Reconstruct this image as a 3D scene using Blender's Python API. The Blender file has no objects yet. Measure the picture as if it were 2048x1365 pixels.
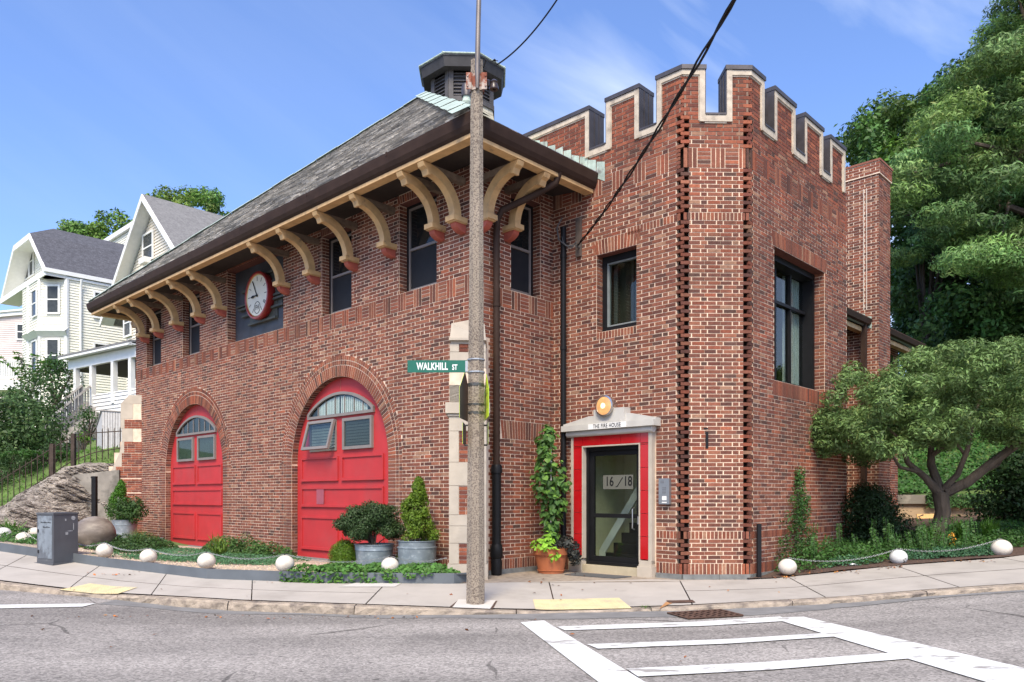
import bpy, bmesh, math, random
import numpy as np
from mathutils import Vector, Matrix, geometry
random.seed(7); rng = np.random.default_rng(11)
R = math.radians; PI = math.pi
SC = bpy.context.scene; COL = SC.collection
# ------------------------------------------------------------ camera, sky, sun, exposure
F, HY, CX, CZ = 1538.0, 994.0, 1024.0, 1.5          # focal length, horizon row, centre column (2048 px wide photo), camera height
cam = bpy.data.objects.new('camera', bpy.data.cameras.new('camera')); COL.objects.link(cam)
cam.location = (0, 0, CZ); cam.rotation_euler = (PI/2, 0, 0)
cam.data.sensor_width = 36; cam.data.lens = F/2048*36
cam.data.shift_y = (HY-682.5)/2048; cam.data.clip_end = 2000; cam.data.clip_start = .1
SC.camera = cam
SUN_EL, SUN_AZ = 50, 188      # azimuth clockwise from +Y: behind the camera
w = bpy.data.worlds.new('World'); SC.world = w; w.use_nodes = True
nt = w.node_tree; nt.nodes.clear()
def N(t, **k):
    n = nt.nodes.new(t)
    for a, b in k.items(): setattr(n, a, b)
    return n
LX, LZ, LR = 8.2, 1.7, -28      # where the wisps of cirrus lie and how they slant
out = N('ShaderNodeOutputWorld'); bg = N('ShaderNodeBackground'); sky = N('ShaderNodeTexSky')
sky.sky_type = 'NISHITA'; sky.sun_disc = False; sky.sun_elevation = R(SUN_EL); sky.sun_rotation = R(SUN_AZ)
sky.altitude = 0; sky.air_density = 1.0; sky.dust_density = 1.8; sky.ozone_density = 2.0
tc = N('ShaderNodeTexCoord'); mp = N('ShaderNodeMapping'); mp.inputs['Scale'].default_value = (1.2, 1.0, 5.5); mp.inputs['Rotation'].default_value = (0, 0, 0); mp.inputs['Location'].default_value = (LX, 0, LZ)
n1 = N('ShaderNodeTexNoise'); n1.inputs['Scale'].default_value = 1.9; n1.inputs['Detail'].default_value = 7; n1.inputs['Distortion'].default_value = .35; n1.inputs['Roughness'].default_value=.52
cr = N('ShaderNodeMapRange'); cr.inputs['From Min'].default_value = .44; cr.inputs['From Max'].default_value = .70; cr.inputs['To Max'].default_value = .72
mx = N('ShaderNodeMix', data_type='RGBA'); mx.inputs['B'].default_value = (4.6, 5.2, 6.2, 1)
tint = N('ShaderNodeMix', data_type='RGBA', blend_type='MULTIPLY'); tint.inputs['Factor'].default_value = 1; tint.inputs['B'].default_value = (1.0, 1.13, 1.46, 1)
m0 = N('ShaderNodeMapping'); m0.inputs['Rotation'].default_value = (0, R(LR), 0); nt.links.new(tc.outputs['Generated'], m0.inputs['Vector']); nt.links.new(m0.outputs['Vector'], mp.inputs['Vector']); nt.links.new(mp.outputs['Vector'], n1.inputs['Vector'])
sx_ = N('ShaderNodeSeparateXYZ'); ms_ = N('ShaderNodeMapRange', interpolation_type='SMOOTHSTEP'); ms_.inputs['From Min'].default_value = -.12; ms_.inputs['From Max'].default_value = .22; ms_.inputs['To Min'].default_value = .10
mm_ = N('ShaderNodeMath', operation='MULTIPLY'); nt.links.new(tc.outputs['Generated'], sx_.inputs[0]); nt.links.new(sx_.outputs['X'], ms_.inputs['Value'])
nt.links.new(n1.outputs['Fac'], cr.inputs['Value']); nt.links.new(cr.outputs['Result'], mm_.inputs[0]); nt.links.new(ms_.outputs['Result'], mm_.inputs[1]); nt.links.new(mm_.outputs[0], mx.inputs['Factor'])
nt.links.new(sky.outputs['Color'], tint.inputs['A']); nt.links.new(tint.outputs['Result'], mx.inputs['A']); nt.links.new(mx.outputs['Result'], bg.inputs['Color'])
bg.inputs['Strength'].default_value = .122
nt.links.new(bg.outputs['Background'], out.inputs['Surface'])
sl = bpy.data.lights.new('sun', 'SUN'); sl.energy = 3.1; sl.angle = R(24); sl.color = (1, .88, .66)
so = bpy.data.objects.new('sun', sl); COL.objects.link(so)
az = R(SUN_AZ); d = Vector((math.sin(az)*math.cos(R(SUN_EL)), math.cos(az)*math.cos(R(SUN_EL)), math.sin(R(SUN_EL))))
so.rotation_euler = d.to_track_quat('Z', 'Y').to_euler(); so.location = d*50
SC.view_settings.view_transform = 'Standard'; SC.view_settings.look = 'None'; SC.view_settings.exposure = .78; SC.view_settings.gamma = 1

# ------------------------------------------------------------ measuring helpers
def ZP(py, Y): return CZ+(HY-py)/F*Y                # height of a photo row at a depth
def XP(px, Y): return (px-CX)/F*Y
def PT(px, py, Y): return Vector((XP(px, Y), Y, ZP(py, Y)))
TH = R(46.4)
U = Vector((-math.sin(TH), math.cos(TH))); V = Vector((math.cos(TH), math.sin(TH)))
K0 = Vector((-.5694, 11.5233))                       # street corner of the fire station; local x runs along V, local y along U

# ------------------------------------------------------------ materials
MATS = {}
def mat(name, c, rough=.7, metal=0, var=.18, ns=6, bump=0, bs=40, attr=False, spec=.5, c2=None, c2s=3, c2lo=.5, c2hi=.62, c2max=1, trans=0, zdark=None, stretch=None, bdist=.01):
    if name in MATS: return MATS[name]
    m = bpy.data.materials.new(name); m.use_nodes = True; MATS[name] = m
    t = m.node_tree; b = t.nodes['Principled BSDF']; L = t.links.new
    def n(ty, **k):
        x = t.nodes.new(ty)
        for a, v in k.items(): setattr(x, a, v)
        return x
    b.inputs['Roughness'].default_value = rough; b.inputs['Metallic'].default_value = metal
    b.inputs['Specular IOR Level'].default_value = spec
    co = n('ShaderNodeTexCoord'); src = co.outputs['Object']
    if stretch:
        mpg = n('ShaderNodeMapping'); mpg.inputs['Scale'].default_value = stretch; L(src, mpg.inputs['Vector']); src = mpg.outputs['Vector']
    no = n('ShaderNodeTexNoise'); no.inputs['Scale'].default_value = ns; no.inputs['Detail'].default_value = 6; L(src, no.inputs['Vector'])
    mr = n('ShaderNodeMapRange'); mr.inputs['From Min'].default_value = .25; mr.inputs['From Max'].default_value = .75
    mr.inputs['To Min'].default_value = 1-var; mr.inputs['To Max'].default_value = 1+var; L(no.outputs['Fac'], mr.inputs['Value'])
    base = n('ShaderNodeRGB'); base.outputs[0].default_value = (*c, 1); bo = base.outputs[0]
    if attr:
        at = n('ShaderNodeAttribute', attribute_name='col'); mm = n('ShaderNodeMix', data_type='RGBA', blend_type='MULTIPLY')
        mm.inputs['Factor'].default_value = 1; L(bo, mm.inputs['A']); L(at.outputs['Color'], mm.inputs['B']); bo = mm.outputs['Result']
    if c2:
        n2 = n('ShaderNodeTexNoise'); n2.inputs['Scale'].default_value = c2s; n2.inputs['Detail'].default_value = 7; n2.inputs['Roughness'].default_value = .62; L(src, n2.inputs['Vector'])
        r2 = n('ShaderNodeMapRange'); r2.inputs['From Min'].default_value = c2lo; r2.inputs['From Max'].default_value = c2hi; r2.inputs['To Max'].default_value = c2max; L(n2.outputs['Fac'], r2.inputs['Value'])
        m2 = n('ShaderNodeMix', data_type='RGBA'); L(r2.outputs['Result'], m2.inputs['Factor']); L(bo, m2.inputs['A']); m2.inputs['B'].default_value = (*c2, 1); bo = m2.outputs['Result']
    if zdark:
        sp_ = n('ShaderNodeSeparateXYZ'); L(co.outputs['Object'], sp_.inputs[0]); nz = n('ShaderNodeTexNoise'); nz.inputs['Scale'].default_value = 2.5; L(co.outputs['Object'], nz.inputs['Vector'])
        az_ = n('ShaderNodeMath', operation='ADD'); L(sp_.outputs['Z'], az_.inputs[0]); L(nz.outputs['Fac'], az_.inputs[1])
        rz_ = n('ShaderNodeMapRange'); rz_.inputs['From Min'].default_value = zdark[0]; rz_.inputs['From Max'].default_value = zdark[1]; L(az_.outputs[0], rz_.inputs['Value'])
        m3 = n('ShaderNodeMix', data_type='RGBA'); L(rz_.outputs['Result'], m3.inputs['Factor']); L(bo, m3.inputs['A']); m3.inputs['B'].default_value = (*zdark[2], 1); bo = m3.outputs['Result']
    hv = n('ShaderNodeMix', data_type='RGBA', blend_type='MULTIPLY'); hv.inputs['Factor'].default_value = 1
    L(bo, hv.inputs['A']); L(mr.outputs['Result'], hv.inputs['B']); L(hv.outputs['Result'], b.inputs['Base Color'])
    if bump:
        nb = n('ShaderNodeTexNoise'); nb.inputs['Scale'].default_value = bs; nb.inputs['Detail'].default_value = 5; L(src, nb.inputs['Vector'])
        bp = n('ShaderNodeBump'); bp.inputs['Strength'].default_value = bump; bp.inputs['Distance'].default_value = bdist
        L(nb.outputs['Fac'], bp.inputs['Height']); L(bp.outputs['Normal'], b.inputs['Normal'])
    if trans:
        tr = n('ShaderNodeBsdfTranslucent'); L(hv.outputs['Result'], tr.inputs['Color'])
        ms = n('ShaderNodeMixShader'); ms.inputs['Fac'].default_value = trans
        L(b.outputs[0], ms.inputs[1]); L(tr.outputs[0], ms.inputs[2]); L(ms.outputs[0], t.nodes['Material Output'].inputs['Surface'])
    return m
def glass(name, c=(.90, .94, .92), op=.25):
    if name in MATS: return MATS[name]
    m = bpy.data.materials.new(name); m.use_nodes = True; MATS[name] = m; t = m.node_tree; L = t.links.new
    t.nodes.remove(t.nodes['Principled BSDF'])
    tr = t.nodes.new('ShaderNodeBsdfTransparent'); tr.inputs['Color'].default_value = (*c, 1)
    gl = t.nodes.new('ShaderNodeBsdfGlossy'); gl.inputs['Roughness'].default_value = .02; gl.inputs['Color'].default_value = (.75, .75, .75, 1)
    fr = t.nodes.new('ShaderNodeFresnel'); ge = t.nodes.new('ShaderNodeNewGeometry'); ma = t.nodes.new('ShaderNodeMath'); ma.operation = 'MULTIPLY_ADD'; ma.inputs[1].default_value = -.8333; ma.inputs[2].default_value = 1.5
    L(ge.outputs['Backfacing'], ma.inputs[0]); L(ma.outputs[0], fr.inputs['IOR'])
    ms = t.nodes.new('ShaderNodeMixShader'); L(fr.outputs[0], ms.inputs['Fac']); L(tr.outputs[0], ms.inputs[1]); L(gl.outputs[0], ms.inputs[2])
    L(ms.outputs[0], t.nodes['Material Output'].inputs['Surface']); return m
M_brick = mat('fired_brick', (1, 1, 1), .85, var=.25, ns=30, bump=.35, bs=90, attr=True, spec=.25, bdist=.004, c2=(.055, .032, .026), c2s=.9, c2lo=.50, c2hi=.85, c2max=.75)
M_brick2 = M_brick
M_mortar = mat('lime_mortar', (.70, .54, .41), .95, var=.22, ns=9, bump=.2, bs=160, spec=.1, c2=(.28, .21, .165), c2s=.9, c2lo=.48, c2hi=.80, c2max=.65)
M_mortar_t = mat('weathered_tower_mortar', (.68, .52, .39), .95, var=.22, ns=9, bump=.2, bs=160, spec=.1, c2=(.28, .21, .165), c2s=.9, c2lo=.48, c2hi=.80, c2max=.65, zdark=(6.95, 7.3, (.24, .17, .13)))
M_lime = mat('limestone', (.44, .385, .315), .85, var=.12, ns=5, bump=.15, bs=60, spec=.2, c2=(.42, .37, .30), c2s=4, c2lo=.55, c2hi=.75)
M_limetrim = mat('weathered_limestone', (.50, .43, .34), .85, var=.2, ns=7, bump=.2, bs=50, spec=.2, c2=(.30, .25, .2), c2s=6, c2lo=.52, c2hi=.72)
M_granite = mat('grey_granite', (.16, .165, .16), .8, var=.3, ns=9, bump=.4, bs=40)
M_lead = mat('dark_flashing_metal', (.085, .075, .075), .45, .5, var=.3, ns=6, bump=.1, bs=20)
M_copper = mat('green_copper', (.36, .44, .38), .7, var=.25, ns=9, bump=.1, bs=20, c2=(.16, .15, .13), c2s=7, c2lo=.54, c2hi=.70)
M_gutter = mat('brown_gutter_paint', (.045, .027, .020), .6, var=.2, ns=5, spec=.12)
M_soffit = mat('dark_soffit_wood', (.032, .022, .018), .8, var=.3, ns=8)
M_tan = mat('tan_paint', (.53, .34, .155), .6, var=.2, ns=7, c2=(.22, .15, .09), c2s=6, c2lo=.60, c2hi=.75)
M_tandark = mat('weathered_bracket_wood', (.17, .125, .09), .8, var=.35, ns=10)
M_redpend = mat('faded_red_paint', (.38, .09, .06), .6, var=.2, ns=9)
M_black = mat('black_paint', (.010, .010, .011), .5, var=.2, spec=.2)
M_iron = mat('black_iron', (.022, .022, .023), .5, .3, var=.3)
M_dglass = mat('dark_window_glass', (.010, .012, .013), .05, spec=.4, var=.1)
M_screen = mat('insect_screen', (.02, .021, .024), .6, spec=.15, var=.1)
M_greyframe = mat('grey_window_frame', (.20, .175, .16), .5, var=.1)
M_red = mat('red_door_paint', (.43, .027, .029), .55, var=.10, ns=3, c2=(.36, .045, .045), c2s=1.6, c2lo=.5, c2hi=.8)
M_redtile = mat('glossy_red_tile', (.42, .008, .012), .12, var=.08, spec=.6)
M_slate = mat('roof_slate', (.86, .83, .79), .42, var=.3, ns=14, bump=.2, bs=30, attr=True, spec=.6)
M_white = mat('white_paint', (.72, .71, .68), .6, var=.06)
M_leafmat = lambda nme, c, tr=.28, ro=.55: mat(nme, c, ro, var=.25, ns=1.2, attr=True, spec=.35, trans=tr)
M_bark = mat('grey_brown_bark', (.10, .075, .055), .95, var=.4, ns=10, bump=.8, bs=25, stretch=(1, 1, .3), bdist=.03)

# ------------------------------------------------------------ object helpers
class MB:
    """collects faces; every piece can carry its own colour"""
    def __init__(s, T=None): s.v = []; s.f = []; s.c = []; s.T = T; s.smooth = False
    def add(s, vs, fs, col=(1, 1, 1)):
        o = len(s.v)
        if s.T: vs = [s.T(*p) for p in vs]
        s.v.extend([tuple(p) for p in vs]); s.f.extend([tuple(i+o for i in f) for f in fs]); s.c.extend([col]*len(fs)); return s
    def box(s, x0, x1, y0, y1, z0, z1, col=(1, 1, 1)):
        return s.add([(x, y, z) for z in (z0, z1) for y in (y0, y1) for x in (x0, x1)],
                     [(0, 1, 3, 2), (4, 6, 7, 5), (0, 4, 5, 1), (2, 3, 7, 6), (0, 2, 6, 4), (1, 5, 7, 3)], col)
    def prism(s, poly, ext, col=(1, 1, 1)):
        """poly: list of 3-D points, ext: offset vector"""
        n = len(poly); a = [tuple(p) for p in poly]; b = [(p[0]+ext[0], p[1]+ext[1], p[2]+ext[2]) for p in poly]
        return s.add(a+b, [tuple(range(n))[::-1], tuple(range(n, 2*n))]+[(i, (i+1) % n, n+(i+1) % n, n+i) for i in range(n)], col)
    def tube(s, pts, r, seg=8, col=(1, 1, 1), cap=True):
        if not hasattr(r, '__len__'): r = [r]*len(pts)
        pts = [Vector(p) for p in pts]; rings = []; up = Vector((.13, .31, .94)).normalized(); prev = None
        for i, p in enumerate(pts):
            t = (pts[min(i+1, len(pts)-1)]-pts[max(i-1, 0)]).normalized()
            x = (prev - t*prev.dot(t)) if prev else up.cross(t)
            if x.length < 1e-4: x = Vector((1, 0, 0)).cross(t)
            x.normalize(); prev = x; y = t.cross(x)
            rings.append([tuple(p+x*math.cos(2*PI*k/seg)*r[i]+y*math.sin(2*PI*k/seg)*r[i]) for k in range(seg)])
        vs = [q for rr in rings for q in rr]; fs = []
        for i in range(len(pts)-1):
            for k in range(seg):
                a = i*seg+k; b = i*seg+(k+1) % seg; fs.append((a, b, b+seg, a+seg))
        if cap: fs.append(tuple(range(seg))[::-1]); fs.append(tuple(range(len(vs)-seg, len(vs))))
        return s.add(vs, fs, col)
    def lathe(s, prof, c=(0, 0, 0), seg=24, axis='z', col=(1, 1, 1)):
        vs = []; fs = []
        for r_, z_ in prof:
            for k in range(seg):
                a = 2*PI*k/seg; p = (r_*math.cos(a), r_*math.sin(a), z_)
                if axis == 'y': p = (p[0], p[2], p[1])
                if axis == 'x': p = (p[2], p[0], p[1])
                vs.append((p[0]+c[0], p[1]+c[1], p[2]+c[2]))
        for i in range(len(prof)-1):
            for k in range(seg): fs.append((i*seg+k, i*seg+(k+1) % seg, (i+1)*seg+(k+1) % seg, (i+1)*seg+k))
        return s.add(vs, fs, col)
    def build(s, name, m, parent=None, smooth=False, fix=True, colattr=False):
        me = bpy.data.meshes.new(name); me.from_pydata(s.v, [], s.f)
        if colattr:
            a = me.color_attributes.new('col', 'FLOAT_COLOR', 'CORNER'); cnt = [len(f) for f in s.f]
            arr = np.repeat(np.array([(*c, 1) for c in s.c], dtype=np.float32), cnt, axis=0); a.data.foreach_set('color', arr.ravel())
        if fix:
            bm = bmesh.new(); bm.from_mesh(me); bmesh.ops.recalc_face_normals(bm, faces=bm.faces); bm.to_mesh(me); bm.free()
        if smooth:
            me.polygons.foreach_set('use_smooth', [True]*len(me.polygons))
            try: me.set_sharp_from_angle(angle=R(40))
            except Exception: pass
        me.materials.append(m)
        o = bpy.data.objects.new(name, me); COL.objects.link(o)
        if parent: o.parent = parent
        return o
def tag(o, label, cat, group=None, kind=None):
    if label: o['label'] = label
    if cat: o['category'] = cat
    if group: o['group'] = group
    if kind: o['kind'] = kind
    return o
def thing(name, label, cat, loc=(0, 0, 0), rz=0, group=None, kind=None):
    o = bpy.data.objects.new(name, None); o.empty_display_size = .3; COL.objects.link(o); o.location = loc; o.rotation_euler = (0, 0, rz)
    return tag(o, label, cat, group, kind)
def copy_tree(o, parent=None):
    c = o.copy(); COL.objects.link(c); c.parent = parent
    for ch in [x for x in bpy.data.objects if x.parent == o]: copy_tree(ch, c)
    return c
def text(body, name, m, size, M, parent, ext=.003, align='CENTER', sx=1, spacing=1, shear=0, fat=0):
    cu = bpy.data.curves.new('txt', 'FONT'); cu.body = body; cu.size = size; cu.extrude = ext; cu.align_x = align; cu.align_y = 'CENTER'
    cu.space_character = spacing; cu.shear = shear; cu.offset = fat
    o = bpy.data.objects.new('txt', cu); COL.objects.link(o); bpy.context.view_layer.update()
    me = bpy.data.meshes.new_from_object(o.evaluated_get(bpy.context.evaluated_depsgraph_get())); bpy.data.objects.remove(o)
    me.transform(Matrix.Diagonal((sx, 1, 1, 1))); me.transform(M); me.materials.clear(); me.materials.append(m); me.name = name
    ob = bpy.data.objects.new(name, me); COL.objects.link(ob)
    if parent: ob.parent = parent
    return ob

def noise2(x, y, s=1.0, seed=0):
    from mathutils import noise
    return noise.noise(Vector((x*s+seed*17.3, y*s-seed*9.1, seed*3.7)))

# foliage ------------------------------------------------------------
def leaves(name, P, Nn, size, m, parent, hue=(1, 1, 1), var=.25, asp=.5, cols=None, sizevar=.35):
    """P: (n,3) leaf positions, Nn: (n,3) rough outward normals; one folded diamond per leaf"""
    n = len(P); P = np.asarray(P, float); Nn = np.asarray(Nn, float)+rng.normal(0, .55, (n, 3)); Nn /= np.linalg.norm(Nn, axis=1)[:, None]+1e-9
    t = rng.normal(0, 1, (n, 3)); t -= (t*Nn).sum(1)[:, None]*Nn; t /= np.linalg.norm(t, axis=1)[:, None]+1e-9
    b = np.cross(Nn, t); s = (size*(1+rng.uniform(-sizevar, sizevar, n)))[:, None]
    v = np.empty((n, 4, 3)); v[:, 0] = P-t*s*.5; v[:, 1] = P+b*s*asp*.5+Nn*s*.08; v[:, 2] = P+t*s*.5; v[:, 3] = P-b*s*asp*.5+Nn*s*.08
    me = bpy.data.meshes.new(name); me.vertices.add(4*n); me.vertices.foreach_set('co', v.ravel())
    me.loops.add(4*n); me.loops.foreach_set('vertex_index', np.arange(4*n, dtype=np.int32))
    me.polygons.add(n); me.polygons.foreach_set('loop_start', np.arange(0, 4*n, 4, dtype=np.int32))
    try: me.polygons.foreach_set('loop_total', np.full(n, 4, dtype=np.int32))
    except Exception: pass
    me.update(calc_edges=True)
    c = np.ones((n, 4), np.float32); k = 1+rng.uniform(-var, var, n); c[:, :3] = (np.array(hue)[None] if cols is None else cols)*k[:, None]
    yl = rng.uniform(0, 1, n) > .9; c[yl, 0] *= 1.25
    a = me.color_attributes.new('col', 'FLOAT_COLOR', 'CORNER'); a.data.foreach_set('color', np.repeat(c, 4, axis=0).ravel())
    me.materials.append(m); me.validate()
    o = bpy.data.objects.new(name, me); COL.objects.link(o)
    if parent: o.parent = parent
    return o
def clump(c, r, n, shell=.55):
    """points in an ellipsoid, thicker towards its surface"""
    d_ = rng.normal(0, 1, (n, 3)); d_ /= np.linalg.norm(d_, axis=1)[:, None]
    rad = shell+(1-shell)*rng.uniform(0, 1, n)**.6
    rad *= 1+rng.normal(0, .07, n)
    return np.array(c)+d_*rad[:, None]*np.array(r), d_*np.array([1, 1, 1])+np.array([0, 0, .35])
def cloud(cl, per, shell=.5):
    Ps, Ns = [], []
    for c, r in cl:
        n = max(8, int(per*(r[0]*r[1]+r[0]*r[2]+r[1]*r[2])/3)); p, q = clump(c, r, n, shell); Ps.append(p); Ns.append(q)
    return np.concatenate(Ps), np.concatenate(Ns)

# ============================================================ GROUND
ZRX = [-30, -12, -7.3, -3.4, 0, 2, 4, 6.1, 9, 13, 30]; ZRZ = [.75, .42, .218, .09, .125, .16, .25, .394, .62, .85, 1.3]
def zroad(X): return float(np.interp(X, ZRX, ZRZ))
def onroad(px, py, z0=0):
    z = .15
    for _ in range(30):
        Y = (CZ-z-z0)*F/(py-HY); X = XP(px, Y); z = .6*z+.4*zroad(X)
    return Vector((X, Y, z+z0))
KB = [(-1500, 1262), (-700, 1226), (0, 1180), (190, 1196), (360, 1215), (475, 1223), (710, 1231), (950, 1231), (1100, 1228), (1300, 1224), (1590, 1213), (1869, 1193), (2048, 1181), (2600, 1146)]
KT = {-1500: 1248, -700: 1212, 0: 1167, 190: 1190, 360: 1198, 475: 1205, 710: 1213, 950: 1222, 1100: 1225, 1300: 1218, 1590: 1203, 1869: 1183, 2048: 1171, 2600: 1136}
# kerb foot on the road; left of the picture the kerb follows the side street away from the camera
kfoot = [onroad(px, py) for px, py in KB if px >= 0]
kt = [max(.012, ZP(KT[px], p.y)-p.z) for (px, py), p in zip([k for k in KB if k[0] >= 0], kfoot)]
kfoot = [Vector((-24, 18.5, zroad(-24))), Vector((-13.5, 13.6, zroad(-13.5)))]+kfoot+[Vector((22, 10.6, zroad(22))), Vector((60, 12, zroad(60)))]
kt = [.1, .1]+kt+[.12, .12]
KX = [p.x for p in kfoot]; KYv = [p.y for p in kfoot]
def yk(X): return float(np.interp(X, KX, KYv))
def zk(X): return zroad(X)+float(np.interp(X, KX, kt))
# back edge of the pavement
BK = [(0, 1103, 13.0), (200, 1133, 12.1), (413, 1158, 11.1), (640, 1166, 10.75), (900, 1168, 10.6), (985, 1166, 10.7), (1310, 1159, 11.1), (1365, 1161, 11.0), (1500, 1160, 11.02), (1545, 1158, 11.1), (1797, 1132, 11.3), (2003, 1117, 11.5), (2048, 1111, 11.55)]
bk = [Vector((-26, 23, 1.1)), Vector((-15, 16, .75))]+[PT(*q) for q in BK]+[Vector((22, 13.6, 1.25)), Vector((60, 16, 1.6))]
BX = [p.x for p in bk]; BYv = [p.y for p in bk]; BZ = [p.z for p in bk]
def yb(X): return float(np.interp(X, BX, BYv))
def zb(X): return float(np.interp(X, BX, BZ))
def zwalk(X, Y):
    t = (Y-yk(X))/max(.1, yb(X)-yk(X)); return zk(X)*(1-t)+zb(X)*t if t < 1 else zb(X)+.01*(Y-yb(X))
def onwalk(px, py, dz=0):
    Y = 10
    for _ in range(40):
        X = XP(px, Y); z = zwalk(X, Y)+dz; Y = .6*Y+.4*(CZ-z)*F/(py-HY)
    return Vector((XP(px, Y), Y, zwalk(XP(px, Y), Y)+dz))
def grid(name, xs, ysf, zf, m, nY=None, kind='structure', label=None, cat=None):
    b = MB(); g = []
    for x in xs:
        g.append([(x, y, zf(x, y)) for y in ysf(x)])
    nY = len(g[0]); vs = [p for r_ in g for p in r_]
    fs = [(i*nY+j, (i+1)*nY+j, (i+1)*nY+j+1, i*nY+j+1) for i in range(len(xs)-1) for j in range(nY-1)]
    b.add(vs, fs); o = b.build(name, m, None, smooth=True, fix=False); o['kind'] = kind
    if label: tag(o, label, cat)
    return o
def lin(a, b, n): return [a+(b-a)*i/(n-1) for i in range(n)]
# materials of the ground
def asphalt():
    m = mat('aged_asphalt', (.285, .263, .243), .9, var=.10, ns=1.1, bump=.55, bs=120, spec=.2, bdist=.004, c2=(.20, .185, .173), c2s=.9, c2lo=.52, c2hi=.78)
    t = m.node_tree; L = t.links.new; b = t.nodes['Principled BSDF']; src = b.inputs['Base Color'].links[0].from_socket
    co = [x for x in t.nodes if x.type == 'TEX_COORD'][0].outputs['Object']
    def n(ty, **k):
        x = t.nodes.new(ty)
        for a, v in k.items(): setattr(x, a, v)
        return x
    def mul(src, fac_node_out, lo, hi, a, bb):
        r = n('ShaderNodeMapRange'); r.inputs['From Min'].default_value = lo; r.inputs['From Max'].default_value = hi; r.inputs['To Min'].default_value = a; r.inputs['To Max'].default_value = bb
        L(fac_node_out, r.inputs['Value']); mm = n('ShaderNodeMix', data_type='RGBA', blend_type='MULTIPLY'); mm.inputs['Factor'].default_value = 1
        L(src, mm.inputs['A']); L(r.outputs[0], mm.inputs['B']); return mm.outputs['Result']
    v = n('ShaderNodeTexVoronoi'); v.inputs['Scale'].default_value = 55; L(co, v.inputs['Vector'])         # stone chips
    sep = n('ShaderNodeSeparateColor'); L(v.outputs['Color'], sep.inputs[0]); src = mul(src, sep.outputs[0], 0, 1, .62, 1.38)
    # tyre-polished bands along the street
    mp_ = n('ShaderNodeMapping'); mp_.inputs['Scale'].default_value = (.05, .8, 1); L(co, mp_.inputs['Vector'])
    nn = n('ShaderNodeTexNoise'); nn.inputs['Scale'].default_value = 1.2; nn.inputs['Detail'].default_value = 3; L(mp_.outputs[0], nn.inputs['Vector']); src = mul(src, nn.outputs['Fac'], .35, .65, .74, 1.12)
    # cracks
    wv = n('ShaderNodeTexNoise'); wv.inputs['Scale'].default_value = 1.5; wv.inputs['Detail'].default_value = 5; L(co, wv.inputs['Vector'])
    mxv = n('ShaderNodeMix', data_type='RGBA'); mxv.inputs['Factor'].default_value = .22; L(co, mxv.inputs['A']); L(wv.outputs['Color'], mxv.inputs['B'])
    vc = n('ShaderNodeTexVoronoi', feature='DISTANCE_TO_EDGE'); vc.inputs['Scale'].default_value = .42; L(mxv.outputs['Result'], vc.inputs['Vector'])
    msk = n('ShaderNodeTexNoise'); msk.inputs['Scale'].default_value = .9; L(co, msk.inputs['Vector'])
    add = n('ShaderNodeMath', operation='MULTIPLY_ADD'); L(msk.outputs['Fac'], add.inputs[0]); add.inputs[1].default_value = .06; L(vc.outputs['Distance'], add.inputs[2])
    src = mul(src, add.outputs[0], .0285, .0315, .5, 1)
    # dark pits
    vp = n('ShaderNodeTexVoronoi'); vp.inputs['Scale'].default_value = 5; mp2 = n('ShaderNodeMapping'); mp2.inputs['Scale'].default_value = (.6, 1, 1); L(co, mp2.inputs['Vector']); L(mp2.outputs[0], vp.inputs['Vector'])
    src = mul(src, vp.outputs['Distance'], .05, .11, .45, 1)
    L(src, b.inputs['Base Color']); return m
M_asph = asphalt()
M_patch = mat('gutter_asphalt', (.20, .195, .19), .9, var=.2, ns=5, bump=.6, bs=110, spec=.2, bdist=.004)
M_conc = mat('pavement_concrete', (.40, .365, .325), .9, var=.09, ns=2.2, bump=.25, bs=130, spec=.2, bdist=.003, c2=(.33, .30, .265), c2s=1.6, c2lo=.5, c2hi=.72)
M_concw = mat('pale_concrete', (.52, .49, .45), .9, var=.08, ns=4, bump=.2, bs=120)
M_kerb = mat('granite_kerb', (.33, .27, .21), .9, var=.3, ns=9, bump=.9, bs=16, bdist=.03, c2=(.16, .13, .11), c2s=5, c2lo=.5, c2hi=.66)
M_apron = mat('exposed_concrete', (.30, .245, .19), .95, var=.3, ns=12, bump=.4, bs=90)
M_soil = mat('bark_mulch', (.085, .05, .035), 1, var=.5, ns=30, bump=.8, bs=40, bdist=.02)
M_grass = mat('hill_grass_ground', (.09, .14, .035), 1, var=.35, ns=3, bump=.6, bs=30)
def paint():
    m = mat('road_paint', (.64, .64, .62), .8, var=.10, ns=5, c2=(.29, .27, .25), c2s=4.5, c2lo=.57, c2hi=.64, bump=.3, bs=100, stretch=(.6, 1.4, 1)); return m
M_paint = paint()
M_yel = mat('tactile_yellow', (.60, .50, .28), .85, var=.12, ns=6, c2=(.42, .37, .27), c2s=5, c2lo=.52, c2hi=.75)
# road
xs = lin(-60, -14, 12)[:-1]+lin(-14, 16, 76)+lin(16, 60, 10)[1:]
grid('road', xs, lambda x: [-60, -20, -5]+lin(-1, yk(x)+.05, 24), lambda x, y: zroad(x), M_asph)
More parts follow.
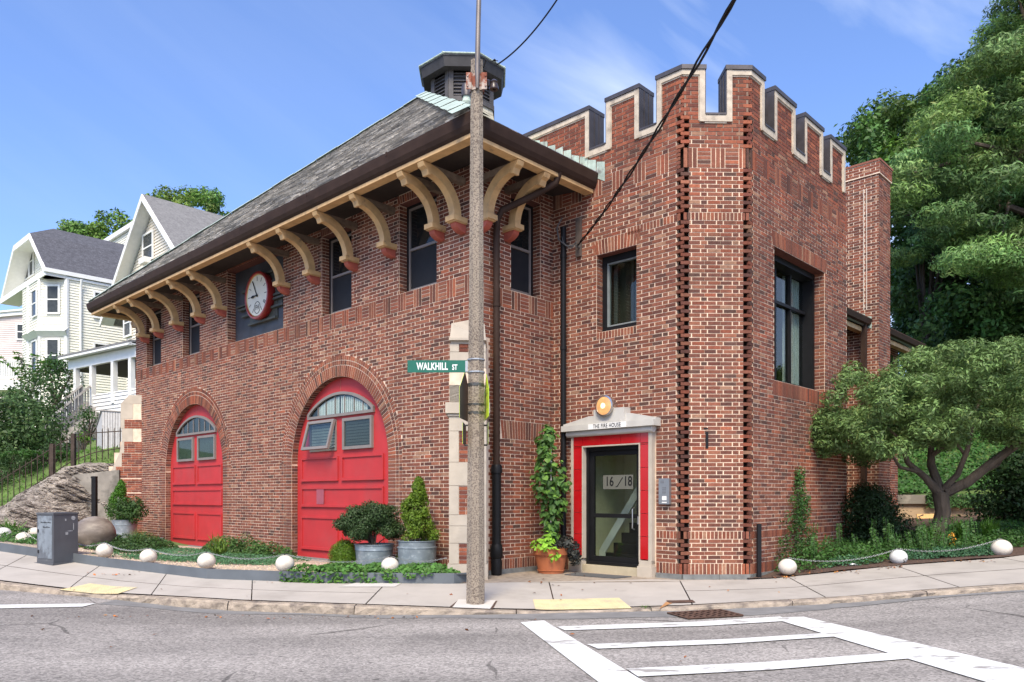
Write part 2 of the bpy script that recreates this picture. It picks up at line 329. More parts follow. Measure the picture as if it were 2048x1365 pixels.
# gutter strip: a darker patch of newer asphalt along the kerb
def strip(name, x0, x1, yf0, yf1, zf, m, n=60, kind='structure'):
    b = MB(); v = []; f = []
    for i, x in enumerate(lin(x0, x1, n)):
        a, c = yf0(x), yf1(x); v += [(x, a, zf(x)), (x, c, zf(x))]
        if i: k = 2*i; f.append((k-2, k, k+1, k-1))
    b.add(v, f); o = b.build(name, m, None, fix=False); o['kind'] = kind; return o
strip('gutter_strip', -5.2, 3.6, lambda x: yk(x)-.32-.16*math.sin(x*.7)-.05*math.sin(3.1*x), lambda x: yk(x)+.02, lambda x: zroad(x)+.004, M_patch, 120)
strip('gutter_strip', 3.2, 7.5, lambda x: yk(x)-.12-.25*max(0, 1-(x-3.2)/2), lambda x: yk(x)+.02, lambda x: zroad(x)+.005, M_patch, 60)
# crosswalk and the stop line at the left
def marking(name, polys, label=None):
    b = MB()
    for poly in polys:
        # subdivide along the long edges so the sheet follows the road
        p = [onroad(*q, z0=.004) for q in poly]
        n = 14; a0, a1, c1, c0 = p
        v = []; f = []
        for i in range(n+1):
            t = i/n; e0 = a0.lerp(a1, t); e1 = c0.lerp(c1, t); e0.z = zroad(e0.x)+.009+.0006*len(b.f)/20; e1.z = zroad(e1.x)+.009+.0006*len(b.f)/20; v += [tuple(e0), tuple(e1)]
            if i: f.append((2*i-2, 2*i, 2*i+1, 2*i-1))
        b.add(v, f)
    return tag(b.build(name, M_paint, None, fix=False), None, None, kind='structure')
# the crosswalk: two long bars and three rungs, and the stop line
marking('crosswalk_marking', [[(1041, 1246), (1300, 1400), (1208, 1400), (1041, 1246)][:0] or [(1041, 1246), (1235, 1395), (1330, 1390), (1088, 1242)],
    [(1545, 1238), (2080, 1398), (2170, 1366), (1604, 1234)],
    [(1113, 1254.5), (1560, 1234.5), (1580, 1243), (1130, 1262)],
    [(1174, 1290), (1680, 1265.5), (1700, 1272.5), (1196, 1299)],
    [(1252, 1339), (1826, 1304), (1868, 1315), (1276, 1355)]])
marking('stop_line_marking', [[(-300, 1214), (192, 1208), (165, 1214.5), (-300, 1224)]])
# kerb of separate granite stones
kb = MB(); x = -24.0; i = 0
while x < 40:
    L_ = random.uniform(1.5, 2.1); x1 = x+L_
    n = 14 if -9 < x < 9 else 4
    pts = lin(x+.006, x1-.006, n); vs = []; fs = []
    for k, xx in enumerate(pts):
        y0 = yk(xx); z1 = zk(xx); z0 = zroad(xx)-.1; rough = .012
        j = lambda s: random.uniform(-s, s)
        sec = [(y0+.0+j(rough), z0), (y0+.005+j(rough*1.6), z0+(z1-z0)*.55), (y0+.012+j(rough), z1-.02+j(.004)), (y0+.03, z1+j(.003)), (y0+.15, z1+.002), (y0+.15, z0)]
        vs += [(xx, a, b_) for a, b_ in sec]
        if k:
            for q in range(5): fs.append(((k-1)*6+q, k*6+q, k*6+q+1, (k-1)*6+q+1))
    fs += [tuple(range(6)), tuple(range(len(vs)-6, len(vs)))]
    kb.add(vs, fs); x = x1
kerb = kb.build('kerb', M_kerb, None); kerb['kind'] = 'structure'
# pavement slabs, cast one by one with open joints over a dark bed
strip('pavement_bed', -26, 45, lambda x: yk(x)+.14, lambda x: yb(x)+.35, lambda x: 0, M_soil, 200)
pb = bpy.data.objects['pavement_bed']
for vtx in pb.data.vertices:
    X, Y = vtx.co.x, vtx.co.y; vtx.co.z = min(zwalk(X, yk(X)+.15), zwalk(X, Y))-.03 if Y < yk(X)+.2 else zwalk(X, Y)-.03
sb = MB()
xj = [-26, -22, -18, -14.5, -11.5, -9.3, -7.6, -6.05, -4.7, -3.25, -1.75, -.45, .52, 2.15, 3.75, 5.4, 7.1, 8.8, 11, 14, 18, 24, 34, 45]
for a, c in zip(xj[:-1], xj[1:]):
    skf = lambda x_: .25 if x_ > 1 else (-.45 if x_ < -3 else 0)     # joints run square to the kerb
    n = max(3, int((c-a)/.12)); rows = [(0, .5), (.5, 1)] if a < -1.9 or a > 2 else [(0, 1)]
    for r0, r1 in rows:
        vs = []; fs = []
        for i in range(n+1):
            xx = a+.008+(c-a-.016)*i/n; sk = skf(a)+(skf(c)-skf(a))*i/n
            for t in lin(r0, r1, 5):
                X = xx+sk*t; y0 = yk(X)+.155; y1 = yb(X)+(.02 if X > 3.4 else 0)
                tt = t+(.006 if t == r0 else 0)-(.006 if t == r1 and r1 < 1 else 0)
                Y = y0+(y1-y0)*tt; vs.append((X, Y, zwalk(X, Y)))
            if i:
                for k in range(4): fs.append(((i-1)*5+k, i*5+k, i*5+k+1, (i-1)*5+k+1))
        sb.add(vs, fs)
pv = sb.build('pavement', M_conc, None, smooth=True, fix=False); pv['kind'] = 'structure'
def sheet(name, pix, m, dz=.005, kind='structure', f=onwalk):
    p = [f(*q, dz) for q in pix]; b = MB(); n = 8; v = []; fs = []
    for i in range(n+1):
        e0 = p[0].lerp(p[1], i/n); e1 = p[3].lerp(p[2], i/n)
        for k in range(5):
            e = e0.lerp(e1, k/4); e.z = zwalk(e.x, e.y)+dz; v.append(tuple(e))
    for i in range(n):
        for k in range(4): fs.append((i*5+k, (i+1)*5+k, (i+1)*5+k+1, i*5+k+1))
    b.add(v, fs); o = b.build(name, m, None, fix=False); o['kind'] = kind; return o
# domed warning pads set into the pavement
for nme, pix, lab in (('tactile_pad', [(118, 1180), (235, 1188), (275, 1175), (180, 1167)], 'faded yellow tactile paving pad left of the lamp pole near the stop line'),
                 ('tactile_pad', [(1071, 1219), (1264, 1217), (1238, 1196), (1066, 1199)], 'yellow tactile paving pad in front of the glass entrance door')):
    o = sheet(nme, pix, M_yel, .007); del o['kind']; tag(o, lab, 'tactile paving', 'yellow tactile pads in the pavement')
    p = [onwalk(*q, .007) for q in pix]; b = MB()
    for i in range(20):
        for j in range(8):
            e = p[0].lerp(p[1], (i+.5)/20).lerp(p[3].lerp(p[2], (i+.5)/20), (j+.5)/8); z = zwalk(e.x, e.y)+.007
            b.lathe([(.012, 0), (.008, .004), (.0, .005)], (e.x, e.y, z), 6)
    b.build('truncated_dome', M_yel, o)['kind'] = 'stuff'
sheet('pavement_repair', [(676, 1174), (790, 1174), (802, 1167), (712, 1166)], M_concw, .006)
sheet('pole_footing', [(905, 1215), (980, 1218), (992, 1201), (917, 1199)], M_concw, .006)
sheet('footing_joint', [(899, 1214), (904, 1214), (921, 1200), (917, 1200)], M_soil, .004)
sheet('footing_joint', [(981, 1218), (986, 1218), (995, 1202), (991, 1202)], M_soil, .004)
# storm drain grate at the kerb and a rusty valve cover
M_rust = mat('rusty_iron', (.10, .055, .038), .85, .2, var=.4, ns=14, bump=.3, bs=50)
g = thing('drain_grate', 'rusty square storm drain grate in the road beside the kerb', 'drain grate')
q = [onroad(*p_, z0=.006) for p_ in [(1376, 1239), (1486, 1233), (1440, 1221.5), (1335, 1228)]]
b = MB(); b.add([tuple(p_+Vector((0, 0, .002))) for p_ in q], [(0, 1, 2, 3)]); b.build('pit', M_black, g, fix=False)
b = MB(); n = 9
for i in range(n+1):
    a = q[0].lerp(q[1], i/n); c = q[3].lerp(q[2], i/n); b.tube([a+Vector((0, 0, .01)), c+Vector((0, 0, .01))], .011, 4)
for j in range(5):
    a = q[0].lerp(q[3], j/4); c = q[1].lerp(q[2], j/4); b.tube([a+Vector((0, 0, .009)), c+Vector((0, 0, .009))], .010 if j in (0, 4) else .007, 4)
b.build('grate_bars', M_rust, g)
o = sheet('valve_cover', [(1338, 1206), (1391, 1205), (1385, 1200), (1332, 1201)], M_rust, .008); del o['kind']; tag(o, 'small rusty rectangular cover with an orange stain in the pavement', 'cover')
sheet('rust_stain', [(1318, 1218), (1338, 1209), (1346, 1206), (1332, 1204)], mat('rust_stained_concrete', (.40, .20, .08), .9, var=.3, ns=20), .006)
# entrance apron
ap = [(-1.0, 10.65), (3.9, 11.0), (3.9, 11.6), (1.2, 13.2), (-.8, 12.0)]
b = MB(); b.add([(x, y, .302) for x, y in ap], [(0, 1, 2, 3, 4)]); o = b.build('entrance_apron', M_apron, None, fix=False); o['kind'] = 'structure'

# terrain reaching the horizon; rises into a hill behind on the left and a bank on the right
def sst(a, b, x): t = min(1, max(0, (x-a)/(b-a))); return t*t*(3-2*t)
def zter(X, Y):
    z = zb(max(-14, min(14, X)))-.12
    if Y < yb(X)-.3: return -.35
    h = 0
    wl = 1-sst(-11, -9.5, X)
    h += wl*((.9+1.6*sst(-18, -11, X))*sst(19.8, 23, Y)+1.6*sst(23, 32, Y)+2.5*sst(32, 45, Y)+6*sst(45, 75, Y))
    wr = sst(8, 10.5, X)
    h += wr*(.95*sst(20.25, 20.3, Y)+3.2*sst(20.3, 27, Y)+3*sst(27, 60, Y))
    mid = (1-wl)*(1-wr); h += mid*(5*sst(40, 75, Y))
    return z+h+.1*noise2(X, Y, .3)*sst(14, 20, Y)
xs = [-500, -300, -180, -110, -80]+lin(-60, -24, 16)+lin(-23, 23, 62)+lin(25, 60, 14)+[80, 120, 200, 320, 500]
grid('terrain', xs, lambda x: [yk(x)+.1-(1 if abs(x) > 24 else 0), yb(x)-.25]+[max(yb(x)+.05, v_) if v_ < 30 else v_ for v_ in lin(11.6, 30, 50)+[20.24, 20.31]][:0]+sorted([max(yb(x)+.05+.001*k, v_) for k, v_ in enumerate(lin(11.6, 32, 60)+[20.22, 20.32])])+lin(34, 80, 22)+[100, 140, 200, 300, 500], zter, M_grass)
grid('ground', [-900, 0, 900], lambda x: [-900, 0, 900], lambda x, y: -.6, M_patch)

# ============================================================ THE FIRE STATION
B = thing('fire_station', 'red brick former fire station with arched red doors and crenellated tower', 'building', (K0.x, K0.y, 0), TH)
BC, CL, DL, EL = 1.818, 2.465, .9856, 3.75
S2 = math.sqrt(.5)
Pb, Pa = BC+DL*S2, -CL-DL*S2
def fA(s, n, z): return (-n, s, z)
def fB(s, n, z): return (s, -n, z)
def fC(s, n, z): return (BC-n, -s, z)
def fD(s, n, z): return (BC+s*S2-n*S2, -CL-s*S2-n*S2, z)
def fE(s, n, z): return (Pb+s, Pa-n, z)
BH, BG = .0585, .0125
ROWC = (.20, .068, .050)
PAL = [(.215, .078, .048), (.185, .067, .043), (.15, .056, .038), (.24, .094, .056), (.105, .044, .033), (.29, .155, .098), (.095, .048, .036)]
PW = [5, 5, 3.5, 3.5, 1.6, .8, 1.2]
PALR = [(.25, .075, .042), (.22, .066, .038), (.185, .058, .035), (.285, .09, .048), (.145, .048, .033)]
def bcol(pal=0, z=0):
    c = random.choices(PAL, PW)[0] if pal == 0 else random.choice(PALR)
    k = random.uniform(.85, 1.18); return (c[0]*k, c[1]*k, c[2]*k)
def redness(face, s, z):
    if face == 'A': return .03+.12*(z > 4.4 and z < 5)
    if face == 'B': return .25+.35*(z < 2.3)
    base = .08
    if z > 6.0: base = .5
    if z > 6.9: base = .95
    if face == 'E' and z < 2.3 and s > 1.2: base = .6
    return base+.25*noise2(s, z, .8, 3)
def bricks(mb, face, s0, s1, z0, z1, holes=(), n=.005, ext=None, header=False, pitch=.464, phase=0):
    """lays every brick of a wall; holes(z) -> list of (lo, hi) gaps"""
    r0 = int(round((z0-.3)/BH)); r1 = int(round((z1-.3)/BH))
    for r_ in range(r0, r1):
        za = .3+r_*BH; zm = za+BH/2
        gaps = [g_ for h in holes for g_ in h(zm)]
        off = (pitch/2 if r_ % 2 else 0)+phase
        k = math.floor((s0-off)/pitch)-1; x = k*pitch+off
        cuts = []
        while x < s1:
            cuts += [(x, x+.082), (x+.100, x+.278), (x+.2825, x+.446)]; x += pitch
        e0, e1 = s0, s1
        if ext: e0 -= ext[0] if r_ % 2 else 0; e1 += ext[1] if (r_ % 2) else -.0
        for a, c in cuts:
            segs = [(max(a, e0), min(c, e1))]
            for lo, hi in gaps:
                ns = []
                for p, q in segs:
                    if q <= lo or p >= hi: ns.append((p, q)); continue
                    if p < lo: ns.append((p, lo-.004))
                    if q > hi: ns.append((hi+.004, q))
                segs = ns
            for p, q in segs:
                if q-p < .02: continue
                cl = bcol(1 if random.random() < redness(face, p, zm) else 0)
                if c-a < .12: cl = tuple(v*.86 for v in cl)
                j = random.uniform(-.0012, .0016); jz = random.uniform(-.001, .001)
                mb.box(p, q, -.004, n+j, za+BG/2+jz, za+BH-BG/2+jz, cl)
def rect_hole(a, b_, z0, z1): return lambda z: [(a, b_)] if z0 < z < z1 else []
def arch_hole(c, r_, zs, zb_=0):
    def f(z):
        if z < zs: return [(c-r_, c+r_)]
        d_ = r_*r_-(z-zs)**2
        return [(c-math.sqrt(d_), c+math.sqrt(d_))] if d_ > 0 else []
    return f
def soldier(mb, s0, s1, z0, z1, n=.006, step=None, fan=0, pal=0, nb=.004, redp=.2):
    """upright bricks; fan>0 splays them into a flat arch"""
    cnt = max(1, round((s1-s0)/(step or BH))); st = (s1-s0)/cnt; c = (s0+s1)/2
    for i in range(cnt):
        a = s0+i*st+BG/2; b_ = s0+(i+1)*st-BG/2; k0 = fan*(a-c)/(s1-s0)*2; k1 = fan*(b_-c)/(s1-s0)*2
        col = bcol(1 if random.random() < redp else 0)
        p = [(a, -nb, z0+BG/2), (b_, -nb, z0+BG/2), (b_+k1, -nb, z1-BG/2), (a+k0, -nb, z1-BG/2)]
        mb.prism(p, (0, nb+n, 0), col)
def wall(name, T, s0, s1, z0, z1, holes=(), thick=.26, m=None):
    """mortar-coloured wall body with real openings (polygon with holes), extruded inward"""
    outer = [Vector((s0, z0, 0)), Vector((s1, z0, 0)), Vector((s1, z1, 0)), Vector((s0, z1, 0))]
    loops = [outer]+[[Vector((p[0], p[1], 0)) for p in h][::-1] for h in holes]
    flat = [p for l in loops for p in l]; tris = geometry.tessellate_polygon(loops)
    b = MB(T); nf = len(flat)
    b.add([(p.x, 0, p.y) for p in flat]+[(p.x, -thick, p.y) for p in flat], [tuple(t) for t in tris]+[tuple(i+nf for i in t) for t in tris])
    o = 0
    for l in loops:
        k = len(l)
        b.add([(l[i].x, y, l[i].y) for i in range(k) for y in (0, -thick)], [(2*i, 2*((i+1) % k), 2*((i+1) % k)+1, 2*i+1) for i in range(k)])
    return b.build(name, m or M_mortar, B, fix=False)
def rh(a, b_, z0, z1): return [(a, z0), (b_, z0), (b_, z1), (a, z1)]
def ah(c, r_, zs, z0, n=28): return [(c-r_, z0), (c+r_, z0)]+[(c+r_*math.cos(PI*i/n), zs+r_*math.sin(PI*i/n)) for i in range(n+1)]
ZW0, ZW1 = .3+78*BH, .3+103.4*BH
AW = [(.85, 1.80), (3.16, 4.12), (9.25, 10.2), (11.45, 12.4)]
CLK = (5.5, 7.9); AR, ZS = 1.55, 2.14; D2c, D1c = 3.64, 9.64
AL = 13.09
walls = []
wa = wall('wall', fA, 0, AL, .3, 6.5, [rh(a, b_, ZW0, ZW1) for a, b_ in AW]+[rh(*CLK, ZW0, 6.5-.01)]+[ah(c, AR, ZS, .31) for c in (D2c, D1c)])
ha = [rect_hole(a, b_, ZW0, ZW1+.21) for a, b_ in AW]+[rect_hole(*CLK, ZW0, 7)]+[arch_hole(c, AR+.375, ZS) for c in (D2c, D1c)]
b = MB(fA); bricks(b, 'A', .0, AL, .3+4*BH, 6.5, ha+[rect_hole(-1, 20, ZW0-5*BH, ZW0), lambda z: [(-1, .30)] if z < 3.95 else []])
# basket-weave band under the windows
def basket(mb, s0, s1, z0, z1, redp=.15):
    x = s0; i = 0
    while x < s1-.05:
        w_ = min(.2031, s1-x)
        if i % 2 == 0: soldier(mb, x, x+w_, z0, z1, redp=redp)
        else:
            nr = round((z1-z0)/BH)
            for r_ in range(nr): mb.box(x+BG/2, x+w_-BG/2, -.004, .006, z0+r_*(z1-z0)/nr+BG/2, z0+(r_+1)*(z1-z0)/nr-BG/2, bcol(1 if random.random() < redp else 0))
        x += w_; i += 1
basket(b, .0, AL, ZW0-5*BH, ZW0)
soldier(b, .3, D2c-AR-.39, .3, .3+4*BH); soldier(b, D2c+AR+.39, D1c-AR-.39, .3, .3+4*BH); soldier(b, D1c+AR+.39, AL, .3, .3+4*BH)
for a, b_ in AW: soldier(b, a-.02, b_+.02, ZW1, ZW1+.14, fan=.03)
# reveals: bricks on the window jambs
def reveal(mb, T, s, z0, z1, depth, sgn):
    """bricks lining the jamb at s; sgn=+1 when the opening lies towards larger s"""
    r0 = int((z0-.3)/BH+.5); r1 = int((z1-.3)/BH+.5)
    for r_ in range(r0, r1):
        za = .3+r_*BH+BG/2; x0, x1 = sorted((s-sgn*.004, s+sgn*.006))
        parts = [(-depth, -.006)] if r_ % 2 else [(-depth, -depth*.5-.004), (-depth*.5+.004, -.006)]
        for p, q in parts: mb.box(x0, x1, p, q, za, za+BH-BG, tuple(v*.9 for v in bcol(0)))
for a, b_ in AW: reveal(b, fA, a, ZW0, ZW1, .16, 1); reveal(b, fA, b_, ZW0, ZW1, .16, -1)
reveal(b, fA, CLK[0], ZW0, 6.5, .2, 1); reveal(b, fA, CLK[1], ZW0, 6.5, .2, -1)
soldier(b, CLK[0], CLK[1], 6.47, 6.6)
# arch rings: one ring of long voussoirs and two of headers, running down the jambs
for c in (D2c, D1c):
    for r0, r1, st in ((AR+.002, AR+.198, .060), (AR+.212, AR+.284, .066), (AR+.299, AR+.372, .066)):
        n = int(PI*(r0+.05)/st)
        for i in range(n):
            a0 = PI*i/n+BG*.55/r0; a1 = PI*(i+1)/n-BG*.55/r0
            p = [(c+r_*math.cos(t), -.003, ZS+r_*math.sin(t)) for r_, t in ((r0, a0), (r1, a0), (r1, a1), (r0, a1))]
            b.prism(p, (0, .010, 0), bcol(1 if random.random() < .25 else 0))
        for sg in (-1, 1):
            x0, x1 = sorted((c+sg*r0, c+sg*r1)); r_ = 0
            while .3+r_*BH < ZS-.02:
                za = .3+r_*BH; b.box(x0, x1, -.003, .007, za+BG/2, min(ZS, za+BH-BG/2), bcol(0)); r_ += 1
    # intrados bricks
    n = int(PI*AR/.060)
    for i in range(n):
        a0 = PI*i/n+.003; a1 = PI*(i+1)/n-.003
        p = [(c+r_*math.cos(t), -.13, ZS+r_*math.sin(t)) for r_, t in ((AR-.004, a0), (AR+.004, a0), (AR+.004, a1), (AR-.004, a1))]
        b.prism(p, (0, .125, 0), bcol(0))
    reveal(b, fA, c-AR, .37, ZS, .13, 1); reveal(b, fA, c+AR, .37, ZS, .13, -1)
for a, b_ in AW: b.box(a-.01, b_+.01, -.18, -.001, ZW1-.006, ZW1+.002, (.12, .045, .035))
b.box(CLK[0], CLK[1], -.2, -.001, 6.463, 6.472, (.12, .045, .035))
b.build('brickwork', M_brick, wa, fix=False, colattr=True)

# B: short return wall
BW = (.80, 1.5); ZB0 = .3+76*BH
wb = wall('wall', fB, .26, BC+.05, .3, 6.5, [rh(*BW, ZB0+.004, 6.3)])
b = MB(fB); bricks(b, 'B', 0, BC, .3+4*BH, 6.5, [rect_hole(*BW, ZB0, 6.3+.2), rect_hole(-1, 9, ZB0-5*BH, ZB0), lambda z: [(-1, .30)] if z < 3.95 else [], lambda z: [(.56, 1.72)] if 2.406 < z < 2.69 else []], phase=.1)
basket(b, 0, BC, ZB0-5*BH, ZB0); soldier(b, BW[0], BW[1], 6.3, 6.5, fan=.03); soldier(b, .3, BC, .3, .3+4*BH)
soldier(b, .60, 1.68, 2.406, 2.6985, fan=.04, redp=.1)
reveal(b, fB, BW[0], ZB0, 6.3, .16, 1); reveal(b, fB, BW[1], ZB0, 6.3, .16, -1)
b.box(BW[0], BW[1], -.18, -.001, 6.294, 6.302, (.12, .045, .035)); b.build('brickwork', M_brick, wb, fix=False, colattr=True)

# C: tower face with the entrance
CW = (.91, 1.67); CZ0 = .3+65*BH; CD = (.60, 1.84)
SILL, TOP = 7.03, 7.68
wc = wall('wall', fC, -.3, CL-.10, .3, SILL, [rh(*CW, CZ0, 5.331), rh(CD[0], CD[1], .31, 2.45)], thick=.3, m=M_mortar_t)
frz = (6.26, 6.60); FZ = lambda z: [(-1, 9)] if .3+102*BH < z < .3+107*BH else []
hz1 = lambda z: [(-1, 9)] if .3+89*BH < z < .3+90.5*BH else []
hz2 = lambda z: [(-1, 9)] if .3+10*BH < z < .3+11.2*BH else []
f0, f1 = .3+102*BH, .3+107*BH; g0, g1 = .3+89*BH, .3+91*BH; e0, e1 = .3+10*BH, .3+12*BH
def hzr(z): return [(-9, 9)] if (f0 < z < f1 or g0 < z < g1 or e0 < z < .3+12*BH) else []
def rows(mb, s0, s1, lo=.3):
    basket(mb, s0, s1, f0, f1, .2); soldier(mb, s0, s1, g0, g1); soldier(mb, s0, s1, e0, e1); soldier(mb, s0, s1, .3, .3+4*BH, redp=.3)
b = MB(fC)
bricks(b, 'C', 0, CL-.10, .3+4*BH, SILL, [rect_hole(*CW, CZ0-.11, 5.33+.2), rect_hole(.42, 2.02, 0, 2.72), hzr], phase=.05)
basket(b, 0, CL-.03, f0, f1, .2); soldier(b, 1.5, CL-.03, g0, g1); soldier(b, 0.0, .45, .3, .3+4*BH); soldier(b, 2.02, CL, .3, .3+4*BH, redp=.3); soldier(b, 2.02, CL-.03, e0, e1)
bricks(b, 'C', 0, 1.5, g0, g1, [rect_hole(CW[0]-.08, CW[1]+.08, 5.3, 5.56)]); bricks(b, 'C', 0, .44, e0, e1)
soldier(b, CW[0]-.06, CW[1]+.05, 5.331, 5.565, fan=.035, redp=.4); soldier(b, CW[0], CW[1], CZ0-2*BH, CZ0)
reveal(b, fC, CW[0], CZ0, 5.33, .16, 1); reveal(b, fC, CW[1], CZ0, 5.33, .16, -1)
b.box(CW[0], CW[1], -.18, -.001, 5.324, 5.332, (.14, .05, .04)); b.build('brickwork', M_brick, wc, fix=False, colattr=True)
# D: narrow front face
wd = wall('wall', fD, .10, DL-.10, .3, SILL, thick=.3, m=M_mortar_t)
b = MB(fD); bricks(b, 'D', .10, DL-.10, .3+4*BH, SILL, [hzr], phase=.04); rows(b, .01, DL-.01)
b.build('brickwork', M_brick, wd, fix=False, colattr=True)
# E: right face with the tall window
EW = (.79, 2.74)
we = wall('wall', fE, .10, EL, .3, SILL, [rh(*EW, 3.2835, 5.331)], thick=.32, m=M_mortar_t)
b = MB(fE); bricks(b, 'E', .10, EL, .3+4*BH, SILL, [rect_hole(EW[0], EW[1], 3.05, 5.33), rect_hole(EW[0]-.05, EW[1]+.05, 3.05, 3.28), rect_hole(EW[0]-.08, EW[1]+.08, 5.33, 5.56), hzr], phase=.02)
basket(b, .01, EL, f0, f1, .2); soldier(b, .01, EL, e0, e1); soldier(b, .01, EL, .3, .3+4*BH)
bricks(b, 'E', .01, EL, g0, g1, [rect_hole(EW[0]-.1, EW[1]+.1, 3.03, 5.56)])
soldier(b, EW[0]-.06, EW[1]+.06, 5.331, 5.565, fan=.04, redp=.3); soldier(b, EW[0]-.05, EW[1]+.05, 3.0495, 3.2835, redp=.3)
reveal(b, fE, EW[0], 3.2835, 5.33, .17, 1); reveal(b, fE, EW[1], 3.2835, 5.33, .17, -1)
b.box(EW[0], EW[1], -.17, -.001, 5.324, 5.332, (.14, .05, .04)); b.build('brickwork', M_brick, we, fix=False, colattr=True)
# back side of the tower so that it has depth from a step to the side
b = MB(); b.box(Pb+EL-.3, Pb+EL, Pa+.33, Pa+3.2, .3, SILL); b.build('wall', M_mortar, B)
# interlaced corner bricks
for T1, S1, T2, S2_ in ((fC, CL, fD, 0), (fD, DL, fE, 0)):
  b = MB()
  for r_ in range(4, 126):
    za = .3+r_*BH
    if f0-.01 < za < f1-.02 or e0-.01 < za < e1-.02 or g0-.01 < za < g1-.02: continue
    z0, z1 = za+.005, za+BH-.005
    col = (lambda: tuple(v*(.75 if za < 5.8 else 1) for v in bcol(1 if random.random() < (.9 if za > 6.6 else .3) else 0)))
    if 1:
        if r_ % 2: vs = [T1(s, n_, z) for z in (z0, z1) for (s, n_) in ((S1-.10, .006), (S1+.028, .006), (S1+.002, -.05), (S1-.10, -.05))]
        else: vs = [T2(s, n_, z) for z in (z0, z1) for (s, n_) in ((S2_+.10, .006), (S2_-.028, .006), (S2_-.002, -.05), (S2_+.10, -.05))]
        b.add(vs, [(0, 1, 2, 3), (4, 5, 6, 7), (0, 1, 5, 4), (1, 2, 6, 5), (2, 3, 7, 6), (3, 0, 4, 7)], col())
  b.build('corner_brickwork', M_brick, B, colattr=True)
for T1, S1, T2 in ((fC, CL, fD), (fD, DL, fE)):  # corner core: shade of the recess is put into its near-black colour
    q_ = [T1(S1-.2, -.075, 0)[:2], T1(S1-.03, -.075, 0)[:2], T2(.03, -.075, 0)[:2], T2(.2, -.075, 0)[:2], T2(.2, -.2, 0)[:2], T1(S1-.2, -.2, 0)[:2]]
    b = MB(); b.prism([(x, y, .3) for x, y in q_], (0, 0, SILL-.3)); b.build('corner_core', mat('recess_shade_brick', (.018, .011, .009), .95, spec=.05), B)
# granite plinth
for T, a, c in ((fC, 2.03, CL), (fD, 0, DL), (fE, 0, EL), (fB, .3, BC), (fA, D2c+AR, D1c-AR), (fA, .3, D2c-AR), (fA, D1c+AR, AL)):
    x = a; b = MB()
    while x < c-.02:
        l_ = min(c-x, random.uniform(.5, 1.0)); j = random.uniform(0, .012)
        b.add([T(s, n_, z) for z in (-.1, .375) for n_ in (-.02, .035+j-(.01 if z > .3 else 0)) for s in (x+.003, x+l_-.003)], [(0, 1, 3, 2), (4, 6, 7, 5), (0, 4, 5, 1), (2, 3, 7, 6), (0, 2, 6, 4), (1, 5, 7, 3)]); x += l_
    b.build('plinth', M_granite, B)

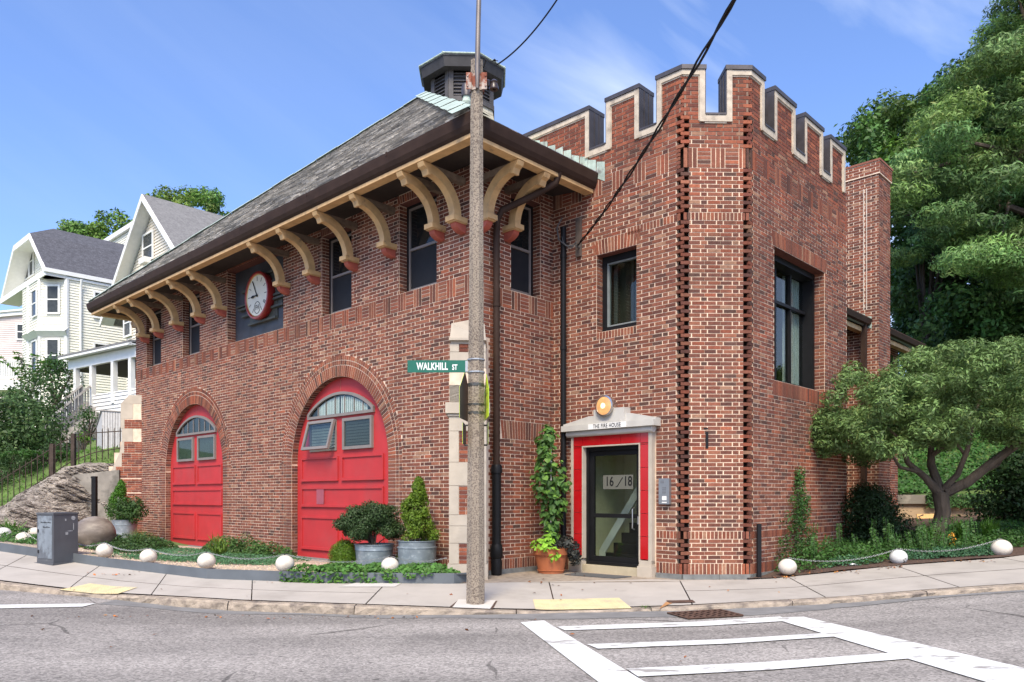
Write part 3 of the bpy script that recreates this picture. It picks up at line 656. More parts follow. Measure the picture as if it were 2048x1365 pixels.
# battlements
PTH = .34
def inn(T, s): return T(s, -PTH, 0)[:2]
tq = PTH*math.tan(PI/8)
def merlon(parts, name='merlon'):
    """parts: list of (face, T, s0, s1); the run follows the wall round a corner"""
    outer = []; inner = []
    for i, (fc, T, s0, s1) in enumerate(parts):
        a0 = s0+(tq if i else 0); a1 = s1-(tq if i < len(parts)-1 else 0)
        if not i: outer.append(T(s0, 0, 0)[:2])
        outer.append(T(s1, 0, 0)[:2]); 
        if not i: inner.append(T(s0, -PTH, 0)[:2])
        inner.append(T(a1, -PTH, 0)[:2])
    z0, z1 = SILL, TOP
    ring = outer+inner[::-1]
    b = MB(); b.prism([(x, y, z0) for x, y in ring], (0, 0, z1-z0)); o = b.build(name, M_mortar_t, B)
    b = MB()
    for i, (fc, T, s0, s1) in enumerate(parts):
        bb = MB(T); bricks(bb, fc, s0+(.08 if not i else .055), s1-(.08 if i == len(parts)-1 else .055), .3+115*BH, .3+126*BH-.01, phase=.03); b.v, b.f, b.c = b.v+bb.v, b.f+[tuple(k+len(b.v) for k in f) for f in bb.f], b.c+bb.c
    b.build('brickwork', M_brick, o, fix=False, colattr=True)
    # limestone frame: uprights at both ends, band along the top
    b = MB(); tw = .078; pr = .035
    def bx(T, s0, s1, z0_, z1_, n1=pr): b.add([T(s, n_, z) for z in (z0_, z1_) for n_ in (-.01, n1) for s in (s0, s1)], [(0, 1, 3, 2), (4, 6, 7, 5), (0, 4, 5, 1), (2, 3, 7, 6), (0, 2, 6, 4), (1, 5, 7, 3)])
    T, s0 = parts[0][1], parts[0][2]; bx(T, s0-.0, s0+tw, z0-.10, z1-.002)
    T, s1 = parts[-1][1], parts[-1][3]; bx(T, s1-tw, s1, z0-.10, z1-.002)
    for i, (fc, T, a, c) in enumerate(parts): bx(T, a+(tw if not i else -.014), c-(tw if i == len(parts)-1 else -.014), z1-.075, z1-.004, pr-.003); bx(T, a+(tw if not i else 0), c-(tw if i == len(parts)-1 else 0), z1-.095, z1-.0751, pr-.018)
    for T, s in ((parts[0][1], parts[0][2]+tw), (parts[-1][1], parts[-1][3]-tw)): bx(T, s-.012 if s > parts[-1][3]-.1 else s, s if s > parts[-1][3]-.1 else s+.012, z0-.08, z1-.09, pr-.02)
    b.build('stone_frame', M_limetrim, o)
    # metal cap and metal-clad ends
    grow = .05; b = MB(); oo = []; ii = []
    for i, (fc, T, a, c) in enumerate(parts):
        g_ = grow*math.tan(PI/8)
        if not i: oo.append(T(a-.02, grow, 0)[:2]); ii.append(T(a-.02, -PTH-.02, 0)[:2])
        oo.append(T(c+(.02 if i == len(parts)-1 else g_), grow, 0)[:2]); ii.append(T(c+(.02 if i == len(parts)-1 else -tq), -PTH-.02, 0)[:2])
    b.prism([(x, y, z1) for x, y in oo+ii[::-1]], (0, 0, .062))
    for T, s, sg in ((parts[0][1], parts[0][2], -1), (parts[-1][1], parts[-1][3], 1)):
        a, c = sorted((s, s+sg*.014)); b.add([T(s_, n_, z) for z in (z0, z1+.001) for n_ in (-PTH-.01, .028) for s_ in (a, c)], [(0, 1, 3, 2), (4, 6, 7, 5), (0, 4, 5, 1), (2, 3, 7, 6), (0, 2, 6, 4), (1, 5, 7, 3)])
        a, c = sorted((s, s+sg*.022))
        for kx in (-.10, -.22): b.add([T(s_, n_, z) for z in (z0, z1+.001) for n_ in (kx-.006, kx+.006) for s_ in (a, c)], [(0, 1, 3, 2), (4, 6, 7, 5), (0, 4, 5, 1), (2, 3, 7, 6), (0, 2, 6, 4), (1, 5, 7, 3)])
    b.build('cap_flashing', M_lead, o)
merlon([('C', fC, -1.0, .78)]); merlon([('C', fC, 1.12, 1.73)]); merlon([('C', fC, 2.05, CL), ('D', fD, 0, .32)])
merlon([('D', fD, .64, DL), ('E', fE, 0, .40)]); merlon([('E', fE, .75, 1.49)]); merlon([('E', fE, 1.86, 2.60)]); merlon([('E', fE, 2.92, 3.6)])
for T, a, c in ((fC, .78, 1.12), (fC, 1.73, 2.05), (fD, .32, .64), (fE, .40, .75), (fE, 1.49, 1.86), (fE, 2.60, 2.92)):
    b = MB(); bf = MB()
    for (mb, x0, x1, n0, n1, z0, z1) in ((b, a-.0, c+.0, -.01, .033, SILL-.10, SILL-.005), (b, a, c, -.01, .02, SILL-.12, SILL-.1001), (bf, a+.0141, c-.0141, -PTH-.01, .045, SILL-.004, SILL+.022)):
        mb.add([T(s, n_, z) for z in (z0, z1) for n_ in (n0, n1) for s in (x0, x1)], [(0, 1, 3, 2), (4, 6, 7, 5), (0, 4, 5, 1), (2, 3, 7, 6), (0, 2, 6, 4), (1, 5, 7, 3)])
    cs_ = b.build('crenel_sill', M_limetrim, B); bf.build('crenel_flashing', M_lead, cs_)
b = MB(); b.add([(BC+.3, 1.2, 6.75), (BC+.3, -CL+.1, 6.75), (Pb, Pa+.3, 6.75), (Pb+EL-.2, Pa+.3, 6.75), (Pb+EL-.2, 1.2, 6.75)], [(0, 1, 2, 3, 4)]); b.build('tower_roof', M_lead, B, fix=False)

# main hipped roof
OV, ZE = .92, 6.63
bE, aN, aF = -OV, -OV, AL+.82
apx = (4.52, 6.5, 11.58)      # b, a, z of the near end of the ridge
RB = 15.0                      # ridge and eaves run back to here
b = MB()
cN, cF = (bE, aN, ZE), (bE, aF, ZE)
apF = (apx[0], apx[1], apx[2])
backN, backF, rb_ = (RB, aN, ZE), (RB, aF, ZE), (RB, apx[1], apx[2])
b.add([cN, cF, apF, backN, backF, rb_], [(0, 2, 1), (0, 3, 5, 2), (1, 2, 5, 4)])
b.add([(bE+.08, aN+.08, ZE-.09), (bE+.08, aF-.08, ZE-.09), (RB, aF-.08, ZE-.09), (RB, aN+.08, ZE-.09)], [(0, 1, 2, 3)])
roof = b.build('roof', M_soffit, B, fix=False)
# slates on the street slope and on the near end slope
SP = [(.34, .33, .31), (.40, .38, .35), (.52, .50, .46), (.20, .195, .19), (.62, .60, .56), (.32, .30, .27)]
b = MB()
def slates(p0, p1, ap, expo, wd):
    p0, p1, ap = Vector(p0), Vector(p1), Vector(ap); e = (p1-p0); Ln = e.length; e.normalize()
    foot = p0+e*e.dot(ap-p0); up = (ap-foot); H = up.length; up.normalize(); nrm = e.cross(up)
    if nrm.z < 0: nrm = -nrm
    af = e.dot(ap-p0); r_ = 0; y = -.03
    while y < H-.02:
        t = max(0, y)/H; lo = af*t; hi = Ln-(Ln-af)*t; t2 = min(1, (y+expo)/H); lo2 = af*t2; hi2 = Ln-(Ln-af)*t2
        x = lo-(r_ % 2)*wd*.5-random.random()*.05; base = random.uniform(.9, 1.1)
        while x < hi:
            w_ = wd*random.uniform(.75, 1.2); a, c = max(x, lo), min(x+w_-.006, hi)
            if c-a > .02:
                a2, c2 = max(a, lo2), min(c, hi2)
                if c2 <= a2: a2 = c2 = (max(min((a+c)/2, hi2), lo2))
                th = .016+random.uniform(0, .012); y1 = min(y+expo*1.0, H)
                cl = random.choice(SP); k = base*random.uniform(.75, 1.25); cl = tuple(v*k for v in cl)
                f = lambda s, yy, n_: tuple(p0+e*s+up*yy+nrm*n_)
                tw = random.uniform(-.004, .004)
                b.add([f(a, y, 0), f(c, y, 0), f(c, y, th+tw), f(a, y, th-tw), f(c2, y1, .002), f(a2, y1, .002)], [(0, 1, 2, 3), (3, 2, 4, 5), (0, 3, 5), (1, 4, 2)], cl)
            x += w_
        y += expo; r_ += 1
slates(cN, cF, apF, .155, .24)
b.build('slates', M_slate, roof, fix=False, colattr=True)
b = MB()
def slates_side():
    p0 = Vector(cN); e = Vector((1, 0, 0)); up = Vector((0, apx[1]-aN, apx[2]-ZE)); H = up.length; up.normalize(); nrm = Vector((0, -up.z, up.y)); hb = apx[0]-bE; y = -.03
    while y < H-.02:
        lo = hb*max(0, y)/H; x = lo
        while x < 9:
            w_ = .24*random.uniform(.75, 1.2); cl = tuple(v*random.uniform(.8, 1.2) for v in random.choice(SP)); f = lambda s, yy, n_: tuple(p0+e*s+up*yy+nrm*n_)
            b.add([f(x, y, 0), f(x+w_-.006, y, 0), f(x+w_-.006, y, .02), f(x, y, .02), f(x+w_-.006+.15*hb/H, min(H, y+.155), .002), f(x+.15*hb/H, min(H, y+.155), .002)], [(0, 1, 2, 3), (3, 2, 4, 5)], cl); x += w_
        y += .155
slates_side()
b.build('slates', M_slate, roof, fix=False, colattr=True)
# copper hip and ridge caps
def capstrip(p, q, wd, n, lift=.03, s0=.35):
    p, q = Vector(p), Vector(q); mb = MB(); d_ = (q-p).normalized(); side = d_.cross(Vector((0, 0, 1))).normalized()
    for i in range(n):
        a = p.lerp(q, i/n); c = p.lerp(q, (i+1)/n); k = .012*(i % 2)
        mb.add([tuple(a-side*wd+Vector((0, 0, lift-s0*wd+k))), tuple(a+Vector((0, 0, lift+.03+k))), tuple(a+side*wd+Vector((0, 0, lift-s0*wd+k))), tuple(c-side*wd+Vector((0, 0, lift-s0*wd+k))), tuple(c+Vector((0, 0, lift+.03+k))), tuple(c+side*wd+Vector((0, 0, lift-s0*wd+k)))], [(0, 1, 4, 3), (1, 2, 5, 4)])
    return mb
m_ = capstrip(cN, apF, .26, 14, .05, .42); m_.build('hip_flashing', M_copper, roof, fix=False)
m_ = capstrip(cF, apF, .09, 16, .05, .5); m_.build('hip_flashing', M_copper, roof, fix=False)
m_ = capstrip(apF, rb_, .12, 8, .05, .5); m_.build('ridge_flashing', M_copper, roof, fix=False)
# gutters (ogee trough) along the eaves, fascia board, soffit
def run(profile, pts, m, name, parent, closed=True, miter=None):
    """profile (outward, z); pts: list of (b, a, outward unit vector, cut direction) sections"""
    mb = MB(); k = len(profile); vs = []
    for (bb, aa, ob, oa) in pts: vs += [(bb+ob*n_, aa+oa*n_, z) for n_, z in profile]
    fs = []
    for i in range(len(pts)-1):
        for j in range(k): fs.append((i*k+j, i*k+(j+1) % k, (i+1)*k+(j+1) % k, (i+1)*k+j))
    fs += [tuple(range(k)), tuple(range((len(pts)-1)*k, len(pts)*k))]
    mb.add(vs, fs); return mb.build(name, m, parent)
gp = [(.93, ZE+.0), (.955, ZE-.01), (.95, ZE-.05), (.93, ZE-.15), (.90, ZE-.21), (.865, ZE-.245), (.80, ZE-.245), (.80, ZE-.0)]
e_ = .93
# corner sections use the mitre direction
run(gp, [(RB, AL-.1, 0, 1), (0, AL-.1, -1, 1), (0, 0, -1, -1), (BC-.01, 0, 0, -1)], M_gutter, 'gutter', B)
for x in (.9, 3.1, 5.4, 7.7, 10.0, 12.2):
    b = MB(); b.add([(-n_, x+d_, z) for d_ in (-.012, .012) for n_, z in ((.958, ZE-.055), (.956, ZE+.004), (.86, ZE+.02), (.86, ZE-.0))], [(0, 1, 2, 3), (4, 5, 6, 7), (0, 1, 5, 4), (1, 2, 6, 5)])
    b.build('gutter_strap', M_gutter, B)
run([(.70, ZE-.30), (.86, ZE-.30), (.86, ZE-.20), (.70, ZE-.20)], [(RB, AL-.1, 0, 1), (0, AL-.1, -1, 1), (0, 0, -1, -1), (BC-.02, 0, 0, -1)], M_tan, 'eaves_beam', B)
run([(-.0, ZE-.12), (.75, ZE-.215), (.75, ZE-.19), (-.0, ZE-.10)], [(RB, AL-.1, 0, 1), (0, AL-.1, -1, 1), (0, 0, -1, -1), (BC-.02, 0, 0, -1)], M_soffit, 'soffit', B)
# brackets
def bracket(T, s, sub=True):
    zc, nc, r0, r1 = 5.70, .74, .50, .64; w_ = .062
    arc = []
    for rr, rev in ((r1, 0), (r0, 1)):
        l_ = [(nc-rr*math.cos(t), zc+(ZE-.30-zc-.01)*(rr/r1)*math.sin(t)) for t in lin(0, PI/2, 12)]
        arc += l_[::-1] if rev else l_
    mb = MB(T); mb.prism([(s-w_, n_, z) for n_, z in arc], (2*w_, 0, 0))
    o = mb.build('bracket', M_tan, B)
    mb = MB(T); mb.box(s-w_-.035, s+w_+.035, .0, .285, zc-.075, zc+.0); mb.box(s-w_-.02, s+w_+.02, 0, .26, zc-.09, zc-.0751)
    mb.prism([(s-w_-.004, .70, ZE-.31), (s-w_-.004, .70, ZE-.47), (s-w_-.004, .745, ZE-.475), (s-w_-.004, .775, ZE-.40), (s-w_-.004, .83, ZE-.37), (s-w_-.004, .855, ZE-.31)], (2*w_+.008, 0, 0))
    mb.build('bracket_block', M_tan, o)
    mb = MB(T); n = 8; prof = [(.0, zc-.09), (.22, zc-.09)]+[(.22-.22*(1-math.cos(t)), zc-.09-.125*math.sin(t)) for t in lin(.35, PI/2, 6)]+[(0, zc-.225)]
    mb.prism([(s-w_+.002, n_, z) for n_, z in prof], (2*w_-.004, 0, 0)); mb.build('pendant', M_redpend, o)
    mb = MB(T); mb.box(s-w_+.012, s+w_-.012, 0, .70, ZE-.40, ZE-.302)
    mb.prism([(s-w_+.014, 0, zc+.02), (s-w_+.014, 0, ZE-.41), (s-w_+.014, .70, ZE-.41)]+[(s-w_+.014, nc-.62*math.cos(t), zc+(ZE-.31-zc)*.97*math.sin(t)) for t in lin(PI/2-.1, 0.05, 8)], (.024, 0, 0)) if False else None
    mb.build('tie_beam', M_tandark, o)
for s in (.23, .72, 1.95, 3.02, 4.24, 5.32, 7.98, 9.02, 10.20, 11.35, 12.25, 12.93): 
    if s < 12.9: bracket(fA, s)
for s in (.12, .70): bracket(fB, s)
def fEnd(s, n, z): return (s, AL+n, z)
for s in (.23, 1.4, 2.6): bracket(fEnd, s)
b = MB(); b.box(.01, RB, AL-.3, AL, .3, 6.5); b.build('wall', M_brick if False else M_mortar, B)
b = MB(lambda s, n, z: (s, AL+n, z)); bricks(b, 'A', 0, 4, .3, 6.5); b.build('brickwork', M_brick, B, fix=False, colattr=True)

# windows
def sash_window(T, s0, s1, z0, z1, rec=.16, low=M_screen, blind=False):
    fr = MB(T); t = .05
    fr.box(s0, s0+t, -rec-.07, -rec, z0, z1); fr.box(s1-t, s1, -rec-.07, -rec, z0, z1); fr.box(s0+t, s1-t, -rec-.07, -rec, z1-t, z1); fr.box(s0+t, s1-t, -rec-.07, -rec, z0, z0+t)
    o = fr.build('window', M_black, B)
    a, c, zl, zh = s0+t, s1-t, z0+t, z1-t; zm = (zl+zh)/2; g = .032
    sf = MB(T); d0, d1 = -rec-.045, -rec-.005
    sf.box(a, a+g, d0, d1, zl, zh); sf.box(c-g, c, d0, d1, zl, zh); sf.box(a+g, c-g, d0, d1, zh-g, zh); sf.box(a+g, c-g, d0, d1, zl, zl+g*1.3); sf.box(a+g, c-g, d0, d1+.006, zm-.02, zm+.02)
    sf.build('storm_frame', M_greyframe, o)
    p = MB(T); p.box(a+g, c-g, -rec-.036, -rec-.030, zm+.02, zh-g); p.build('pane', M_dglass, o)
    p = MB(T); p.box(a+g, c-g, -rec-.036, -rec-.028, zl+g, zm-.02); p.build('pane', low, o)
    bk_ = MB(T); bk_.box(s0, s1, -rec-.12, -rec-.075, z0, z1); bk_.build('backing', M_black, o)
    return o
for a, c in AW: sash_window(fA, a, c, ZW0, ZW1)
sash_window(fB, BW[0], BW[1], ZB0+.01, 6.3)
# clock bay
b = MB(fA); b.box(CLK[0], CLK[1], -.25, -.2, ZW0, 6.5); cb = b.build('clock_panel', mat('slate_grey_panel', (.035, .038, .045), .6, var=.25, ns=3, c2=(.05, .06, .08), c2s=2, c2lo=.4, c2hi=.7), B)
cs, cz = 6.62, 5.72
b = MB(fA); M_bar = mat('dark_green_grey_wood', (.055, .06, .05), .6, var=.3, ns=9)
for wd_, z in ((2.25, 5.66), (2.0, 5.58), (1.75, 5.95), (1.75, 5.42), (1.15, 6.17), (1.15, 5.20)):
    b.box(cs-wd_/2, cs+wd_/2, -.2, -.12, z-.022, z+.022)
b.box(cs-.58, cs+.58, -.2, -.175, 5.2, 6.17); b.box(cs-.75, cs+.75, -.2, -.185, 5.42, 5.95); b.build('panel_ledge', M_bar, cb)
ck = MB(lambda x, y, z: fA(cs+x, y, cz+z)); ck.lathe([(.0, -.2), (.46, -.2), (.49, -.16), (.50, -.04), (.49, -.01), (.455, -.005), (.44, -.025), (.43, -.035)], seg=48, axis='y')
ck = ck.build('clock', mat('red_clock_rim', (.26, .02, .018), .3, var=.2, spec=.6), B, smooth=True)
b = MB(lambda x, y, z: fA(cs+x, y-.07, cz+z)); b.lathe([(0, .034), (.44, .034)], seg=48, axis='y'); b.build('clock_face', mat('cream_dial', (.66, .64, .54), .5, var=.05), ck, fix=False)
b = MB(lambda x, y, z: fA(cs+x, y-.07, cz+z)); b.lathe([(.425, .036), (.441, .046), (.447, .040)], seg=48, axis='y'); b.build('dial_ring', mat('gilt_ring', (.45, .28, .08), .3, .6), ck)
def clk(x, z): return (x, z)
b = MB(lambda x, y, z: fA(cs-x, y-.07, cz+z))   # x to the right as seen from the street
def ray(mb, ang, r0, r1, w_, y0=.035, y1=.038):
    a = R(90-ang); cx_, sx_ = math.cos(a), math.sin(a); px_, pz_ = -sx_*w_/2, cx_*w_/2
    mb.prism([(cx_*r0+px_, y0, sx_*r0+pz_), (cx_*r1+px_, y0, sx_*r1+pz_), (cx_*r1-px_, y0, sx_*r1-pz_), (cx_*r0-px_, y0, sx_*r0-pz_)], (0, y1-y0, 0))
for h in range(12):
    if h in (6,): continue
    ray(b, h*30, .30, .39, .012)
    if h == 4: ray(b, h*30+4, .30, .39, .012); ray(b, h*30-4, .30, .39, .012)
n = 32
for i in range(n):
    a0, a1 = 2*PI*i/n, 2*PI*(i+1)/n; c0 = (.0, -.255)
    b.prism([(c0[0]+r_*math.cos(t), .035, c0[1]+r_*math.sin(t)) for r_, t in ((.115, a0), (.128, a0), (.128, a1), (.115, a1))], (0, .003, 0))
b.build('hour_mark', M_black, ck)
b = MB(lambda x, y, z: fA(cs-x, y-.07, cz+z)); ray(b, -29, -.04, .36, .022, .045, .05); b.build('clock_hand', M_black, ck)
b = MB(lambda x, y, z: fA(cs-x, y-.07, cz+z)); ray(b, -93, -.04, .24, .024, .052, .056); ray(b, -93, .12, .20, .05, .0521, .0562); b.lathe([(0, .058), (.025, .058), (.025, .04)], seg=12, axis='y'); b.build('clock_hand', M_black, ck)
def face_matrix(T, s, n, z, flip=True):
    """matrix placing flat text (x right, y up) on a wall as read from outside"""
    o = Vector(T(s, n, z)); e = Vector(T(s+1, n, z))-o; nn = Vector(T(s, n+1, z))-o; up = Vector((0, 0, 1)); r_ = up.cross(nn)
    return Matrix(((r_.x, up.x, nn.x, o.x), (r_.y, up.y, nn.y, o.y), (r_.z, up.z, nn.z, o.z), (0, 0, 0, 1)))
text('FH', 'monogram', M_black, .15, face_matrix(fA, cs, -.032, cz-.255), ck, .001, sx=.85)

# arched garage doors
def arch_pts(c, r_, zs, z0, n=32): return [(c+r_*math.cos(PI*i/n), zs+r_*math.sin(PI*i/n)) for i in range(n+1)]+[(c-r_, z0), (c+r_, z0)]
def garage(c, lite, open_hatch, mirror=False):
    rec = .13
    mb = MB(fA); mb.prism([(s, -rec-.06, z) for s, z in arch_pts(c, AR+.01, ZS, .33)], (0, .06, 0)); o = mb.build('garage_door', M_red, B)
    hw = 1.32
    def panel(name, s0, s1, z0, z1):
        t = .035; p = MB(fA); d_ = -rec+.0
        for (a, b_, z_, y_) in ((s0, s1, z1-t, z1), (s0, s1, z0, z0+t), (s0, s0+t, z0+t, z1-t), (s1-t, s1, z0+t, z1-t)): p.box(a, b_, d_, d_+.028, z_, y_)
        p.box(s0+t, s1-t, d_, d_+.006, z0+t, z1-t)
        p.box(s0-.008, s1+.008, d_, d_+.038, z0-.014, z0-.0005); p.build(name, M_red, o)
    dc = c+.06
    for s0, s1, z0, z1 in ((dc-hw, dc-.06, 1.81, 2.25), (dc+.06, dc+hw, 1.81, 2.25), (dc-hw, dc+hw, 1.32, 1.68), (dc-hw, dc-.06, .50, 1.12), (dc+.06, dc+hw, .50, 1.12)): panel('door_panel', s0, s1, z0, z1)
    p = MB(fA); p.box(dc-hw, dc+hw, -rec, -rec+.012, 2.36, 2.372) if False else None
    # seam at the crown
    q = MB(fA); q.box(dc-.006, dc+.006, -rec, -rec+.004, 3.42, 3.66); q.build('seam', M_redpend, o)
    # segmental fan light
    half = 1.06; zb_, zt_ = 2.98, 3.43; hgt = zt_-zb_-.10; rr = (half*half+hgt*hgt)/(2*hgt); zc_ = zb_+.10+hgt-rr
    def seg(half_, dz, n=18):
        th = math.asin(half/rr); k = 1-dz/rr
        top = [(dc+rr*k*math.sin(t)*1.0, zc_+rr*k*math.cos(t)) for t in lin(-th*(half_/half), th*(half_/half), n)]
        return top+[(dc+half_, zb_+dz), (dc-half_, zb_+dz)]
    outer_ = seg(half, 0); inner_ = seg(half-.055, .05)
    fr = MB(fA); k = len(outer_)
    fr.add([(s, y, z) for y in (-rec, -rec+.05) for s, z in outer_+inner_], [(i, (i+1) % k, k+(i+1) % k, k+i) for i in range(k)]+[(2*k+i, 2*k+(i+1) % k, 3*k+(i+1) % k, 3*k+i) for i in range(k)]+[(i, (i+1) % k, 2*k+(i+1) % k, 2*k+i) for i in range(k)]+[(k+i, k+(i+1) % k, 3*k+(i+1) % k, 3*k+i) for i in range(k)])
    fl = fr.build('fan_light', M_greyframe, o)
    gp_ = MB(fA); gp_.prism([(s, -rec+.004, z) for s, z in inner_], (0, .008, 0)); gp_.build('pane', glass('clear_glass', (.75, .8, .78)), fl)
    bkp = MB(fA); bkp.prism([(s, -rec+.001, z) for s, z in inner_], (0, .002, 0)); bkp.build('backing', M_black, fl)
    cu = MB(fA)
    if lite:
        for s0, s1 in ((dc-.85, dc-.02), (dc+.02, dc+.70)):
            n = 26; 
            for i in range(n):
                a = s0+(s1-s0)*i/n; zt2 = zc_+math.sqrt(max(.01, (rr*.97)**2-(a-dc)**2))-.03; y0 = -rec+.0035+.0015*(i % 2)
                cu.box(a, a+(s1-s0)/n*.85, -rec+.003, -rec+.0035+.002*(i % 2), zb_+.06, min(zt2, zt_-.07))
        cu.build('curtain', mat('grey_curtain', (.74, .77, .74), .9, var=.25, ns=20, stretch=(20, 20, .5)), fl)
    bars = MB(fA)
    for kx in (-.72, -.45, -.15, .15, .45, .72):
        zt2 = zc_+math.sqrt(rr*rr*.95-kx*kx)-.03; bars.box(dc+kx-.011, dc+kx+.011, -rec+.0125, -rec+.022, zb_+.05, zt2)
    bars.build('glazing_bar', M_greyframe if not lite else M_greyframe, fl)
    # two square windows
    for i, (s0, s1) in enumerate(((dc-1.02, dc-.12), (dc+.12, dc+1.02))):
        z0, z1 = 2.36, 2.93; t = .055; hinge = open_hatch and i == 1
        def TT(s, n, z, hinge=hinge, z1=z1):
            if hinge:
                a = R(15); dz = z-z1; dn = n+rec; return fA(s, -rec+.02+dn*math.cos(a)-dz*math.sin(a), z1+dz*math.cos(a)+dn*math.sin(a))
            return fA(s, n, z)
        if hinge:
            fx = MB(fA)
            for (a, b_, z_, y_) in ((s0, s1, z1-.04, z1), (s0, s1, z0, z0+.04), (s0, s0+.04, z0+.04, z1-.04), (s1-.04, s1, z0+.04, z1-.04)): fx.box(a, b_, -rec, -rec+.018, z_, y_)
            wf = fx.build('window', M_greyframe, o)
            ins = MB(fA); ins.box(s0+.04, s1-.04, -rec+.001, -rec+.004, z0+.04, z1-.04); ins.build('backing', M_black, wf)
            ins = MB(fA)
            for k2 in range(9): ins.box(s0+.06, s1-.06, -rec+.005, -rec+.012, z0+.06+k2*.055, z0+.06+k2*.055+.045)
            ins.build('blind', mat('grey_blind', (.30, .33, .31), .7), wf)
            st_ = MB(fA); st_.tube([(s0+.03, -rec+.02, z0+.12), (s0+.03, -rec+.15, z0+.05)], .006, 5); st_.build('stay', M_iron, wf)
        fx = MB(TT)
        for (a, b_, z_, y_) in ((s0, s1, z1-t, z1), (s0, s1, z0, z0+t), (s0, s0+t, z0+t, z1-t), (s1-t, s1, z0+t, z1-t)): fx.box(a, b_, -rec, -rec+.05, z_, y_)
        if hinge: fr_ = fx.build('sash', M_greyframe, wf)
        else:
            fr_ = fx.build('window', M_greyframe, o); ins = MB(fA); ins.box(s0+t, s1-t, -rec+.001, -rec+.003, z0+t, z1-t); ins.build('backing', M_black, fr_)
            if lite:
                ins = MB(fA)
                for k2 in range(8): ins.box(s0+t+.07, s1-t, -rec+.004, -rec+.012, z0+t+.02+k2*.054, z0+t+.02+k2*.054+.04)
                ins.build('blind', mat('dark_blind', (.085, .095, .095), .6), fr_)
            else:
                ins = MB(fA); ins.box(s0+t+.06, s1-t, -rec+.004, -rec+.008, z0+t, z1-t); ins.build('blind', mat('green_grey_shade', (.06, .085, .08) if i == 0 else (.06, .085, .08), .6, var=.3), fr_)
        pn = MB(TT); pn.box(s0+t, s1-t, -rec+.028, -rec+.032, z0+t, z1-t); pn.build('pane', glass('clear_glass'), wf if hinge else fr_)
    return o
garage(D2c, True, True); g1_ = garage(D1c, False, False)
b = MB(fA); b.box(5.0, 5.0, 0, 0, 0, 0)
# faded patch on the wide middle panel of the nearer door
b = MB(fA); b.box(4.22, 4.46, -.1, -.1175+.0005, 1.36, 1.64); b.build('repainted_patch', mat('faded_red_patch', (.30, .075, .10), .6, var=.1), [o for o in bpy.data.objects if o.name == 'garage_door'][0])
for c in (D2c, D1c):    # thresholds
    b = MB(fA); b.box(c-AR-.1, c+AR+.1, -.2, .10, .05, .335); b.build('door_sill', M_granite, B)
    for sg in (-1, 1): b = MB(fA); b.lathe([(.0, 0), (.10, 0), (.10, .10), (.06, .17), (0, .19)], (c+sg*(AR+.02), .08, .30), 10); b.build('guard_stone', M_granite, B, smooth=True)

# diagonal stone-quoined buttresses at the two street corners
def buttress(org, ob, oa, sides, wid, proj):
    """org (b,a) corner; (ob,oa) outward diagonal; built as real stacked blocks"""
    px_, py_ = -oa, ob
    def T(s, n, z): return (org[0]+ob*n+px_*s, org[1]+oa*n+py_*s, z)
    return T
TB = buttress((-S2*.0-.08*S2*1.0, .08*S2), -S2, -S2, 1, .6, .4)     # faces the camera
b = MB(TB); bq = MB(TB); br = MB(TB); hw = .27
b.box(-hw+.004, hw-.004, -.35, .40, .28, 3.35); core = b.build('buttress', M_mortar, B)
def stone(mb, s0, s1, n0, n1, z0, z1): mb.box(s0, s1, n0, n1, z0+.003, z1-.003)
# stones: (z0, z1, full width?)
lay = [(.28, .53, 1, .02), (.53, .83, 0, 0), (.83, 1.08, 1, 0), (1.08, 1.24, 1, 0), (1.24, 1.66, 0, 0), (1.66, 2.0, 1, 0), (2.0, 2.45, 0, 0), (2.45, 2.66, 1, 0), (2.66, 2.70, 1, .02), (2.70, 2.86, 1, .05)]
for z0, z1, full, ex in lay:
    if full:
        if ex or z1-z0 > .3: stone(bq, -hw-ex, hw+ex, -.3, .42+ex, z0, z1)
        else: stone(bq, -hw, .18, -.3, .42, z0, z1); stone(bq, .186, hw, -.3, .42, z0, z1)
    else:
        stone(bq, -hw, -hw+.14, -.3, .42, z0, z1); stone(bq, hw-.14, hw, -.3, .42, z0, z1)
        zz = z0+.006
        while zz < z1-.03:
            x = -hw+.147-random.choice((0, .1)); 
            while x < hw-.147:
                a, c = max(x, -hw+.147), min(x+.19, hw-.147)
                if c-a > .02: br.box(a, c, .35, .412, zz, min(zz+.046, z1-.004), bcol(1))
                x += .2
            zz += BH
# upper, slimmer stage and its sloped cap
stone(bq, -hw+.005, hw-.005, -.3, .40, 2.86, 3.12); 
for z0, z1, full in ((3.12, 3.38, 0), (3.38, 3.60, 1), (3.60, 3.72, 0)):
    if full: stone(bq, -hw+.01, hw-.01, -.3, .37, z0, z1)
    else:
        stone(bq, -hw+.01, -hw+.14, -.3, .37, z0, z1); stone(bq, hw-.14, hw-.01, -.3, .37, z0, z1)
        zz = z0+.006
        while zz < z1-.03: br.box(-hw+.147, 0.0-.004, .2, .362, zz, min(zz+.046, z1-.004), bcol(1)); br.box(.004, hw-.147, .2, .362, zz, min(zz+.046, z1-.004), bcol(1)); zz += BH
bq.box(-hw+.03, hw-.03, -.3, .36, 3.72, 3.76)
stone(bq, -hw-.0, hw+.0, -.3, .42, 3.76, 3.80)
h2 = hw-.01
for z0 in (3.80,):
    v = [(-h2, .38, z0), (h2, .38, z0), (h2, -.3, z0), (-h2, -.3, z0), (-h2+.02, .34, 4.02), (0, .30, 3.90), (h2-.02, .34, 4.02), (h2-.03, -.3, 4.12), (-h2+.03, -.3, 4.12), (0, -.05, 4.16)]
    bq.add(v, [(0, 1, 6, 5, 4), (4, 5, 9, 8), (5, 6, 7, 9), (1, 2, 7, 6), (3, 0, 4, 8), (2, 3, 8, 9, 7)])
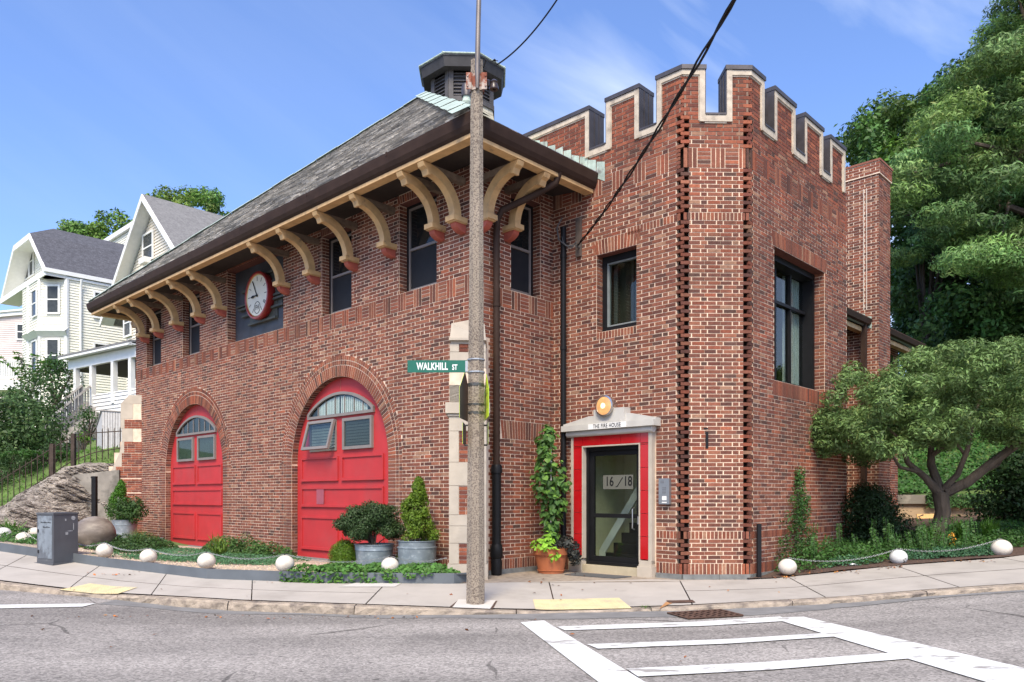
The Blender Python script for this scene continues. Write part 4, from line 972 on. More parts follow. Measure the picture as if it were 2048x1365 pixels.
b = MB(TB); b.box(-hw+.02, hw-.02, -.35, .33, 3.35, 3.8); b.build('core', M_mortar, core)
bq.build('quoin_stone', M_lime, core); br.build('brickwork', M_brick, core, colattr=True, fix=False)
# far-left buttress: stepped foot, seen from its side
TF = buttress((0, AL), -S2, S2, 1, .5, .5)
b = MB(TF); bq = MB(TF); br = MB(TF); hw = .28
steps = [(.3, 1.30, .62), (1.30, 1.62, .62), (1.62, 2.0, .62), (2.0, 2.3, .60), (2.3, 2.66, .46), (2.66, 2.95, .30), (2.95, 3.3, .24), (3.3, 3.55, .27), (3.55, 3.95, .27)]
for i, (z0, z1, nn) in enumerate(steps):
    b.box(-hw+.004, hw-.004, -.4, nn-.02, z0, z1)
    sw = .24 if i in (0, 2) else .34 if i in (1,) else .26
    if i in (6, 8): bq.box(-hw-.003, hw+.003, -.05, nn, z0+.003, z1-.003)
    elif i == 7: bq.box(-hw-.003, hw+.003, nn-.10, nn, z0+.003, z1-.003)
    elif i in (3, 4, 5):
        n2 = steps[i+1][2]; bq.prism([(-hw-.003, n_, z) for n_, z in ((n2-.06, z0), (nn, z0), (n2, z1), (n2-.06, z1))], (2*hw+.006, 0, 0))
    else: bq.box(-hw-.003, hw+.003, nn-sw, nn, z0+.003, z1-.003)
    zz = z0+.004
    while zz < z1-.03 and i not in (6, 8):
        x = -.4-random.choice((0, .1)); hi_ = nn-sw-.006 if i < 3 else (steps[i+1][2]-.066 if i in (3, 4, 5) else nn-.106)
        while x < hi_:
            if min(x+.19, hi_)-max(x, -.4) > .02: br.box(-hw-.006, -hw+.01, max(x, -.4), min(x+.19, hi_), zz, min(zz+.046, z1), bcol(1)); br.box(hw-.01, hw+.006, max(x, -.4), min(x+.19, hi_), zz, min(zz+.046, z1), bcol(1))
            x += .2
        zz += BH
bq.prism([(-hw-.003, n_, z) for n_, z in ((-.3, 3.95), (.27, 3.95), (.05, 4.18), (-.3, 4.18))], (2*hw+.006, 0, 0))
core2 = b.build('buttress', M_mortar, B); bq.build('quoin_stone', M_lime, core2); br.build('brickwork', M_brick, core2, colattr=True, fix=False)
# pale quoin stones also on the far corner of the wall itself handled above

# tower windows
def frame4(T, s0, s1, z0, z1, n0, n1, t, tb=None):
    f = MB(T); tb = tb or t; f.box(s0, s0+t, n0, n1, z0, z1); f.box(s1-t, s1, n0, n1, z0, z1); f.box(s0+t, s1-t, n0, n1, z1-tb, z1); f.box(s0+t, s1-t, n0, n1, z0, z0+t); return f
o = frame4(fC, CW[0], CW[1], CZ0, 5.33, -.26, -.15, .085, .11).build('window', M_black, B)
frame4(fC, CW[0]+.085, CW[1]-.085, 4.205, 5.22, -.24, -.17, .022).build('sash', mat('grey_sash', (.20, .22, .22), .5), o)
p = MB(fC); p.box(CW[0]+.10, CW[1]-.10, -.215, -.21, 4.22, 5.20); p.build('pane', glass('clear_glass'), o)
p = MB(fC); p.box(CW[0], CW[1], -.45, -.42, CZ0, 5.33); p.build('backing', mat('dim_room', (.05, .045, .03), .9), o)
p = MB(fC); 
for i in range(9): p.box(CW[0]+.40+i*.035, CW[0]+.42+i*.035, -.40, -.38+.02*(i % 2), 4.2, 5.25)
p.box(CW[0]+.10, CW[0]+.17, -.35, -.33, 4.2, 5.22); p.build('curtain', mat('dim_curtain', (.10, .10, .09), .9), o)
o = frame4(fE, EW[0], EW[1], 3.2835, 5.331, -.42, -.17, .07, .10).build('window', M_black, B)
p = MB(fE); zt = 4.66
p.box(EW[0]+.09, EW[1]-.09, -.38, -.29, zt-.025, zt+.025)
for s in (1.5, 2.07): p.box(s-.02, s+.02, -.38, -.30, 3.34, zt-.025); p.box(s-.02, s+.02, -.38, -.30, zt+.025, 5.21)
p.build('mullion', M_black, o)
p = MB(fE); p.box(EW[0]+.09, EW[1]-.09, -.35, -.345, 3.34, 5.21); p.build('pane', glass('clear_glass', (.8, .84, .84)), o)
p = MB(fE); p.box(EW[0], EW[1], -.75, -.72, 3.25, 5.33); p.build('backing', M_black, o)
p = MB(fE)
for i in range(15): p.box(2.08+i*.04, 2.115+i*.04, -.45, -.42+.02*(i % 2), 3.35, 5.22)
p.build('curtain', mat('sheer_curtain', (.70, .73, .72), .9, var=.1), o)

# entrance
M_door = M_black
ent = MB(fC); js = [(.47, .585), (1.86, 1.98)]
ent.box(.46, .50, -.02, .09, .50, 2.50); ent.box(1.94, 2.0, -.02, .09, .50, 2.50)
ent.box(.68, .70, -.02, .085, .52, 2.31); ent.box(1.765, 1.785, -.02, .085, .52, 2.31); ent.box(.70, 1.765, -.02, .085, 2.29, 2.31)
en = ent.build('entrance_surround', M_lime, B)
t = MB(fC)
for s0, s1 in ((.503, .677), (1.788, 1.937)):
    z = .56
    while z < 2.30: z1 = min(z+.345, 2.305); t.box(s0, s1, -.02, .075, z+.003, z1-.003); z = z1
    t.box(s0, s1, -.02, .075, 2.311, 2.49)
x = .68
while x < 1.78: x1 = min(x+.37, 1.786); t.box(x+.003, x1-.003, -.02, .075, 2.313, 2.487); x = x1
t.build('wall_tile', M_redtile, en)
b = MB(fC); b.box(.503, 1.937, -.02, .07, .52, 2.49) if False else None
for s0, s1 in ((.44, .69), (1.76, 2.02)):
    b.box(s0, s1, -.02, .12, .16, .46); b.box(s0+.015, s1-.015, -.02, .105, .46, .485); b.box(s0+.02, s1-.02, -.02, .10, .485, .545)
b.build('pilaster_base', M_lime, en)
b = MB(fC); b.box(.69, 1.76, -.3, .09, .20, .42); b.build('doorstep', mat('worn_threshold', (.42, .36, .25), .8, var=.15, ns=6), en)
# hood with the cylinder moulding, raised centre block
h = MB(fC); h.box(.34, 2.10, -.01, .20, 2.55, 2.64)
h.prism([(s, -.01, z) for s, z in ((.34, 2.64), (2.10, 2.64), (2.10, 2.67), (1.62, 2.77), (.86, 2.77), (.34, 2.67))], (0, .15, 0))
h.box(.98, 1.56, -.01, .17, 2.64, 2.86); h.box(1.04, 1.50, -.01, .19, 2.6401, 2.67)
hd = h.build('hood', mat('painted_limestone', (.47, .45, .41), .7, var=.1, ns=5), en)
h = MB(fC); h.tube([(.40, .10, 2.51), (2.04, .10, 2.51)], .052, 14); h.box(.42, 2.02, -.01, .06, 2.485, 2.55); h.build('roll_moulding', mat('painted_limestone', (.47, .45, .41)), hd, smooth=True)
h = MB(fC); h.box(.90, 1.62, .20, .206, 2.553, 2.637); h.build('name_plate', M_white, hd)
text('THE FIRE HOUSE', 'lettering', M_black, .088, face_matrix(fC, 1.26, .207, 2.593), hd, .001, sx=.74, spacing=1.1, fat=.0012)
# round lamp above the hood
lp = MB(lambda x, y, z: fC(1.22+x, y, 2.90+z)); lp.lathe([(0, -.0), (.11, .0), (.13, .05), (.15, .10), (.155, .20), (.165, .205), (.165, .225), (.14, .232), (.135, .222)], seg=32, axis='y')
lo = lp.build('lamp', mat('chrome', (.55, .5, .45), .2, .9, var=.1), B, smooth=True)
def emis(name, c, s_):
    m = bpy.data.materials.new(name); m.use_nodes = True; p = m.node_tree.nodes['Principled BSDF']; p.inputs['Base Color'].default_value = (c[0]*.3, c[1]*.3, c[2]*.3, 1)
    p.inputs['Emission Color'].default_value = (*c, 1); p.inputs['Emission Strength'].default_value = s_; p.inputs['Roughness'].default_value = .2
    t = m.node_tree; no = t.nodes.new('ShaderNodeTexNoise'); no.inputs['Scale'].default_value = 14; cr_ = t.nodes.new('ShaderNodeMapRange'); cr_.inputs['To Min'].default_value = s_*.3; cr_.inputs['To Max'].default_value = s_*1.7; co = t.nodes.new('ShaderNodeTexCoord')
    t.links.new(co.outputs['Object'], no.inputs['Vector']); t.links.new(no.outputs['Fac'], cr_.inputs['Value']); t.links.new(cr_.outputs[0], p.inputs['Emission Strength']); return m
lp = MB(lambda x, y, z: fC(1.22+x, y, 2.90+z)); lp.lathe([(0, .25), (.05, .248), (.10, .240), (.137, .225)], seg=28, axis='y'); lp.build('lamp_lens', emis('lit_amber_lens', (1, .50, .19), .42), lo, smooth=True)
lp = MB(lambda x, y, z: fC(1.22+x, y, 2.90+z)); lp.lathe([(0, .256), (.03, .254), (.045, .250)], seg=16, axis='y'); lp.build('bulb_glow', emis('warm_bulb', (1, .78, .45), 1.1), lo, smooth=True)
lp = MB(fC); lp.box(1.16, 1.28, -.01, .08, 2.70, 2.86); lp.build('lamp_bracket', M_redpend, lo)
# glass door
zd0, zd1 = .42, 2.285
dr = MB(fC); sA, sB = .72, 1.755
o = frame4(fC, .703, 1.762, .425, 2.288, -.10, -.0, .045, .06).build('door_frame', M_door, en)
d_ = frame4(fC, .75, 1.715, .43, 2.225, -.09, -.045, .075, .075); d_.box(.825, 1.64, -.09, -.045, 1.17, 1.235); d_.box(.825, 1.64, -.088, -.047, .505, .56)
do = d_.build('door', M_door, B)
p = MB(fC); p.box(.825, 1.64, -.072, -.066, .56, 1.17); p.box(.825, 1.64, -.072, -.066, 1.235, 2.15); p.build('pane', glass('clear_glass'), do)
p = MB(fC); p.tube([(1.60, -.045, 1.33), (1.60, .01, 1.31), (1.61, .02, 1.16), (1.60, .01, 1.02), (1.60, -.045, 1.0)], .012, 8); p.build('handle', mat('steel', (.5, .5, .5), .3, .9), do, smooth=True)
p = MB(fC); p.box(1.66, 1.70, -.045, -.035, 1.08, 1.2); p.build('lock_plate', mat('steel', (.5, .5, .5), .3, .9), do)
p = MB(fC); p.box(.99, 1.56, -.066, -.0645, 1.62, 1.84); p.build('frosted_strip', mat('frosted_vinyl', (.12, .12, .10), .6, var=.05), do)
text('16', 'number', M_black, .21, face_matrix(fC, 1.115, -.062, 1.735), do, .001, sx=.8, fat=.002); text('18', 'number', M_black, .21, face_matrix(fC, 1.465, -.062, 1.735), do, .001, sx=.8, fat=.002)
p = MB(fC); pts = [(1.24, -.061, 1.66), (1.27, -.061, 1.665), (1.33, -.061, 1.75), (1.37, -.061, 1.80)]; p.tube(pts, .006, 5); p.build('slash', M_black, do)
# vestibule behind the door: cream wall, stair with white skirting
p = MB(fC); M_cream = mat('cream_plaster', (.80, .74, .52), .8, var=.1)
p.box(.3, .60, -1.2, -.3, .42, 2.45); p.box(.3, 2.2, -1.25, -1.2, .42, 2.45); p.box(1.84, 1.9, -2.0, -.3, .42, 2.45); p.box(.3, 2.2, -2.0, -.3, 2.46, 2.5); p.box(.60, .603, -.3, -.02, .42, 2.45) ; p.box(.3, 2.2, -2, 0, .3, .415)
vs_ = p.build('vestibule', M_cream, B)
p = MB(fC)
for i in range(8): p.box(.74-.0+i*.1, 1.83, -.55-i*.08, -.47-i*.08, .42, .58+i*.165)
p.build('stair', mat('dark_carpet', (.02, .017, .016), .9), vs_)
p = MB(fC); p.prism([(.62, -.45, .42), (.62, -.45, .62), (1.60, -.45, 2.0), (1.66, -.45, 2.0), (1.66, -.45, 1.88), (.74, -.45, .58), (.74, -.45, .42)], (0, -.03, 0)); p.build('stair_string', M_white, vs_)
# intercom
p = MB(fC); p.box(2.10, 2.28, 0, .06, 1.39, 1.77); ic = p.build('intercom', mat('brushed_steel', (.32, .33, .34), .35, .7, var=.1), B)
p = MB(fC); p.box(2.13, 2.19, .06, .063, 1.70, 1.74) 
for i in range(4):
    for j in range(3): p.box(2.165+j*.022, 2.18+j*.022, .06, .064, 1.55+i*.025, 1.567+i*.025)
p.build('keypad', mat('keypad_grey', (.14, .15, .17), .5), ic)
p = MB(fC); p.box(2.16, 2.235, .06, .063, 1.45, 1.51); p.box(2.155, 2.24, .06, .063, 1.41, 1.425); p.build('name_label', M_white, ic)
# door mat
b = MB(); q = [(1.02, 12.05), (1.78, 11.45), (1.50, 11.22), (.80, 11.75)]; b.prism([(x, y, .305) for x, y in q], (0, 0, .012)); tag(b.build('door_mat', mat('grey_doormat', (.085, .085, .085), .95, var=.3, ns=60), None), 'dark grey door mat in front of the glass entrance door', 'door mat')

# rainwater pipes
p = MB(); pipes = []
def Lp(T, s, n, z): return T(s, n, z)
b = MB(); b.tube([fB(.98, .84, 6.42), fB(.95, .80, 6.26), fB(.74, .55, 6.08), fB(.42, .18, 5.86), fB(.38, .11, 5.72), fB(.38, .10, 5.5), fB(.38, .10, 1.95)], .052, 12)
b.lathe([(.062, 0), (.062, .05)], fB(.38, .10, 4.4), 12); o = b.build('downpipe', M_gutter, B, smooth=True)
b = MB(); b.tube([fB(.38, .10, 1.98), fB(.38, .10, .62)], .068, 14)
b.lathe([(.085, 0), (.085, .10), (.07, .13)], fB(.38, .10, 1.86), 14); b.lathe([(.07, 0), (.095, .03), (.095, .16), (.085, .2), (.075, .23)], fB(.38, .10, .55), 14); b.lathe([(.06, 0), (.08, .02), (.085, .2), (.075, .26)], fB(.38, .10, .30), 14); b.build('downpipe_foot', M_black, o, smooth=True)
b = MB(); b.tube([fC(.30, .09, 5.9), fC(.30, .09, 3.8), fC(.30, .09, 2.0), fC(.30, .09, .4)], .045, 12)
for z in (3.9, 2.1, 5.4): b.lathe([(.056, 0), (.056, .06)], fC(.30, .09, z), 12)
b.box(*sorted((fC(.2, 0, 0)[0], fC(.2, 0, 0)[0])), 0, 0, 0, 0) if False else None
b.build('downpipe', M_black, B, smooth=True)
# service bracket board, conduit and knot of wires on the tower
b = MB(fC); b.box(.52, .62, 0, .05, 5.38, 6.0); sbk = b.build('wire_bracket', mat('weathered_board', (.10, .075, .06), .9, var=.3), B)
b = MB(fC); b.tube([(.60, .05, 5.52), (.60, .12, 5.52)], .022, 6); b.tube([(.3, .12, 6.05), (.22, .16, 5.9), (.25, .15, 5.7), (.38, .12, 5.58), (.5, .1, 5.55), (.58, .1, 5.6)], .012, 6); b.tube([(.3, .13, 5.75), (.36, .16, 5.62), (.48, .13, 5.5), (.6, .1, 5.56)], .006, 5); b.build('cable_loop', mat('grey_cable', (.10, .10, .10), .6), sbk)
# small vent on the D face (dark slot)
b = MB(fD); b.box(.31, .37, .0, .010, 2.48, 2.50); b.box(.335, .375, 0, .0095, 2.2, 2.44); b.build('wall_slot', M_black, wd)

# copper step flashing where the main roof meets the tower
b = MB(fC); random.seed(5)
for i in range(9):
    s = .93-.17*i-.02; zt_ = ZE+.04+(.92-(s))*.667 if False else ZE+.05+max(0, (.85-s))*.62; w_ = .17
    b.add([(s, .010+.004*(i % 2), zt_-.12), (s+w_, .012+.004*(i % 2), zt_-.22), (s+w_, .012+.004*(i % 2), zt_+.08+random.uniform(-.03, .03)), (s+.01, .010+.004*(i % 2), zt_+.12+random.uniform(-.03, .03))], [(0, 1, 2, 3)])
b.build('step_flashing', M_copper, B, fix=False)

# ventilation cupola astride the ridge
cb_, ca_ = 5.78, 6.50; CUZ = -.12
def oct_ring(r_, z, rot=PI/8): r_ *= .9; return [(cb_+r_*math.cos(rot+i*PI/4), ca_+r_*math.sin(rot+i*PI/4), z) for i in range(8)]
def loft(rs, m, name, parent, colf=None, cap=True):
    mb = MB()
    for (r0, z0), (r1, z1) in zip(rs[:-1], rs[1:]):
        a, c = oct_ring(r0, z0), oct_ring(r1, z1)
        mb.add(a+c, [(i, (i+1) % 8, 8+(i+1) % 8, 8+i) for i in range(8)])
    if cap: mb.add(oct_ring(*rs[-1]), [tuple(range(8))]); mb.add(oct_ring(*rs[0]), [tuple(range(8))])
    return mb.build(name, m, parent)
cu = loft([(1.20, 10.4), (1.05, 10.9), (.97, 11.3), (.93, 11.5)], mat('pale_wood_shingle', (.46, .42, .32), .85, var=.25, ns=4), 'cupola', B)
mb = MB(); 
for r_i in range(7):
    z0 = 10.42+r_i*.155
    for i in range(8):
        rr = .93+.20*max(0, (11.6-z0)/1.1)**1.6+.018; a = Vector(oct_ring(rr, z0)[i]); c = Vector(oct_ring(rr, z0)[(i+1) % 8]); a2 = Vector(oct_ring(rr-.03, z0+.15)[i]); c2 = Vector(oct_ring(rr-.03, z0+.15)[(i+1) % 8]); n = 4
        for k in range(n):
            t0, t1 = k/n+.012, (k+1)/n-.012; sh = (.12 if r_i % 2 else 0)
            q = random.uniform(.8, 1.1); mb.add([tuple(a.lerp(c, t0)), tuple(a.lerp(c, t1)), tuple(a2.lerp(c2, t1)), tuple(a2.lerp(c2, t0))], [(0, 1, 2, 3)], (q, q, q))
mb.build('shingles', mat('cream_shingle', (.50, .46, .36), .85, var=.15, attr=True), cu, fix=False, colattr=True)
loft([(.90, 11.500), (.90, 12.430)], M_lead, 'louver_core', cu)
mb = MB(); ml = MB(); mbk = MB()
for i in range(8):
    a, c = Vector(oct_ring(.95, 0)[i]), Vector(oct_ring(.95, 0)[(i+1) % 8]); mid = (a+c)/2; nrm = (mid-Vector((cb_, ca_, 0))).normalized(); e = (c-a).normalized(); L_ = (c-a).length
    def bx2(m2, s0, s1, n0, n1, z0, z1): m2.add([tuple(a+e*s+nrm*n_+Vector((0, 0, z))) for z in (z0, z1) for n_ in (n0, n1) for s in (s0, s1)], [(0, 1, 3, 2), (4, 6, 7, 5), (0, 4, 5, 1), (2, 3, 7, 6), (0, 2, 6, 4), (1, 5, 7, 3)])
    bx2(mb, 0, .12, -.05, .02, 11.540, 12.380); bx2(mb, L_-.12, L_, -.05, .02, 11.540, 12.380); bx2(mb, .12, L_-.12, -.05, .02, 12.240, 12.380); bx2(mb, 0, L_, -.05, .035, 11.480, 11.600)
    bx2(mbk, .12, L_-.12, -.06, -.045, 11.600, 12.240)
    for k in range(7):
        z = 11.630+k*.09; ml.add([tuple(a+e*s+nrm*n_+Vector((0, 0, zz))) for s in (.12, L_-.12) for n_, zz in ((.005, z), (.005, z+.014), (-.045, z+.06), (-.045, z+.046))], [(0, 1, 2, 3), (4, 5, 6, 7), (0, 1, 5, 4), (1, 2, 6, 5), (2, 3, 7, 6), (3, 0, 4, 7)])
M_lou = mat('dark_louver_wood', (.075, .068, .068), .7, var=.25, ns=8)
mb.build('louver_frame', M_lou, cu); ml.build('louver_slat', M_lou, cu); mbk.build('louver_back', M_black, cu)
loft([(1.22, 12.240), (1.27, 12.430), (1.28, 12.480)], mat('charcoal_wood', (.035, .033, .035), .7, var=.3), 'cupola_eaves', cu)
loft([(1.30, 12.480), (1.31, 12.510), (.0, 12.930)], M_slate if False else mat('dull_slate', (.10, .10, .10), .6, var=.3), 'cupola_roof', cu)
mb = MB()
for i in range(8):
    a = Vector(oct_ring(1.32, 12.530)[i]); ap_ = Vector((cb_, ca_, 12.960)); mb.tube([a, ap_], .035, 6)
    c = Vector(oct_ring(1.32, 12.520)[(i+1) % 8]); mb.tube([a, c], .022, 5)
mb.build('copper_trim', M_copper, cu)
# vent pipe near the cupola
b = MB(); vp = (3.75, 4.18); b.lathe([(.09, 0), (.09, .35), (.105, .37), (.105, .40), (.09, .42), (.09, .6)], (*vp, 9.9), 14); vo = b.build('vent_pipe', M_copper, B, smooth=True)
b = MB(); b.lathe([(.115, 0), (.115, .22), (.085, .28), (0, .30)], (*vp, 10.40), 14); b.build('vent_cowl', M_lead, vo, smooth=True)

# chimney behind the tower
Cw = Vector((7.77, 16.3)); rel = Cw-K0; ch_b, ch_a = rel.dot(V), rel.dot(U)
def fCh1(s, n, z): return (ch_b-n, ch_a+1.3-s, z)      # face turned to the left
def fCh2(s, n, z): return (ch_b+s, ch_a-n, z)          # face turned to the right
b = MB(); b.box(ch_b, ch_b+.73, ch_a, ch_a+1.3, .2, 8.35); b.box(ch_b-.03, ch_b+.76, ch_a-.03, ch_a+1.33, 8.35, 8.62); b.box(ch_b+.2, ch_b+.5, ch_a+.3, ch_a+.9, 8.62, 8.7); cho = b.build('chimney', M_mortar, B)
for T_, l_ in ((fCh1, 1.3), (fCh2, .73)):
    b = MB(T_); bricks(b, 'A', 0, l_, .3, 8.35); b.build('brickwork', M_brick, cho, fix=False, colattr=True)
    b = MB(lambda s, n, z, T_=T_: T_(s, n+.03, z)); bricks(b, 'D', -.03, l_+.03, 8.36, 8.62); b.build('corbelled_course', M_brick, cho, fix=False, colattr=True)
b = MB(); b.box(ch_b-.05, ch_b+.78, ch_a-.05, ch_a+1.35, 8.62, 8.66); b.build('chimney_cap', M_brick2 if False else mat('chimney_cap_brick', (.24, .09, .06), .9), cho)
b = MB(); b.lathe([(.06, 0), (.06, .22), (.13, .20), (.14, .24), (.05, .32), (0, .33)], (ch_b+.35, ch_a+1.15, 8.6), 12); b.build('chimney_pot', M_white, cho, smooth=True)
b = MB(fCh1)
for s in (.52, 1.0, 1.06): b.box(s-.007, s+.007, 0, .009, 5.5, 8.1)
b.build('pale_joint', mat('fresh_mortar', (.62, .55, .46), .9), cho)
b = MB(fCh1)
for i in range(6):
    s = .35+i*.135; zt_ = 5.62-(i*.075); b.add([(s, .012+.004*(i % 2), zt_-.10), (s+.14, .012+.004*(i % 2), zt_-.16), (s+.14, .012+.004*(i % 2), zt_+.10), (s, .012+.004*(i % 2), zt_+.12)], [(0, 1, 2, 3)])
b.build('step_flashing', M_copper, cho, fix=False)
# rear wing: eaves between tower and chimney and beyond, wall set back
wb0 = Pb+EL
ea = ch_a+.17                                          # outer line of the rear eaves (local y)
b = MB(); b.box(wb0, ch_b+3.6, ea+.55, ea+.85, .2, 5.3); rw = b.build('rear_wall', M_mortar, B)
b = MB(lambda s, n, z: (s, ea+.55-n, z)); bricks(b, 'B', wb0-.3, ch_b+3.6, .3, 5.3); b.build('brickwork', M_brick, rw, fix=False, colattr=True)
ze = 5.27
b = MB(); b.prism([(wb0-.3, y, z) for y, z in ((ea, ze-.02), (ea+.02, ze+.04), (ea+3.5, ze+2.3), (ea+3.5, ze+2.2), (ea+.6, ze+.1), (ea+.05, ze-.16))], (ch_b+3.76-wb0+.3, 0, 0)); rr_ = b.build('rear_roof', M_slate, B)
b = MB(); b.prism([(wb0-.3, y, z) for y, z in ((ea-.03, ze+.03), (ea-.05, ze), (ea-.02, ze-.10), (ea+.06, ze-.13), (ea+.09, ze-.13), (ea+.09, ze+.03))], (ch_b+3.8-wb0+.3, 0, 0)); b.build('gutter', M_gutter, rr_)
b = MB(); b.prism([(wb0-.3, y, z) for y, z in ((ea+.10, ze-.16), (ea+.10, ze-.26), (ea+.24, ze-.26), (ea+.24, ze-.16))], (ch_b+3.6-wb0+.3, 0, 0)); b.build('eaves_beam', M_tan, rr_)
b = MB(); b.box(ch_b+3.5, ch_b+3.9, ea+.0, ea+3.4, ze-.02, ze+.03) ; b.build('roof_edge', M_copper, rr_)
b = MB(); b.box(ch_b-.22, ch_b-.12, ea+.02, ea+.12, .3, ze-.1); b.build('downpipe', M_gutter, B)
b = MB(); b.box(ch_b+1.02, ch_b+1.12, ea+.30, ea+.40, .3, ze-.1); b.build('downpipe', M_gutter, B)
b = MB(); b.box(ch_b+1.3, ch_b+3.2, ea+.53, ea+.545, 3.6, 5.0); b.build('window', M_dglass, B)

# ============================================================ STREET FURNITURE
M_aggr = mat('aggregate_concrete', (.29, .24, .185), .9, var=.15, ns=2.5, bump=1.0, bs=70, bdist=.012, c2=(.13, .10, .08), c2s=55, c2lo=.48, c2hi=.58)
pf = onwalk(951, 1207)
def pole_xy(z): return (pf.x+(z-pf.z)*.0026, pf.y)
pole = thing('street_light_pole', 'octagonal exposed aggregate concrete pole with a metal mast on top, standing on the pavement by the building corner', 'street pole')
b = MB(); rings = []
zs = lin(pf.z-.02, 6.80, 12); seg = 8; vs = []
for z in zs:
    r_ = .118-.041*(z-pf.z)/6.6; X, Y = pole_xy(z); vs += [(X+r_*math.cos(PI/8+k*PI/4), Y+r_*math.sin(PI/8+k*PI/4), z) for k in range(8)]
b.add(vs, [(i*8+k, i*8+(k+1) % 8, (i+1)*8+(k+1) % 8, (i+1)*8+k) for i in range(11) for k in range(8)]+[tuple(range(88, 96))]); b.build('shaft', M_aggr, pole)
zb0 = ZP(186, pf.y)
X, Y = pole_xy(zb0); b = MB(); b.lathe([(.088, 0), (.092, .0), (.092, .20), (.088, .20)], (X, Y, zb0), 8); b.box(X-.125, X-.06, Y-.09, Y-.075, zb0, zb0+.2); b.box(X+.06, X+.125, Y-.09, Y-.075, zb0, zb0+.2)
for sx in (-.108, .108):
    for dz in (.04, .16): b.lathe([(0, -.012), (.012, -.012), (.012, 0)], (X+sx, Y-.09, zb0+dz), 6, 'y')
br_ = b.build('mast_bracket', mat('rusted_white_bracket', (.40, .33, .28), .8, var=.3, ns=12, c2=(.22, .06, .03), c2s=9, c2lo=.42, c2hi=.52), pole)
b = MB(); b.tube([(X+.01, Y-.10, zb0), (X+.012, Y-.11, zb0+.25), (X+.022, Y-.11, 7.2), (X+.06, Y-.12, 8.6), (X+.15, Y-.35, 9.6), (X+.2, Y-1.0, 10.1), (X+.25, Y-2.2, 10.3)], [.020, .032, .030, .028, .026, .024, .024], 12); b.build('mast', mat('weathered_steel_tube', (.20, .17, .15), .5, .5, var=.3, ns=4), pole, smooth=True)
b = MB(); b.box(X+.15, X+.35, Y-2.9, Y-2.1, 10.22, 10.36); b.build('lamp_head', M_lead, pole)
b = MB(); X2, Y2 = pole_xy(6.5); b.lathe([(.083, 0), (.086, .02), (.083, .04)], (X2, Y2, 6.52), 8); b.tube([(X2+.06, Y2, 6.55), (X2+.15, Y2-.02, 6.53)], .035, 8); b.lathe([(.02, -.03), (.055, -.03), (.055, .0), (.04, .04), (.05, .06), (.02, .09)], (X2+.21, Y2-.03, 6.47), 12); b.build('insulator', mat('dark_insulator', (.05, .035, .03), .3), pole, smooth=True)
# wires
def sag(p, q, s, n=16): p, q = Vector(p), Vector(q); return [p.lerp(q, t)-Vector((0, 0, s*4*t*(1-t))) for t in lin(0, 1, n)]
w0 = PT(992, 124, 9.15)
b = MB(); b.tube([(X2+.08, Y2, 6.72)]+[PT(972, 120, 9.15), PT(980, 124, 9.15)], .006, 5); b.tube([PT(980, 123, 9.15), PT(996, 122, 9.15)], .005, 5); b.tube([PT(990, 124, 9.15), PT(994, 130, 9.15)]+sag(PT(994, 130, 9.15), PT(1150, -58, 8.2), .12), .0085, 6); b.lathe([(0, -.01), (.02, 0), (0, .02)], tuple(PT(989, 121, 9.15)), 8)
tag(b.build('overhead_wire', M_black, None), 'thin black wire running from the pole top up to the right', 'wire')
b = MB(); st = Vector((*(B.matrix_world.inverted() @ Vector((0, 0, 0)) if False else (0, 0)), 0))
def Lw(p): x, y, z = p; return Vector((K0.x+V.x*x+U.x*y, K0.y+V.y*x+U.y*y, z))
ws = Lw(fC(.62, .12, 5.53)); we_ = PT(1475, -10, 5.5); mid1 = PT(1300, 255, 8.3)
path = sag(ws, we_, .12, 40)
for k, r_ in ((0, .011), (1, .010)):
    b.tube([p+Vector((.012*math.cos(i*.9+k*PI), 0, .012*math.sin(i*.9+k*PI)+k*.01*i/40)) for i, p in enumerate(path)], r_, 6)
tag(b.build('service_cable', M_black, None), 'thick twisted black service cable from the tower wall up over the street', 'cable')

# street name sign
M_green = mat('sign_green', (.0, .105, .065), .4, var=.06, ns=9); M_signw = mat('sign_white', (.75, .75, .74), .5, var=.03)
yz = pf.y-.02; sg = thing('street_sign', 'green street name sign with white letters fixed to the concrete pole', 'street sign', (0, 0, 0))
x0, x1 = XP(815, yz), XP(934, yz); zt_, zb2 = ZP(721, yz), ZP(745.5, yz)
b = MB(); rr_ = .012; b.box(x0, x1, yz-.004, yz+.004, zb2, zt_); b.build('sign_blade', M_green, sg)
Mx = Matrix.Translation((XP(864.5, yz), yz-.0055, (zt_+zb2)/2-.004)) @ Matrix.Rotation(PI/2, 4, 'X')
text('WALKHILL', 'lettering', M_signw, .122, Mx, sg, .0008, sx=.63, fat=.003, spacing=1.03); text('ST', 'lettering', M_signw, .092, Matrix.Translation((XP(909.5, yz), yz-.0055, (zt_+zb2)/2-.014)) @ Matrix.Rotation(PI/2, 4, 'X'), sg, .0008, sx=.66, fat=.0022)
b = MB(); X, Y = pole_xy(3.0)
for py in (720, 731+14): 
    z = ZP(py, yz); b.lathe([(.1045, 0), (.108, 0), (.108, .016), (.1045, .016)], (X, Y, z-.008), 16)
b.box(x1-.02, x1+.01, yz-.012, yz+.012, zb2+.01, zt_-.01); b.build('sign_clamp', mat('galvanised_clamp', (.42, .43, .43), .4, .6), sg)
